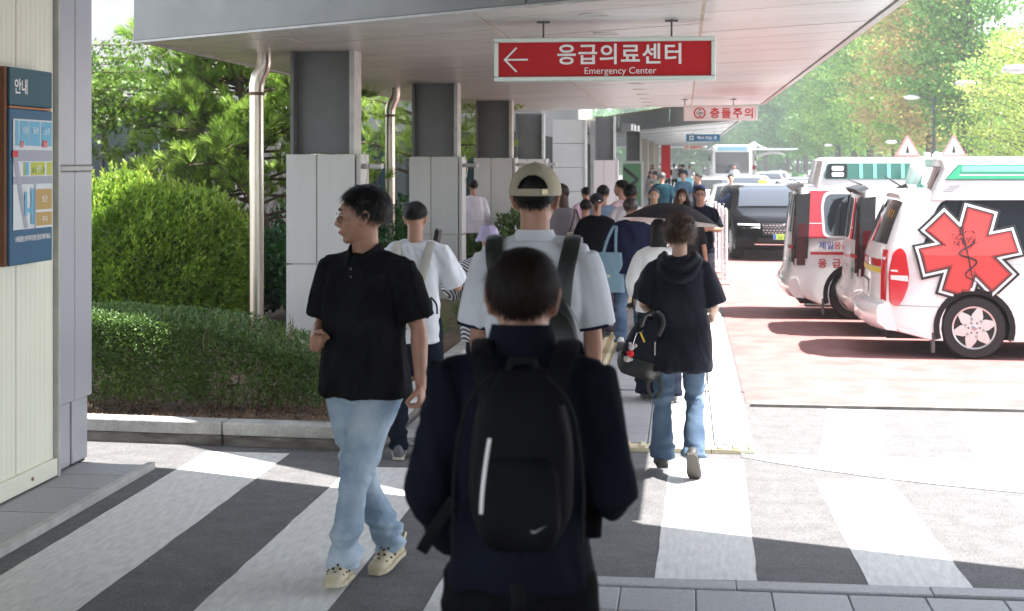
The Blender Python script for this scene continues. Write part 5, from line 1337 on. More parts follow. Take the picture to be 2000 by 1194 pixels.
def hand(b, w, d, nrm, side, curl, k=1.):
    """palm, four unequal bent fingers and a thumb; w wrist, d along the hand, nrm out of the palm, side towards the thumb"""
    d = d.normalized(); nrm = (nrm - d * nrm.dot(d)).normalized(); sd = d.cross(nrm).normalized() * side
    p0 = w - d * .02 * k; p1 = w + d * .085 * k
    b.tube([p0, w + d * .02 * k, w + d * .055 * k, p1, p1 + d * .008 * k], [(.026 * k, .019 * k), (.031 * k, .017 * k), (.040 * k, .016 * k), (.041 * k, .0145 * k), (.036 * k, .011 * k)], 12, up=sd)
    for i, (off, L) in enumerate(((.030, .070), (.010, .078), (-.010, .073), (-.029, .058))):
        p = p1 + sd * off * k - d * .008 * k; dd = d.copy() + sd * (.10 - .07 * i); pts = [p]; a = curl[0]
        for j, f in enumerate((.45, .32, .25)):
            ax = nrm; ang = a + (.05 * i)
            dd2 = (d * math.cos(ang) + nrm * math.sin(ang)) + sd * (.06 - .04 * i); p = p + dd2.normalized() * L * f * k; pts.append(p); a += curl[1]
        b.tube(pts, [.0105 * k, .0098 * k, .009 * k, .0075 * k], 8)
    t0 = w + d * .025 * k + sd * .026 * k; td = (d * .75 + sd * .75 + nrm * (.25 + curl[0] * .5)).normalized(); t1 = t0 + td * .040 * k
    td2 = (d * (.95 - curl[0] * .5) + sd * (.25 - curl[0] * .55) + nrm * (.2 + curl[0] * .5)).normalized(); t2 = t1 + td2 * .030 * k; t3 = t2 + td2 * .022 * k
    b.tube([t0 - td * .01, t0, t1, t2, t3], [.012 * k, .015 * k, .0125 * k, .011 * k, .008 * k], 8)

HEAD = dict()
def head_parts(b, M, fem=False, k=1.):
    def el(c, r, rx=0): b.ball((0, 0, 0), r, 18, 12, M=M @ Matrix.Translation(Vector(c) * k) @ Matrix.Rotation(rx, 4, 'X') @ Matrix.Scale(k, 4))
    el((0, -.012, .030), (.0765, .094, .086)); el((0, .022, -.02), (.066, .070, .092)); el((0, .036, -.062), (.050, .046, .046), .2)
    el((0, .066, -.092), (.024, .020, .018)); el((0, .062, .030), (.056, .034, .040))
    b.tube([M @ Vector(p) * 1 if False else M @ (Vector(p) * k) for p in ((0, .086, .018), (0, .101, -.008), (0, .108, -.026), (0, .094, -.036))], [(.008 * k), .0105 * k, .0145 * k, .010 * k], 10)
    for s in (-1, 1):
        el((s * .013, .096, -.030), (.009, .011, .008)); el((s * .040, .058, -.022), (.024, .026, .022)); el((s * .026, .084, .026), (.022, .010, .007))
        el((s * .030, .080, .008), (.014, .010, .010))
        # ear: rim plus lobe
        b.tube([M @ (Vector((s * (.078 + dx), y, z)) * k) for dx, y, z in ((-.004, .012, -.028), (.004, .010, -.002), (.011, .002, .022), (.014, -.016, .028), (.012, -.026, .012), (.006, -.020, -.012), (0, -.006, -.034), (-.004, .008, -.034))], [.007 * k] * 8, 7)
        el((s * .079, -.004, -.004), (.007, .016, .026))
    el((0, .088, -.056), (.024, .0135, .0060)); el((0, .086, -.067), (.021, .0135, .0070)); el((0, .080, -.061), (.034, .014, .018))

def face_details(M, parent, hairm, k=1., brow=1., lips=None):
    for s in (-1, 1):
        b = MB(); b.ball((0, 0, 0), (.0135 * k, .005 * k, .0055 * k), 12, 7, M=M @ Matrix.Translation(Vector((s * .031, .0885, .007)) * k)); b.build('eye', M_EYE, parent, smooth=180)
        b = MB(); b.tube([M @ (Vector((s * x, y, z)) * k) for x, y, z in ((.014, .097, .030), (.030, .096, .036), (.048, .084, .031))], [.0035 * k * brow, .0042 * k * brow, .002 * k], 6); b.build('eyebrow', hairm, parent, smooth=180)
    b = MB(); b.ball((0, 0, 0), (.022 * k, .006 * k, .0065 * k), 12, 7, M=M @ Matrix.Translation(Vector((0, .0975, -.0615)) * k)); b.build('lips', lips or M_LIP, parent, smooth=180)

def hair_mesh(M, style, hm, parent, k=1., strands=0, seed=1, thick=.014, front=58, side=83, back=122, lump=.004, lfreq=14, L=.05, name='hair', rec=0., width=.0012, lift=.35):
    rg = np.random.default_rng(seed)
    C = np.array([0, -.012, .030]); Rr = np.array([.0775, .0955, .0875])
    nu, nv = 56, 22; vs = []
    def lim(az):   # az 0 = front, pi = back
        a = abs(((az + PI) % (2 * PI)) - PI) / PI
        x = np.interp(a, [0, .18, .33, .46, .60, .75, 1], [front, front + 3, side - 14, side + 12, side + 20, back - 6, back]); return math.radians(x)
    for i in range(nv + 1):
        for j in range(nu):
            az = 2 * PI * j / nu; ph = lim(az) * i / nv; d = np.array([math.sin(az) * math.sin(ph), math.cos(az) * math.sin(ph), math.cos(ph)])
            e = 1 - max(0, (i / nv - .82) / .18) ** 2 * .85
            vs.append(C + d * (Rr + thick * e))
    vs = np.array(vs); dirs = (vs - C) / np.linalg.norm(vs - C, axis=1, keepdims=True)
    vs += dirs * (lump * vnoise(vs * lfreq * 4 + seed, seed) + lump * .5 * vnoise(vs * lfreq * 11 + seed, seed + 2))[:, None]
    inner = C + dirs * (Rr * .93); 
    fs = []; W = nv + 1
    for i in range(nv):
        for j in range(nu): fs.append((i * nu + j, (i + 1) * nu + j, (i + 1) * nu + (j + 1) % nu, i * nu + (j + 1) % nu))
    n0 = len(vs); base = nv * nu; rim = inner[base:base + nu]
    for j in range(nu): fs.append((base + j, n0 + j, n0 + (j + 1) % nu, base + (j + 1) % nu))
    b = MB(); b.add([M @ (Vector(p) * k) for p in np.concatenate([vs, rim])], fs)
    if strands:
        az = rg.random(strands) * 2 * PI
        if style == 'curl':
            for q in range(420):
                a = rg.random() * 2 * PI; ph = lim(a) * (.04 + .98 * rg.random() ** .65); d = np.array([math.sin(a) * math.sin(ph), math.cos(a) * math.sin(ph), math.cos(ph)]); p = C + d * (Rr + thick * .75)
                tng = np.array([math.sin(a) * math.cos(ph), math.cos(a) * math.cos(ph), -math.sin(ph)]); s_ = np.cross(tng, d); r_ = .009 + .008 * rg.random(); sg = 1 if rg.random() < .5 else -1; a0 = rg.random() * 6
                pts = [M @ (Vector(p + tng * r_ * (math.cos(a0 + t) + t * .25) + s_ * sg * r_ * math.sin(a0 + t) + d * (.006 * math.sin(t * .5 + a0) + .004)) * k) for t in np.linspace(0, 4.6, 9)]
                b.tube(pts, [.0042 * k * w_ for w_ in (.5, .8, 1, 1, 1, 1, .9, .7, .3)], 5, flat=.6)
        for q in range(strands):
            a = az[q]; ph = lim(a) * (.05 + .98 * rg.random() ** .7); d = np.array([math.sin(a) * math.sin(ph), math.cos(a) * math.sin(ph), math.cos(ph)])
            p = C + d * (Rr + thick * .8); tng = np.array([math.sin(a) * math.cos(ph), math.cos(a) * math.cos(ph), -math.sin(ph)])
            s_ = np.cross(tng, d); ln = L * (.5 + rg.random()); pts = []; dr = tng + d * lift * rg.random() + s_ * rg.normal() * .45; w = width * (1 + rg.random())
            cl = rg.normal() * (1.2 if style == 'curl' else .3)
            for t in (0, .35, .7, 1):
                c = p + dr * ln * t + s_ * cl * ln * t * t - d * ln * .35 * t * t; ww = w * (1 - t * .85)
                pts.append(M @ (Vector(c - s_ * ww) * k)); pts.append(M @ (Vector(c + s_ * ww) * k))
            b.add(pts, [(0, 1, 3, 2), (2, 3, 5, 4), (4, 5, 7, 6)])
    return b.build(name, hm, parent, smooth=180)

def union(b, name, mats, parent, voxel, disp=None, smooth=5, factor=.5):
    me = bpy.data.meshes.new(name); me.from_pydata(b.v, [], b.f)
    for m in (mats if isinstance(mats, (list, tuple)) else [mats]): me.materials.append(m)
    out = eval_mesh(me, [('REMESH', dict(mode='VOXEL', voxel_size=voxel, adaptivity=0, use_smooth_shade=True)), ('SMOOTH', dict(iterations=smooth, factor=factor))], name)
    if disp:
        P = get_co(out); N = get_no(out); set_co(out, P + N * disp(P)[:, None])
    if not out.materials: out.materials.append(mats if not isinstance(mats, (list, tuple)) else mats[0])
    return put(name, out, parent)

def folds(amp, fx=9, fy=9, fz=4, seed=0, diag=.5):
    def f(P):
        Q = np.stack([P[:, 0] * fx + P[:, 2] * diag * fx * .6, P[:, 1] * fy, P[:, 2] * fz + P[:, 0] * diag * 2], 1)
        a = vnoise(Q + seed, seed); c = vnoise(Q * 2.3 + seed, seed + 1)
        r2 = 1 - 2.4 * np.abs(vnoise(Q * 2.9 + 3.1, seed + 4)) ** .8; mk_ = np.clip(vnoise(P * 3.7 + seed, seed + 6) + .35, 0, 1)
        return amp * (1 - 2 * np.abs(a)) * .6 + amp * .3 * c + amp * .42 * r2 * mk_
    return f

DEF = dict(H=1.7, lean=.03, yaw=0, pitch=0, roll=0, twist=0, fem=False, build=1., belly=0., vox=.012,
    armL=((-.25, 0, -1), (-.12, .35, -1)), armR=((.25, 0, -1), (.12, .35, -1)), legL=((-.03, .12, -1), (-.02, -.08, -1)), legR=((.03, -.12, -1), (.02, -.25, -1)),
    footL=0., footR=0., curl=(.35, .35), skin=None, top=None, sleeve=.5, hem=-.10, collar=False, bottom=None, leg='trouser', shoe=None, sleeve_w=1., face=False, hands=True, ease=1., folds=.006, topname='shirt', handR=None, handL=None, neckk=1., hk=1., trimcol=None, open_leg=1., hz=0., colk=0.)

def person(loc, rz, label, hair=None, **kw):
    p = dict(DEF); p.update(kw); s = p['H'] / 1.75; vox = p['vox']; skin = p['skin'] or M_SKIN
    root = empty('person', (loc[0], loc[1], .03 if loc[1] > 9.3 and loc[0] < .45 else .006), rz, label, 'person', p.get('group'))
    bw = p['build']
    # ---- skeleton (metres for a 1.75 m figure, pelvis at the origin), upper body leaned and twisted
    Tu = Matrix.Rotation(-p['lean'], 4, 'X') @ Matrix.Rotation(p['roll'], 4, 'Y') @ Matrix.Rotation(p['twist'], 4, 'Z')
    shx = (.152 if p['fem'] else .172) * (.6 + .4 * bw); hipx = .095
    SH = {'L': Tu @ V(-shx, -.005, .475), 'R': Tu @ V(shx, -.005, .475)}
    J = {}
    for sd in 'LR':
        u, f = p['arm' + sd]; u = (Tu.to_3x3() @ Vector(u)).normalized(); f = (Tu.to_3x3() @ Vector(f)).normalized()
        e = SH[sd] + u * .285; w = e + f * .245; J[sd] = (SH[sd], e, w, u, f)
        hx = V(-hipx if sd == 'L' else hipx, 0, -.03); t, c = p['leg' + sd]; t = Vector(t).normalized(); c = Vector(c).normalized()
        k_ = hx + t * .415; a_ = k_ + c * .405; J['leg' + sd] = (hx, k_, a_, t, c)
    feet = {}
    for sd in 'LR':
        a_ = J['leg' + sd][2]; fp = p['foot' + sd]; out = (-.12 if sd == 'L' else .12); fw = Matrix.Rotation(-out, 4, 'Z') @ Matrix.Rotation(fp, 4, 'X')
        feet[sd] = (a_, fw)
    low = min(min((a_ + (fw @ V(0, y, z))).z for y, z in ((-.07, -.085), (.17, -.085))) for a_, fw in feet.values())
    off = V(0, 0, -low)
    A = Matrix.Scale(s, 4) @ Matrix.Translation(off)
    g = lambda v: A @ v
    hc = Tu @ V(0, .02, .70 + p['hz'])
    MH = A @ Matrix.Translation(hc) @ Matrix.Rotation(-p['yaw'], 4, 'Z') @ Matrix.Rotation(-p['pitch'], 4, 'X')
    hk = 1.03 * p['hk']
    # ---- body: one continuous skin
    b = MB(); bel = p['belly']
    TS = [(-.13, .150, .105, -.012), (-.04, .168, .118, -.015), (.06, .155, .108 + bel * .3, .005 + bel * .3), (.16, .145, .102 + bel * .5, .0 + bel * .5), (.27, .155, .108 + bel * .2, bel * .2), (.37, .168, .112, 0), (.45, .160, .100, -.008), (.505, .115, .080, -.01), (.535, .065, .062, -.005)]
    if p['fem']: TS = [(z, hw * (.98 if z < .1 else .86), hd * .92, cy) for z, hw, hd, cy in TS]
    up = lambda z: Tu if z > .1 else Matrix.Identity(4)
    b.loft([sring((0, cy, z), hw * bw * .93, hd * bw * .93, 2.4, 22, A @ up(z)) for z, hw, hd, cy in TS])
    b.tube([g(Tu @ V(0, -.012, .48)), g(Tu @ V(0, .0, .56)), g(hc + (Tu @ V(0, -.008, -.02)) * 1)], [.064 * s * p['neckk'], .054 * s * p['neckk'], .054 * s * p['neckk']], 14)
    for sd in 'LR':
        S, e, w, u, f = J[sd]; q = s * (.9 if p['fem'] else 1) * (.75 + .25 * bw)
        b.tube([g(Tu @ V(0, -.01, .50)), g(S + V(0, 0, -.005)), g(S + u * .03)], [.055 * q, .052 * q, .05 * q], 10)
        b.tube([g(S), g(S + u * .10), g(S + u * .22), g(e), g(e + f * .06), g(e + f * .14), g(w), g(w + f * .02)], [.050 * q, .048 * q, .041 * q, .037 * q, .040 * q, .034 * q, .025 * q, .024 * q], 12)
        if p['hands']:
            sgn = 1 if sd == 'R' else -1
            hd_ = p['hand' + sd] or {}
            nrm = Tu.to_3x3() @ Vector(hd_.get('n', (-sgn, .1, 0))); dd = Vector(hd_['d']).normalized() if 'd' in hd_ else f
            t_dir = Vector(hd_.get('t', (0, 1, .1)))
            dn = dd.normalized(); nn = (nrm - dn * nrm.dot(dn)).normalized(); side_ = 1 if dn.cross(nn).dot(t_dir) > 0 else -1
            hb = MB(); hand(hb, w, dd, nrm, side_, hd_.get('curl', p['curl'])); b.add([g(Vector(v)) for v in hb.v], hb.f)
        hx, k_, a_, t, c = J['leg' + sd]
        b.tube([g(hx + V(0, 0, .03)), g(hx + t * .12), g(k_), g(k_ + c * .12), g(a_), g(a_ - V(0, 0, .03))], [.080 * s, .075 * s, .052 * s, .054 * s, .036 * s, .036 * s], 12)
    head_parts(b, MH, p['fem'], s * hk)
    union(b, 'body', skin, root, vox * .8 if p['face'] else vox, smooth=3)
    # ---- top
    if p['top']:
        ez = .016 * p['ease']; T = []; b = MB(); hem = p['hem']; kb = bw
        for z, hw, hd, cy in TS:
            if z < hem: continue
            T.append((z, hw * kb + ez * (1.6 if z < .3 else 1), hd * kb + ez * (1.7 if z < .3 else 1), cy))
        T = [(hem, T[0][1] + ez * .35, T[0][2] + ez * .5, T[0][3])] + T[1:]
        if p['open_leg'] > 1: T[0] = (hem, T[0][1] * p['open_leg'], T[0][2] * p['open_leg'], T[0][3])
        if T[-1][0] < .53: T.append((.53, .07, .066, -.005))
        rings = [sring((0, cy, z), hw, hd, 2.5, 26, A @ up(z)) for z, hw, hd, cy in T]
        b.loft(rings)
        for sd in 'LR':
            S, e, w, u, f = J[sd]; q = s * (.9 if p['fem'] else 1) * (.7 + .3 * bw); sl = p['sleeve']; sw = p['sleeve_w']
            b.tube([g(Tu @ V(0, -.01, .505)), g(Tu @ V(0, -.008, .5) * .45 + (S + V(0, 0, .012)) * .55), g(S + u * .02)], [.060 * q, .060 * q, .066 * q], 12)
            if sl > 0:
                if sl <= .5: end = S + u * .285 * sl * 2; b.tube([g(S - u * .01), g(S + u * .05), g(S.lerp(end, .6)), g(end)], [.066 * q, .068 * q * (.5 + .5 * sw), .066 * q * sw, .068 * q * sw], 14)
                else:
                    m_ = (sl - .5) * 2; end = e + f * .245 * m_
                    b.tube([g(S - u * .01), g(S + u * .06), g(S + u * .2), g(e), g(e + f * .05), g(e.lerp(end, .6)), g(end)], [.066 * q, .066 * q * (.5 + .5 * sw), .060 * q * sw, .058 * q * sw, .056 * q * sw, .050 * q * sw, .046 * q * sw], 14)
        fa = p['folds'] * s
        to = union(b, p['topname'], p['top'], root, vox, folds(fa, 8, 8, 3.5, int(loc[0] * 10) + 20, .6), 4)
        if p['trimcol']:
            for sd in 'LR':
                S, e, w, u, f = J[sd]; end = S + u * .285 * min(1, p['sleeve'] * 2); q = s * (.7 + .3 * bw)
                b = MB(); b.tube([g(end - u * .004), g(end + u * .008)], [.0705 * q * p['sleeve_w'], .0705 * q * p['sleeve_w']], 24, cap=False); b.build('sleeve_trim', p['trimcol'], root, smooth=60)
        if p['collar']:
            b = MB(); CT = A @ Tu; n = 26; rows = []
            for (r1, r2, z, dz) in ((.068, .066, .528, .00), (.066, .064, .580, .012), (.073, .071, .584, .012), (.092, .088, .535, .03), (.088, .084, .530, .03)):
                ring = []
                for k in range(n):
                    a = PI / 2 + .30 + (2 * PI - .60) * k / (n - 1); fr = max(0, math.sin(a)); z_ = z + p['colk'] * (1 if z > .55 else -.4) - .052 * fr ** 1.5; ring.append(CT @ Vector((math.cos(a) * r1, math.sin(a) * (r2 + dz * fr + .028 * fr ** 2) - .004, z_)))
                rows.append(ring)
            for i in range(len(rows) - 1): b.add(rows[i] + rows[i + 1], [(k, k + 1, n + k + 1, n + k) for k in range(n - 1)])
            b.build('collar', p['top'], root, smooth=180)
    # ---- trousers
    if p['bottom']:
        b = MB(); wz = {'jeans': (.098, .088, .066, .066, .070), 'trouser': (.098, .092, .074, .068, .062), 'wide': (.10, .10, .105, .110, .115), 'shorts': (.10, .10, .088, 0, 0), 'slim': (.092, .084, .060, .056, .048), 'flare': (.092, .082, .062, .068, .088)}[p['leg']]
        Bt = [t for t in TS if t[0] < .09]
        b.loft([sring((0, cy, z), hw * bw + .010, hd * bw + .010, 2.4, 22, A) for z, hw, hd, cy in Bt])
        for sd in 'LR':
            hx, k_, a_, t, c = J['leg' + sd]; end = a_ - c * .0 - V(0, 0, .025)
            pts = [g(hx + V(0, 0, .05)), g(hx + t * .05), g(hx + t * .22), g(k_)]; rr = [.088 * s, wz[0] * s, wz[1] * s, wz[2] * s]
            if wz[3]: pts += [g(k_ + c * .18), g(a_ - c * .04), g(end)]; rr += [wz[3] * s, (wz[4] + wz[3]) / 2 * s, wz[4] * s]
            b.tube(pts, [r_ * (.8 + .2 * bw) for r_ in rr], 16)
        def dj(P, s=s, off=off):
            base = folds(.018 * s, 7, 7, 11, 3 + int(loc[1] * 10), .8)(P); hgt = P[:, 2] / s; knee = np.exp(-((hgt - .50) / .10) ** 2); cuff = np.exp(-((hgt - .17) / .09) ** 2)
            ring = vnoise(np.stack([P[:, 0] * 5, P[:, 1] * 5, P[:, 2] * 30 + 9 * vnoise(P * 3, 5) * .3], 1), 4)
            return base * (.5 + .5 * knee + .7 * cuff) + .016 * s * ring * (knee + cuff * 1.4)
        union(b, 'trousers' if p['leg'] != 'shorts' else 'shorts', p['bottom'], root, vox, dj, 3)
    # ---- shoes
    for sd in 'LR':
        a_, fw = feet[sd]; T = A @ Matrix.Translation(a_) @ fw
        b = MB(); secs = [(-.085, .020, .03, -.055), (-.07, .034, .052, -.042), (-.02, .038, .062, -.032), (.04, .042, .046, -.044), (.10, .048, .032, -.052), (.155, .044, .024, -.060), (.185, .026, .016, -.066)]
        b.loft([[T @ V(math.cos(t) * hw, y, max(-.074, z + math.sin(t) * hh)) for t in [2 * PI * k / 16 for k in range(16)]] for y, hw, hh, z in secs])
        if p['shoe'] != 'clog': b.build('shoe', p['shoe'] or M_SHOE, root, smooth=70)
        else:
            ob = b.build('clog', M_CLOG, root, smooth=70)
            b = MB(); b.tube([T @ V(x, y, z) for x, y, z in ((-.046, .045, -.022), (-.050, -.03, .0), (-.036, -.085, .010), (0, -.10, .012), (.036, -.085, .010), (.050, -.03, 0), (.046, .045, -.022))], [.011 * s] * 7, 8, flat=.5, up=(0, 0, 1)); b.build('heel_strap', M_CLOG, ob, smooth=60)
            b = MB()
            for x, y, z in ((-.040, .09, -.036), (-.043, .055, -.034), (-.034, .125, -.042), (.04, .09, -.036), (.043, .055, -.034), (.034, .125, -.042), (-.016, .105, -.020), (.016, .105, -.020), (0, .08, -.008), (-.018, .065, -.004), (.018, .065, -.004), (0, .13, -.032)): b.ball((0, 0, 0), (.0075, .0085, .006), 8, 6, M=T @ Matrix.Translation((x, y, z)))
            b.build('vent_hole', M_BLK, ob)['kind'] = 'stuff'
        b = MB(); so = [(-.092, .026), (-.07, .040), (-.02, .040), (.04, .043), (.10, .051), (.155, .047), (.190, .026)]
        pts = [(-w_, y) for y, w_ in so] + [(w_, y) for y, w_ in so[::-1]]; n = len(pts); b.add([T @ V(x, y, -.085) for x, y in pts] + [T @ V(x, y, -.066) for x, y in pts], [list(range(n)), list(range(n, 2 * n))[::-1]] + [(i, n + i, n + (i + 1) % n, (i + 1) % n) for i in range(n)])
        b.build('sole', M_CLOG if p['shoe'] == 'clog' else (p.get('sole') or M_SOLE), root)
    if hair: 
        hk_ = dict(hair); st = hk_.pop('style', 'short'); m_ = hk_.pop('m', M_HAIR); hair_mesh(MH, st, m_, root, s * hk, **hk_)
    if p['face']: face_details(MH, root, p.get('browm', M_HAIR), s * hk, lips=p.get('lipm'))
    info = dict(root=root, A=A, Tu=Tu, MH=MH, J=J, s=s, k=s * hk, off=off, g=g, hc=hc, feet=feet)
    return info

def strap(b, pts, w, th, up=(0, 0, 1), n=4):
    pts = [Vector(p) for p in pts]; b.tube(pts, [(w / 2, th / 2)] * len(pts), 8, up=up)
def smooth_path(pts, n=6):
    pts = [Vector(p) for p in pts]; out = []
    for i in range(len(pts) - 1):
        p0 = pts[max(0, i - 1)]; p1 = pts[i]; p2 = pts[i + 1]; p3 = pts[min(len(pts) - 1, i + 2)]
        for k in range(n):
            t = k / n; out.append(.5 * ((2 * p1) + (p2 - p0) * t + (2 * p0 - 5 * p1 + 4 * p2 - p3) * t * t + (3 * p1 - p0 - 3 * p2 + p3) * t ** 3))
    return out + [pts[-1]]
M_CLOG = mat('clog_foam', (.50, .44, .31), .6, var=.12, vscale=20)
# ================================================================== the people in the picture
T_BLK = fab('black_pique', (.010, .010, .012), v=.4); T_WHT = fab('pale_grey_cotton', (.58, .60, .65)); T_NAVYJ = fab('navy_jacket', (.007, .0085, .015), v=.2); T_BLACKT = fab('black_cotton', (.006, .006, .007))
T_NAVY = fab('navy_cotton', (.012, .014, .034)); T_DKTR = fab('dark_trousers', (.012, .015, .025)); T_CHAR = fab('charcoal_nylon', (.022, .023, .032), rough=.6)
# --- 1 man walking towards the camera, head turned to the picture's left
pm = person((-1.42, 6.30), PI - .12, 'man in black polo shirt, light jeans and beige clogs walking forward, looking left', H=1.745, vox=.0075, build=1.0, belly=.05, lean=.0,
    yaw=math.radians(72), pitch=.02, roll=.0, twist=-.18, armR=((.30, -.16, -1), (-.42, .95, -.16)), armL=((-.30, -.10, -1), (-.16, .22, -1)),
    legL=((.24, .34, -1), (.16, .0, -1)), legR=((-.12, -.06, -1), (-.30, -.42, -1)), footL=.12, footR=-.12, top=T_BLK, sleeve=.42, sleeve_w=1.2, hem=-.10, collar=True, bottom=M_DEN, leg='jeans', shoe='clog', face=True, ease=1.25, folds=.013, topname='polo_shirt',
    handR=dict(n=(-1, -.1, -.2), curl=(1.35, 1.1), t=(0, .2, 1)), handL=dict(n=(1, .2, 0), curl=(.9, .8)), hk=1.06, neckk=1.12,
    hair=dict(strands=5200, L=.030, thick=.017, front=50, side=86, back=118, lump=.006, seed=4, lift=.55, width=.0011))
g = pm['MH'] @ Matrix.Scale(pm['k'], 4)
b = MB()
for s_ in (-1, 1):
    cx = .034 * s_; pts = [(cx + .025 * math.copysign(abs(math.cos(t)) ** .6, math.cos(t)), .108, .004 + .017 * math.copysign(abs(math.sin(t)) ** .6, math.sin(t))) for t in [2 * PI * k / 20 for k in range(20)]]
    b.tube([g @ Vector(p) for p in pts], .0011, 6, closed=True); b.tube([g @ Vector(p) for p in ((.060 * s_, .106, .010), (.080 * s_, .06, .012), (.084 * s_, -.01, .010), (.082 * s_, -.03, -.008))], .0012, 6)
b.tube([g @ Vector(p) for p in ((-.010, .108, .006), (0, .113, .010), (.010, .108, .006))], .0011, 6); b.build('spectacles', M_CHROME, pm['root'], smooth=60)
b = MB()
for s_ in (-1, 1):
    cx = .034 * s_; b.add([g @ Vector((cx + .024 * math.copysign(abs(math.cos(t)) ** .6, math.cos(t)), .108, .004 + .016 * math.copysign(abs(math.sin(t)) ** .6, math.sin(t)))) for t in [2 * PI * k / 20 for k in range(20)]], [list(range(20))])
b.build('lens', mat('spectacle_glass', (.9, .95, .95), .02, trans=1., ior=1.1), pm['root'])
b = MB(); Tc = pm['A'] @ pm['Tu']
for z_ in (.475, .44): b.ball((0, 0, 0), (.006, .003, .006), 10, 6, M=Tc @ Matrix.Translation((.0, .128, z_)))
b.build('shirt_button', M_BUMP, pm['root'])

# --- 2 foreground man, very close, out of focus, black backpack
fg = person((-.375, 3.28), .03, 'man in dark navy jacket closest to the camera, seen from behind', H=1.685, vox=.008, build=.80, lean=.07, pitch=.12,
    armL=((-.20, -.12, -1), (.10, .75, -.55)), armR=((.24, -.12, -1), (-.25, .95, -.05)), legL=((-.03, .2, -1), (0, -.1, -1)), legR=((.03, -.1, -1), (0, -.4, -1)), top=T_NAVYJ, sleeve=.97, sleeve_w=1.0, hz=-.042, colk=.018, hem=-.01, open_leg=1.04, ease=1.5, folds=.018,
    bottom=T_BLACKT, leg='trouser', topname='jacket', hk=1.02, collar=True, neckk=1.05, hair=dict(strands=6500, L=.034, thick=.010, front=40, side=80, back=128, lump=.003, seed=8, lift=.35, m=mat('thin_dark_hair', (.012, .007, .006), .6, island=.5, spec=.15), width=.0009))
# crown where the scalp shows through
def pack(label, P, w, h, d, m, detail, name='backpack', pos=(0, -.20, .22), grp=None, sc=1.):
    """rounded rucksack on a back; P = info of the wearer (used for height and lean only)"""
    A = P['A'] @ P['Tu'] @ Matrix.Translation(pos)
    r = empty(name, P['root'].location, P['root'].rotation_euler.z, label, 'backpack', grp)
    b = MB(); secs = []
    for i in range(13):
        t = i / 12; z = -h / 2 + h * t; k = (1 - abs(2 * t - 1) ** 3.2 * .42) * (1 if t < .5 else 1 - (t - .5) * .28); kd = (1 - abs(2 * t - 1) ** 3 * .5) * (1.08 - .35 * t)
        secs.append(sring((0, -d / 2 * kd + d * .15, z), w / 2 * k, d / 2 * kd, 3.2, 26, A))
    b.loft(secs); ob = union(b, 'bag_body', m, r, .009, folds(.006, 6, 6, 5, 31, .4), 4)
    b = MB(); secs = []
    for i in range(9):
        t = i / 8; z = -h * .46 + h * .50 * t; k = 1 - abs(2 * t - 1) ** 4 * .25; secs.append(sring((0, -d * .78 + .02, z), w * .40 * k, d * .26 * (1 - abs(2 * t - 1) ** 4 * .4), 3.4, 22, A))
    b.loft(secs); union(b, 'front_pocket', m, r, .009, folds(.004, 6, 6, 6, 12, .4), 3)
    return r, A
T_PACK = fab('backpack_nylon', (.008, .008, .009), rough=.55, v=.3, bs=500)
r, A_ = pack('black backpack with white zip and grey tick mark on the nearest man', fg, .238, .41, .14, T_PACK, 1, pos=(.015, -.135, .30))
for s_ in (-1, 1):
    b = MB(); pts = smooth_path([(s_ * .07, -.055, .13), (s_ * .085, -.02, .20), (s_ * .10, .04, .245), (s_ * .105, .13, .255), (s_ * .125, .25, .12), (s_ * .15, .24, -.08), (s_ * .15, .12, -.2)]); strap(b, [A_ @ Vector(p) for p in pts], .055, .012, up=(1, 0, 0)); b.build('shoulder_strap', T_PACK, r, smooth=60)
b = MB(); strap(b, [A_ @ Vector(p) for p in ((-.035, -.02, .19), (-.025, -.03, .225), (.025, -.03, .225), (.035, -.02, .19))], .02, .008); b.build('grab_handle', T_PACK, r)
b = MB(); strap(b, [A_ @ Vector(p) for p in smooth_path([(-.062, -.150, .06), (-.068, -.168, .01), (-.074, -.178, -.05), (-.077, -.176, -.10)])], .008, .006, up=(1, 0, 0)); b.build('white_zip', M_TXTW, r)
b = MB(); tick = [(-.028, -.004), (-.024, -.016), (-.012, -.018), (.034, .014), (-.008, -.008), (-.018, -.009)]; tick = [(x * .6, z * .6) for x, z in tick]
b.add([A_ @ Vector((.05 + x, -.199, -.125 + z)) for x, z in tick], [list(range(6))]); b.build('tick_mark', mat('reflective_grey', (.22, .22, .23), .4), r)
b = MB(); strap(b, [A_ @ Vector(p) for p in ((-.16, -.0, -.10), (-.20, -.01, -.16), (-.235, .0, -.22))], .028, .004, up=(1, 0, 0)); b.build('loose_strap', T_PACK, r); b = MB(); strap(b, [A_ @ Vector(p) for p in ((.0, -.17, -.25), (.01, -.19, -.29), (.005, -.185, -.31))], .03, .006, up=(1, 0, 0)); b.build('loose_strap', T_PACK, r)
for s_ in (-1, 1):
    b = MB(); b.tube([A_ @ Vector(p) for p in smooth_path([(s_ * .06, -.12, .20), (s_ * .12, -.12, .12), (s_ * .145, -.12, -.05), (s_ * .14, -.13, -.2)])], .004, 6); b.build('piping', T_PACK, r)
mk = MB(); gm = fg['MH'] @ Matrix.Scale(fg['k'], 4)
mk.ball((0, 0, 0), (.058, .03, .05), 14, 9, M=gm @ Matrix.Translation((0, .082, -.055))); mk.build('face_mask', mat('mask_white', (.6, .6, .6), .8), fg['root'], smooth=180)

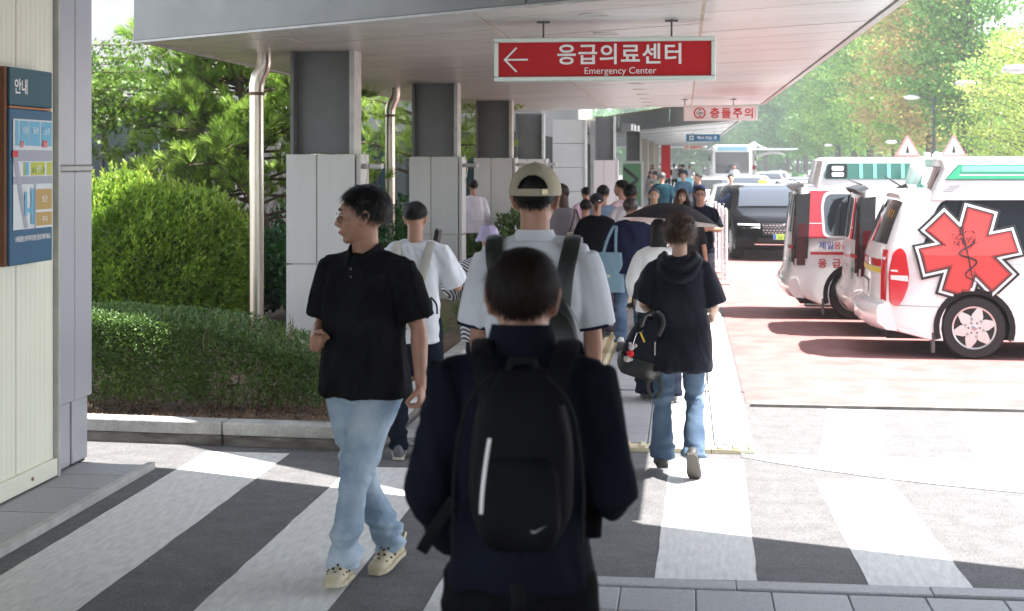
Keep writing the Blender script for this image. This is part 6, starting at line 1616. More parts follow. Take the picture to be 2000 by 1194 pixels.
# --- 3 man in pale polo shirt and beige cap, green black leather pack
cp = person((-.61, 5.86), 0, 'tall man in pale polo shirt with navy sleeve trim and beige baseball cap', H=1.815, vox=.008, build=1.10, lean=.0,
    armL=((-.15, .02, -1), (-.04, .2, -1)), armR=((.17, .02, -1), (.02, .12, -1)), top=T_WHT, sleeve=.48, sleeve_w=1.28, hem=-.16, ease=1.4, folds=.016, collar=True, bottom=T_DKTR, trimcol=T_NAVY, topname='polo_shirt', hk=1.0, neckk=1.1,
    hair=dict(strands=4200, L=.022, thick=.009, front=52, side=83, back=124, lump=.002, seed=5, lift=.2, width=.0009))
M_CAP = fab('beige_twill', (.36, .325, .24), bs=500)
def cap(P, m, opening=True, k=1., brim=True):
    g = P['MH'] @ Matrix.Scale(P['k'] * k, 4); nu, nv = 150, 45; C = Vector((0, -.010, .030)); vs = []; fs = []
    for layer, th in ((0, .019), (1, .015)):
        for i in range(nv + 1):
            for j in range(nu):
                az = 2 * PI * j / nu; ph = math.radians(96) * i / nv; d = Vector((math.sin(az) * math.sin(ph), math.cos(az) * math.sin(ph), math.cos(ph)))
                seam = .0012 * (abs(math.sin(az * 3)) ** .25) if i < nv else 0
                vs.append(g @ (C + Vector((d.x * (.0775 + th), d.y * (.0965 + th), d.z * (.0885 + th))) + d * seam))
    N = (nv + 1) * nu
    def gone(i, j):
        if not opening: return False
        az = 2 * PI * (j + .5) / nu; a = abs(az - PI); z = (i + .5) / nv
        lo, w = .60, .62
        return .56 < z < .875 and a < w * math.sqrt(max(0, 1 - ((.875 - z) / .33) ** 2)) 
    for L in (0, 1):
        for i in range(nv):
            for j in range(nu):
                if gone(i, j): continue
                f = (L * N + i * nu + j, L * N + (i + 1) * nu + j, L * N + (i + 1) * nu + (j + 1) % nu, L * N + i * nu + (j + 1) % nu); fs.append(f if L == 0 else f[::-1])
    b = MB(); b.add(vs, fs); b.tube([g @ (C + Vector((math.sin(t) * .0945, math.cos(t) * .1135, -.0108))) for t in [2 * PI * k_ / 40 for k_ in range(40)]], .003 * P['k'], 6, closed=True)
    o = b.build('cap', m, P['root'], smooth=70)
    b = MB(); b.ball((0, 0, 0), (.008, .008, .005), 10, 6, M=g @ Matrix.Translation((0, -.010, .138))); b.build('button', m, o, smooth=180)
    if brim:
        b = MB(); top = []; n = 14
        for zz in (0, .004):
            for i in range(n + 1):
                a = -1.05 + 2.1 * i / n; top.append(g @ Vector((math.sin(a) * .095, math.cos(a) * .11 - .01, .022 + zz)))
            for i in range(n + 1):
                a = -1.05 + 2.1 * i / n; top.append(g @ Vector((math.sin(a) * .095, math.cos(a) * .11 + .07 * math.cos(a * 1.4), .012 + zz)))
        M_ = n + 1; b.add(top, [(i, i + 1, M_ + i + 1, M_ + i) for i in range(n)] + [(2 * M_ + i, 3 * M_ + i, 3 * M_ + i + 1, 2 * M_ + i + 1) for i in range(n)] + [(M_ + i, M_ + i + 1, 3 * M_ + i + 1, 3 * M_ + i) for i in range(n)]); b.build('brim', m, o)
    if opening:
        b = MB(); b.box((0, 0, 0), (.022, .006, .016), M=g @ Matrix.Translation((.045, -.1165, .032)) @ Matrix.Rotation(.42, 4, 'Z')); b.build('buckle', mat('brass', (.45, .38, .25), .35, metal=1.), o)
    return o
cap(cp, M_CAP)
M_LEATH = mat('green_black_leather', (.012, .018, .016), .35, bump=.15, bscale=300)
r, A_ = pack('dark green black leather backpack on the man in the beige cap', cp, .30, .44, .15, M_LEATH, 1, pos=(.055, -.17, .11))
b0 = MB()
for s_ in (-1, 1):
    b = MB(); pts = smooth_path([(s_ * .085 - .02, -.02, .13), (s_ * .11 - .04, -.008, .22), (s_ * .135 - .055, .015, .32), (s_ * .15 - .055, .06, .405), (s_ * .155 - .055, .14, .445), (s_ * .155 - .055, .24, .39), (s_ * .16 - .055, .31, .2)]); strap(b, [A_ @ Vector(p) for p in pts], .070, .020, up=(1, .0, 0)); b.build('shoulder_strap', M_LEATH, r, smooth=60)
b = MB(); b.tube([A_ @ Vector(p) for p in smooth_path([(-.12, -.10, -.18), (-.125, -.12, .08), (-.06, -.11, .19), (.06, -.11, .19), (.125, -.12, .08), (.12, -.10, -.18)])], .005, 6); b.tube([A_ @ Vector(p) for p in ((-.11, -.163, .02), (0, -.17, .0), (.11, -.163, .02))], .003, 6); b.build('piping', M_BLK, r)

# --- 4 man on the phone
ph = person((-1.68, 8.86), .05, 'man in pale grey t-shirt and dark trousers holding a phone to his ear', H=1.60, vox=.009, build=.88, lean=.02, yaw=.1, pitch=.18,
    armR=((.50, .30, -1), (-.52, .28, .92)), armL=((-.25, .1, -1), (0, .4, -1)), legL=((-.03, .05, -1), (0, -.15, -1)), legR=((.03, .32, -1), (0, -.12, -1)), footR=.05, top=T_WHT, sleeve=.45, sleeve_w=1.3, hem=-.14, ease=1.2, folds=.016, bottom=T_DKTR, leg='trouser', topname='t_shirt',
    handR=dict(n=(-1, .1, 0), t=(-.3, -.4, 1), curl=(.5, .6)), shoe=mat('grey_trainer', (.10, .10, .11), .6), sole=mat('cream_sole', (.5, .47, .4), .7), hair=dict(strands=5200, L=.016, thick=.009, front=46, side=78, back=116, lump=.001, seed=9, lift=.9, width=.0009))
wr_ = ph['J']['R'][2] + ph['J']['R'][4] * .07
fo = empty('phone', ph['root'].location, ph['root'].rotation_euler.z, 'black phone in a folio case held to the ear by the columns', 'phone')
b = MB(); Mp = ph['A'] @ Matrix.Translation(wr_ + V(-.015, -.012, .06)) @ Matrix.Rotation(.18, 4, 'Y') @ Matrix.Rotation(.1, 4, 'X'); b.box((0, 0, 0), (.024, .075, .155), M=Mp); b.build('case', M_BLK, fo, bev=.006)
b = MB(); b.box((0, 0, 0), (.012, .078, .03), M=Mp @ Matrix.Translation((.016, 0, -.03))); b.box((0, 0, 0), (.006, .07, .15), M=Mp @ Matrix.Translation((.024, -.012, 0)) @ Matrix.Rotation(-.2, 4, 'Z')); b.build('case_flap', M_BLK, fo)
M_PALEB = fab('pale_canvas', (.42, .41, .38), bs=300)
r, A_ = pack('pale grey canvas backpack of the man on the phone', ph, .28, .40, .14, M_PALEB, 1, pos=(-.09, -.15, .16))
for s_ in (-1, 1):
    b = MB(); pts = smooth_path([(s_ * .08 + .07, .0, .13), (s_ * .10 + .08, .01, .24), (s_ * .11 + .09, .04, .33), (s_ * .115 + .09, .13, .385), (s_ * .12 + .09, .24, .32)]); strap(b, [A_ @ Vector(p) for p in pts], .055, .012, up=(1, 0, 0)); b.build('shoulder_strap', M_PALEB, r, smooth=60)
b = MB(); strap(b, [A_ @ Vector(p) for p in smooth_path([(.20, .06, .02), (.22, .03, -.06), (.19, .02, -.13)])], .016, .004, up=(1, 0, 0)); b.build('loose_strap', M_BLK, r); b = MB(); strap(b, [A_ @ Vector(p) for p in smooth_path([(.20, .06, .02), (.25, .03, -.03), (.26, .02, -.10)])], .012, .004, up=(1, 0, 0)); b.build('loose_strap', M_BLK, r)

# --- 5 older woman in striped blouse and lavender hat
T_STR = mat('striped_cotton', (.5, .5, .5), .85)
_n = T_STR.node_tree.nodes; _l = T_STR.node_tree.links; _w = _n.new('ShaderNodeTexWave'); _w.inputs['Scale'].default_value = 22; _w.bands_direction = 'DIAGONAL'; _w.inputs['Distortion'].default_value = 1.2; _w.inputs['Detail Scale'].default_value = .4
_t = _n.new('ShaderNodeTexCoord'); _l.new(_t.outputs['Object'], _w.inputs[0]); _r = _n.new('ShaderNodeValToRGB'); _r.color_ramp.interpolation = 'CONSTANT'; _r.color_ramp.elements[0].color = (.02, .02, .03, 1); _r.color_ramp.elements[1].color = (.55, .55, .57, 1); _r.color_ramp.elements[1].position = .45
_l.new(_w.outputs[0], _r.inputs[0]); _l.new(_r.outputs[0], _n['Principled BSDF'].inputs['Base Color'])
sw5 = person((-1.34, 9.75), 0, 'woman in striped blouse and lavender hat mostly hidden behind the beige cap man', H=1.40, vox=.011, fem=True, build=1.1, armL=((-.75, .25, -1), (.45, .8, -.35)), armR=((.4, .1, -1), (.1, .6, -.6)), top=T_STR, sleeve=.70, sleeve_w=1.75, hem=-.18, ease=2, bottom=T_DKTR, topname='blouse', hair=dict(thick=.012, m=M_HAIRG))
g = sw5['MH'] @ Matrix.Scale(sw5['k'], 4); b = MB(); rings = []
for rr, z in ((.02, .135), (.06, .128), (.090, .10), (.104, .05), (.112, .01), (.140, -.03), (.138, -.034), (.108, .002)): rings.append([g @ Vector((math.cos(t) * rr * (1 + .05 * math.sin(3 * t)), math.sin(t) * rr * 1.1 - .01, z + .006 * math.sin(5 * t + rr * 40))) for t in [2 * PI * k / 28 for k in range(28)]])
b.loft(rings); b.build('hat', fab('lavender_cotton', (.36, .31, .46)), sw5['root'], smooth=60)

# --- 6 woman in black hooded jacket and flared jeans
T_HOOD = fab('black_nylon', (.012, .013, .019), rough=.5, v=.25)
wm = person((-.03, 8.55), -.03, 'woman with curly brown hair, black hooded jacket and blue flared jeans walking away', H=1.475, vox=.008, fem=True, build=1.06, lean=.02, pitch=.05,
    armL=((-.36, .0, -1), (.25, .75, -.35)), armR=((.30, .05, -1), (-.02, 1, -.35)), legL=((-.05, .10, -1), (-.02, -.06, -1)), legR=((.02, .05, -1), (.0, -.55, -1)), footR=-.85, footL=.0, top=T_HOOD, sleeve=.48, sleeve_w=1.5, hem=-.24, open_leg=1.10, ease=2.0, folds=.020, bottom=M_DENM, leg='flare', topname='jacket', hk=1.10, skin=M_SKIN2,
    shoe=mat('black_slipon', (.035, .033, .032), .6), sole=mat('worn_sole', (.06, .055, .05), .8),
    hair=dict(style='curl', strands=3500, L=.040, thick=.046, front=62, side=106, back=126, lump=.014, lfreq=7, seed=12, lift=1.1, m=M_HAIRB, width=.0012))
Tw = wm['A'] @ wm['Tu']
b = MB()   # hood lying on the back: two rolls of cloth
b.tube([Tw @ Vector(p) for p in smooth_path([(-.125, .05, .535), (-.135, -.04, .50), (-.10, -.125, .435), (0, -.155, .385), (.10, -.13, .43), (.14, -.04, .50), (.125, .05, .535)])], [(.028, .022)] * 37, 10)
b.tube([Tw @ Vector(p) for p in smooth_path([(-.105, .03, .55), (-.10, -.06, .52), (-.06, -.115, .475), (0, -.13, .455), (.06, -.115, .475), (.105, -.06, .52), (.105, .03, .55)])], [(.034, .024)] * 37, 10)
b.ball((0, 0, 0), (.10, .035, .075), 18, 10, M=Tw @ Matrix.Translation((0, -.105, .46)) @ Matrix.Rotation(-.35, 4, 'X')); union(b, 'hood', T_HOOD, wm['root'], .008, folds(.006, 12, 12, 9, 5), 3)
b = MB(); b.tube([Tw @ Vector(p) for p in smooth_path([(.185, -.03, -.22), (.19, -.05, -.30), (.18, -.04, -.36), (.185, -.04, -.42)])], .0025, 5); b.tube([Tw @ Vector(p) for p in smooth_path([(.175, -.03, -.22), (.20, -.05, -.28), (.195, -.05, -.34)])], .0025, 5); b.build('drawcord', M_BLK, wm['root'])
b = MB(); b.tube([wm['A'] @ Vector(p) for p in ((.045, -.128, -.055), (.05, -.136, -.10), (.085, -.132, -.115), (.125, -.118, -.10), (.13, -.112, -.055))], .0018, 5); b.build('pocket_stitching', mat('stitch', (.30, .34, .40), .8), wm['root'])
bg = empty('shoulder_bag', wm['root'].location, wm['root'].rotation_euler.z, 'black shoulder bag with a plush charm hanging beside the curly haired woman', 'bag')
Mb = wm['A'] @ Matrix.Translation((-.235, -.08, -.075)) @ Matrix.Rotation(.28, 4, 'Y')
b = MB(); secs = []
for i in range(11):
    t = i / 10; z = -.22 + .42 * t; k = (1 - abs(2 * t - 1) ** 3 * .35) * (1.12 - .45 * t); secs.append(sring((0, 0, z), .155 * k, .085 * (1 - abs(2 * t - 1) ** 3 * .4), 3, 22, Mb))
b.loft(secs); union(b, 'bag_body', T_HOOD, bg, .009, folds(.007, 7, 7, 6, 44, .5), 3)
b = MB(); secs = []
for i in range(6):
    t = i / 5; z = -.225 + .13 * t; k = (1 - abs(t - 1) ** 3 * .30); secs.append(sring((0, 0, z), .166 * k, .094 * k, 3, 22, Mb))
b.loft(secs); b.build('leather_base', mat('smooth_black_leather', (.01, .01, .01), .3), bg, smooth=60)
b = MB(); strap(b, [Mb @ Vector(p) for p in smooth_path([(-.06, -.07, .12), (-.05, -.10, .22), (.03, -.10, .26), (.08, -.09, .20), (.07, -.08, .10)])], .024, .007, up=(1, 0, 0)); b.build('handle', mat('bag_leather', (.015, .015, .015), .35), bg, smooth=60)
b = MB(); strap(b, [Mb @ Vector(p) for p in smooth_path([(.06, -.02, .20), (.12, .0, .34), (.145, .05, .46), (.13, .12, .50)])], .04, .008, up=(1, 0, 0)); b.build('long_strap', bpy.data.materials['bag_leather'], bg, smooth=60); b = MB(); strap(b, [Mb @ Vector(p) for p in smooth_path([(.13, -.02, -.15), (.19, -.03, -.25), (.16, -.04, -.33), (.10, -.05, -.27), (.09, -.05, -.18)])], .022, .004, up=(1, 0, 0)); b.build('long_strap', bpy.data.materials['bag_leather'], bg, smooth=60)
b = MB(); b.tube([Mb @ Vector(p) for p in ((.06, -.105, .06), (.085, -.105, -.03))], .003, 6); b.build('zip', M_CHROME, bg)
b = MB(); b.tube([Mb @ Vector(p) for p in ((-.055, -.103, .09), (-.01, -.103, .035))], .006, 6); b.build('yellow_tag', mat('tag_yellow', (.6, .38, .03), .5), bg)
b = MB(); b.tube([Mb @ Vector(p) for p in ((-.04, -.104, .105), (-.075, -.106, .08), (-.08, -.106, -.01))], .0025, 6); b.build('chain', M_CHROME, bg)
pl = Mb @ Matrix.Translation((-.085, -.118, -.055)); M_PL = mat('plush_grey', (.45, .41, .40), .95, bump=.8, bscale=120)
b = MB()
for c, r_ in (((0, 0, .03), (.021, .018, .020)), ((.022, 0, .05), (.014, .007, .014)), ((-.016, -.0, .052), (.012, .007, .012)), ((-.006, 0, -.055), (.026, .02, .022)), ((.022, 0, -.05), (.011, .010, .012)), ((-.004, -.016, .022), (.010, .012, .008))): b.ball((0, 0, 0), r_, 12, 8, M=pl @ Matrix.Translation(c))
b.ball((0, 0, 0), (.014, .014, .03), 8, 6, M=pl @ Matrix.Translation((0, 0, -.015))); ch = b.build('plush_charm', M_PL, bg, smooth=180)
b = MB(); b.ball((0, 0, 0), (.026, .021, .024), 12, 8, M=pl @ Matrix.Translation((.004, -.002, -.012))); b.build('charm_shirt', mat('charm_red', (.55, .01, .02), .9), ch, smooth=180)

# --- 7 long haired woman under the umbrella
lh = person((-.20, 11.06), 0, 'woman with long straight black hair in a white top sheltering under the small umbrella', H=1.40, vox=.011, fem=True, armR=((.25, .25, -1), (0, .8, .7)), armL=((-.3, 0, -1), (.1, .4, -1)), top=fab('white_cotton', (.62, .61, .60)), sleeve=.8, sleeve_w=1.6, hem=-.08, ease=1.8, bottom=T_DKTR, leg='wide', topname='top', hair=dict(thick=.014, side=95, back=130, strands=700, L=.05))
g = lh['MH'] @ Matrix.Scale(lh['k'], 4)
b = MB(); secs = []
for i in range(14):
    t = i / 13; z = .05 - .52 * t; w = .088 + .010 * math.sin(t * 3) - .02 * t ** 3; secs.append([g @ Vector((math.cos(a) * w * (1 + .03 * math.sin(a * 9 + i)), -.055 - .035 * t ** .5 + math.sin(a) * (.055 - .02 * t), z)) for a in [2 * PI * k / 30 for k in range(30)]])
b.loft(secs); b.build('long_hair', M_HAIR, lh['root'], smooth=60)
def umbrella(loc, label, rad, m_out, m_in, tilt, hgt, hand_z):
    u = empty('umbrella', loc, .2, label, 'umbrella')
    T = Matrix.Translation((0, 0, hgt)) @ Matrix.Rotation(tilt[0], 4, 'Y') @ Matrix.Rotation(tilt[1], 4, 'X')
    n, nr = 8, 8; b = MB(); vs = []; per = 6
    for i in range(nr + 1):
        t = i / nr
        for j in range(n * per):
            a = 2 * PI * j / (n * per); q = (j % per) / per; sc_ = 1 - .055 * math.sin(PI * q) * t; z = .155 * math.cos(t * PI / 2 * .95) - .012 * math.sin(PI * q) * t * (1 - t) * -2
            vs.append(T @ Vector((math.cos(a) * rad * t * sc_, math.sin(a) * rad * t * sc_, z)))
    N = n * per; fs = [(i * N + j, (i + 1) * N + j, (i + 1) * N + (j + 1) % N, i * N + (j + 1) % N) for i in range(nr) for j in range(N)]
    b.add(vs, fs); b.build('canopy', m_out, u, smooth=25)
    b = MB(); b.add([v - Vector((0, 0, .004)) for v in vs], [f[::-1] for f in fs]); b.build('lining', m_in, u, smooth=25)
    for j in range(n):
        a = 2 * PI * j / n; b = MB(); b.tube([T @ Vector((math.cos(a) * rad * t, math.sin(a) * rad * t, .147 * math.cos(t * PI / 2 * .95) - .005)) for t in (.05, .3, .6, .85, 1.01)], .0022, 5); b.build('rib', M_STEELL, u)
    b = MB(); b.tube([T @ Vector((0, 0, .19)), T @ Vector((0, 0, .16)), T @ Vector((0, 0, -.32))], [.003, .005, .005], 8); b.build('shaft', M_STEELL, u)
    b = MB(); b.tube([T @ Vector((0, 0, -.30)), T @ Vector((0, 0, -.38))], .011, 8); b.build('handle', M_BLK, u)
    b = MB(); rg = random.Random(4)
    for j in range(170):
        a = rg.uniform(0, 2 * PI); t = rg.uniform(.86, .965) if rg.random() < .8 else rg.uniform(.74, .9); c = Vector((math.cos(a) * rad * t * .975, math.sin(a) * rad * t * .975, .155 * math.cos(t * PI / 2 * .95) + .006)); r_ = rg.uniform(.0015, .005)
        b.add([T @ (c + Vector((-r_, -r_, 0))), T @ (c + Vector((r_, -r_, 0))), T @ (c + Vector((r_ * .5, r_, 0))), T @ (c + Vector((-r_, r_ * .6, 0)))], [(0, 1, 2, 3)])
    b.build('printed_border', mat('print_grey', (.5, .5, .5), .7), u)['kind'] = 'stuff'
umbrella((-.105, 11.05, 0), 'small black umbrella with pale lining and dotted border held up in the crowd', .375, fab('umbrella_black', (.02, .02, .022), rough=.6), fab('umbrella_lining', (.48, .42, .41), rough=.7), (.10, -.08), 1.385, 1.1)

# --- 8 man in navy t-shirt with blue tote bag
nv_ = person((-.52, 13.94), 0, 'man in navy t-shirt and blue jeans carrying a light blue tote bag', H=1.45, vox=.011, build=1.12, armL=((-.35, -.05, -1), (-.1, .25, -1)), armR=((.35, 0, -1), (0, .8, -.3)), legL=((-.03, -.12, -1), (0, -.45, -1)), legR=((.03, .15, -1), (0, 0, -1)), footL=-.5, top=T_NAVY, sleeve=.72, sleeve_w=1.35, hem=-.06, ease=1.7, folds=.009, bottom=M_DENM, leg='jeans', topname='t_shirt', shoe=mat('white_trainer', (.55, .55, .52), .6), hk=1.05, hair=dict(thick=.022, side=92, back=122, strands=1200, L=.04, m=mat('dark_brown_hair', (.022, .012, .012), .45)))
b = MB(); b.tube([nv_['A'] @ V(*[math.cos(t) * .172, math.sin(t) * .125 - .01, -.045]) for t in [2 * PI * k / 30 for k in range(30)]], [(.016 * .8, .006)] * 30, 6, closed=True, up=(0, 0, 1)); b.build('belt', M_BLK, nv_['root'])
tb = empty('tote_bag', (-.735, 13.82, .03), 0, 'light blue cotton tote bag with cream capitals hanging beside the man in navy', 'bag')
M_TOTE = fab('tote_blue', (.13, .215, .27), bs=200)
b = MB(); secs = []
for i in range(9):
    t = i / 8; z = .57 + .40 * t; w = .165 - .045 * t ** .8; secs.append(sring((.02 * t, 0, z + .015 * math.sin(t * 5)), w, .035 * (1 - t * .5) + .012, 3, 24))
b.loft(secs); union(b, 'bag_body', M_TOTE, tb, .009, folds(.006, 9, 9, 5, 8, .7), 2)
b = MB(); strap(b, smooth_path([(-.04, -.03, .95), (-.0, -.05, 1.08), (.05, -.06, 1.19), (.065, .02, 1.215)]), .028, .004, up=(1, 0, 0)); strap(b, smooth_path([(.08, -.035, .95), (.08, -.05, 1.08), (.085, -.06, 1.18), (.085, .02, 1.21)]), .028, .004, up=(1, 0, 0)); b.build('handle', M_TOTE, tb, smooth=60)
text_on('lettering', 'MALOL', .045, mat('cream_print', (.7, .68, .5), .7), tb, (-.03, -.068, .735), width=.125, bold=.001)

# --- 9 woman in black t-shirt, grey cap and ponytail
bc = person((-.92, 15.1), 0, 'woman in black t-shirt, ponytail and dark grey cap carrying paper bags', H=1.50, vox=.012, fem=True, armL=((-.35, 0, -1), (-.15, .1, -1)), armR=((.35, 0, -1), (.1, .2, -1)), top=T_BLACKT, sleeve=.45, sleeve_w=1.35, hem=-.1, ease=1.5, bottom=fab('plum_grey_trousers', (.05, .04, .05)), leg='wide', topname='t_shirt', hair=dict(thick=.009, strands=500, L=.03))
cap(bc, fab('dark_grey_twill', (.04, .04, .048)))
g = bc['MH'] @ Matrix.Scale(bc['k'], 4); b = MB(); b.tube([g @ Vector(p) for p in ((0, -.10, .01), (.0, -.135, -.01), (.005, -.135, -.06), (.0, -.115, -.12))], [.014, .024, .022, .006], 10); b.build('ponytail', M_HAIRB, bc['root'], smooth=60)
def carrier(name, label, loc, w, h, m, logo=None):
    o = empty(name, loc, .1, label, 'paper bag'); b = MB(); b.prism([(-w / 2, -.05), (w / 2, -.05), (w / 2, .05), (-w / 2, .05)], 0, h); b.build('bag_body', m, o)
    for yy in (-.045, .045):
        b = MB(); b.tube(smooth_path([(-w * .2, yy, h), (-w * .15, yy, h + .08), (w * .1, yy * .5, h + .11), (w * .2, yy, h)]), .003, 5); b.build('cord_handle', M_SIGNW, o)
    if logo: b = MB(); b.ball((0, -.053, h * .5), (.02, .003, .03), 8, 5); b.build('printed_mark', logo, o)
carrier('paper_bag', 'pale grey paper carrier bag with dark mark beside the woman in black', (-1.11, 14.98, .50), .20, .26, mat('pale_card', (.42, .43, .40), .8), M_BLK)
carrier('paper_bag', 'orange paper carrier bag beside the pale grey one', (-1.0, 15.08, .46), .10, .28, mat('orange_card', (.75, .30, .04), .8))

# --- the rest of the crowd
def cr(x, y, rz, label, H, top, bottom=None, hair=None, **k):
    k.setdefault('vox', .013 if y < 25 else .02); k.setdefault('sleeve', .45); hr = dict(thick=.014 + .008 * (abs(math.sin(x * 37 + y))), strands=700 if y < 25 else 0, L=.035, seed=int(y * 10), back=114 + 12 * abs(math.sin(y * 5)), lump=.006); hr.update(hair or {})
    return person((x, y), rz, label, H=H, top=fab('cloth', top), bottom=fab('cloth', bottom or (.02, .02, .025)), hair=hr, **k)
cr(-1.09, 15.9, 0, 'person with black bobbed hair in a dark jacket left of the woman in black', 1.42, (.008, .008, .010), hair=dict(side=98, back=128, thick=.022), sleeve=.9, fem=True, ease=2)
cr(-.96, 17.0, 0, 'man in a light blue shirt behind the woman in the grey cap', 1.555, (.17, .23, .33), sleeve_w=1.4)
cr(-.60, 16.0, 0, 'man with thick black hair in a loose white shirt behind the man in navy', 1.58, (.60, .58, .60), hair=dict(thick=.020, L=.045, strands=1000), sleeve=.8, sleeve_w=1.5, ease=1.9)
cr(-.76, 18.0, .9, 'dark haired man in a pink checked shirt turning left beside the clad column', 1.60, (.50, .36, .38), yaw=-.4, face=True)
gy = cr(-.39, 18.5, PI, 'smiling grey haired man in a beige top facing the camera left of the umbrella', 1.50, (.45, .36, .28), hair=dict(m=M_HAIRG, front=46, thick=.012), face=True, browm=M_HAIRG, vox=.010, skin=M_SKIN2)
wf = cr(-.03, 18.6, PI, 'woman with wavy brown hair facing the camera above the umbrella', 1.485, (.02, .02, .025), hair=dict(m=M_HAIRB, thick=.026, side=112, back=140, front=52, L=.06, strands=900), face=True, fem=True, vox=.010, skin=M_SKIN2, lipm=mat('red_lips', (.45, .05, .05), .4))
b = MB(); g = wf['MH'] @ Matrix.Scale(wf['k'], 4)
for s_ in (-1, 1): b.tube([g @ Vector(p) for p in ((s_ * .075, 0, .02), (s_ * .095, .01, -.06), (s_ * .10, .02, -.14), (s_ * .085, .03, -.20))], [.025, .034, .034, .015], 9)
b.ball((0, 0, 0), (.09, .05, .12), 14, 9, M=g @ Matrix.Translation((0, -.07, -.06))); b.build('long_hair', M_HAIRB, wf['root'], smooth=60)
cr(.03, 15.6, 0, 'dark haired person just behind the top of the umbrella', 1.42, (.02, .02, .02), fem=True, hair=dict(side=98, thick=.018))
gl = cr(.19, 17.65, PI, 'man in spectacles and a black t-shirt facing the camera with one arm raised forward', 1.53, (.012, .014, .02), (.03, .03, .04), face=True, vox=.010, yaw=0, armL=((-.40, .35, -1), (.75, .9, .1)), armR=((.3, 0, -1), (0, .5, -.8)), hair=dict(front=44, thick=.008), leg='shorts')
b = MB(); g = gl['MH'] @ Matrix.Scale(gl['k'], 4)
for s_ in (-1, 1): b.tube([g @ Vector((.032 * s_ + .023 * math.cos(t), .106, .004 + .016 * math.sin(t))) for t in [2 * PI * k / 14 for k in range(14)]], .0016, 5, closed=True); b.tube([g @ Vector(p) for p in ((.055 * s_, .104, .008), (.082 * s_, .02, .01))], .0016, 5)
b.tube([g @ Vector((-.01, .108, .006)), g @ Vector((.01, .108, .006))], .0016, 5); b.build('spectacles', M_BLK, gl['root'])
gd = cr(-1.33, 15.45, .35, 'woman with long dark hair in a grey dress carrying a cream handbag', 1.59, (.17, .16, .17), (.10, .10, .10), fem=True, yaw=-.9, face=True, hem=-.35, ease=2, armR=((.4, .1, -1), (.05, .3, -1)), hair=dict(m=M_HAIRB, thick=.018, side=104, back=140, L=.05))
b = MB(); g = gd['MH'] @ Matrix.Scale(gd['k'], 4); b.loft([[g @ Vector((math.cos(a) * (.092 - .01 * t), -.045 - .02 * t + math.sin(a) * .06, .03 - .34 * t)) for a in [2 * PI * k / 18 for k in range(18)]] for t in (0, .25, .5, .75, 1)]); b.build('long_hair', M_HAIRB, gd['root'], smooth=60)
hb_ = empty('handbag', (-1.17, 15.25, .9), .2, 'cream and brown handbag at the side of the woman in the grey dress', 'bag')
b = MB(); b.box((0, 0, .11), (.15, .08, .20)); b.build('bag_body', fab('cream_leather', (.50, .44, .36)), hb_, bev=.02)
b = MB(); b.tube(smooth_path([(-.05, 0, .21), (.0, .02, .36), (.03, .1, .45), (.06, .02, .34), (.06, 0, .21)]), .010, 6); b.build('handle', mat('brown_leather', (.09, .035, .02), .5), hb_)
cr(-1.42, 20.9, .5, 'person in a lilac pink t-shirt half hidden by the granite pillar', 1.47, (.50, .36, .46), sleeve_w=1.4, armR=((.5, .2, -1), (0, .6, -.6)))
cr(-3.22, 21.8, .3, 'person in a loose white shirt glimpsed between the second and third columns', 1.56, (.58, .56, .62), fem=True, sleeve=.85, sleeve_w=1.6, ease=2.2, hair=dict(side=98))
cr(-.50, 32.2, 0, 'man in a dark teal long sleeved shirt with his back to the camera', 1.60, (.010, .035, .048), (.02, .03, .03), sleeve=.95, sleeve_w=1.3, hair=dict(m=M_HAIRG), build=1.1)
cr(-.03, 36.3, PI - .3, 'young man in a blue t-shirt with pink print walking towards the camera', 1.60, (.06, .12, .18), (.03, .03, .04), face=True, hair=dict(thick=.02), build=1.05)
cr(.33, 32.3, PI / 2 + .5, 'man in navy looking left beside the white car', 1.58, (.012, .018, .045), face=True)
cr(1.09, 34.4, PI, 'man in a white shirt standing beside the cars behind the black SUV', 1.57, (.6, .6, .6), face=True, skin=M_SKIN2)
cr(2.16, 33.6, PI / 2 + .3, 'woman with dark hair and a white mask beyond the bonnet of the black SUV', 1.42, (.02, .02, .03), fem=True, hair=dict(thick=.024, side=96))
cr(-.62, 88.5, 0, 'woman in a white top and black trousers walking far down the pavement', 1.72, (.60, .58, .54), (.01, .01, .01), fem=True, hair=dict(thick=.024, side=98), vox=.026)
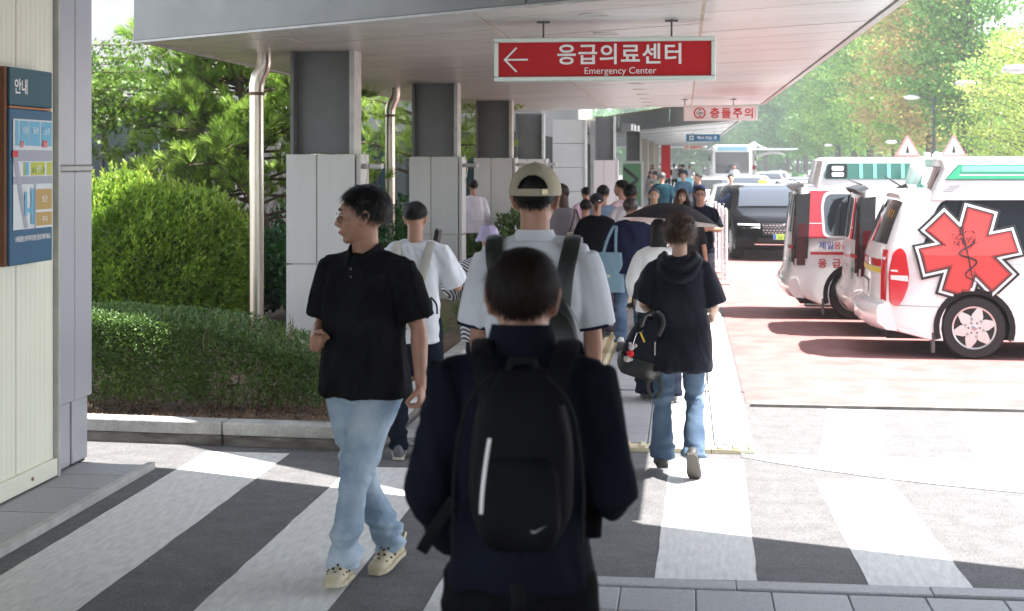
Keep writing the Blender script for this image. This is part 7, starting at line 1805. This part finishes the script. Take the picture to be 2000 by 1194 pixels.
cr(-1.22, 78.0, 0, 'distant person with a pale green backpack and grey shirt', 1.72, (.40, .45, .44), (.03, .03, .03), sleeve=.9, vox=.026)
cr(-.98, 84.5, 0, 'distant person in a brown top left of the woman in white', 1.72, (.06, .025, .02), (.02, .02, .04), vox=.026)
cr(-1.46, 66.0, PI, 'distant man in a navy suit facing the camera', 1.72, (.03, .04, .08), sleeve=.95, face=True, vox=.02)
cr(-1.14, 50.2, PI - .6, 'person in white sitting near the far column, left of the group', 1.50, (.5, .5, .52), (.04, .04, .06), face=True, sleeve=.9)
cr(-.92, 46.4, PI - .9, 'person in pale green beside the one in white at the far column', 1.50, (.38, .46, .36), (.04, .04, .06), face=True, fem=True)
cr(-.86, 38.5, PI - 1.2, 'small older person in a cream top left of the man in teal', 1.34, (.50, .44, .38), (.1, .09, .08), face=True, fem=True, hair=dict(m=M_HAIRG))
cr(-.08, 76.5, 0, 'distant person in a navy top right of the woman in white', 1.71, (.015, .02, .05), vox=.026)
cr(.26, 80.6, PI, 'distant white haired person beside the coach', 1.71, (.6, .6, .62), hair=dict(m=mat('white_hair', (.45, .45, .45), .6)), face=True, vox=.024)
cr(2.55, 74.9, PI, 'distant face above the white cars right of the coach', 1.74, (.5, .5, .5), face=True, vox=.024)
cr(-1.30, 58.5, PI - .4, 'distant person in brown among the group at the far columns', 1.62, (.12, .06, .04), face=True, vox=.024, fem=True)
cr(-.30, 95, 0, 'farthest person in a dark top under the rear canopy', 1.7, (.02, .02, .03), vox=.03)
# ------------------------------------------------------------------ air
hz = MB(); hz.box((0, 430, 17), (820, 960, 36)); ho = hz.build('haze', bpy.data.materials.new('haze_air')); ho['kind'] = 'stuff'
hm_ = ho.data.materials[0]; hm_.use_nodes = True; hn = hm_.node_tree.nodes; hn.clear()
ho_ = hn.new('ShaderNodeOutputMaterial'); hv = hn.new('ShaderNodeVolumePrincipled'); hv.inputs['Color'].default_value = (.93, .95, 1, 1); hv.inputs['Density'].default_value = .0012; hv.inputs['Anisotropy'].default_value = .3
hm_.node_tree.links.new(hv.outputs[0], ho_.inputs['Volume'])
SC.cycles.volume_bounces = 0
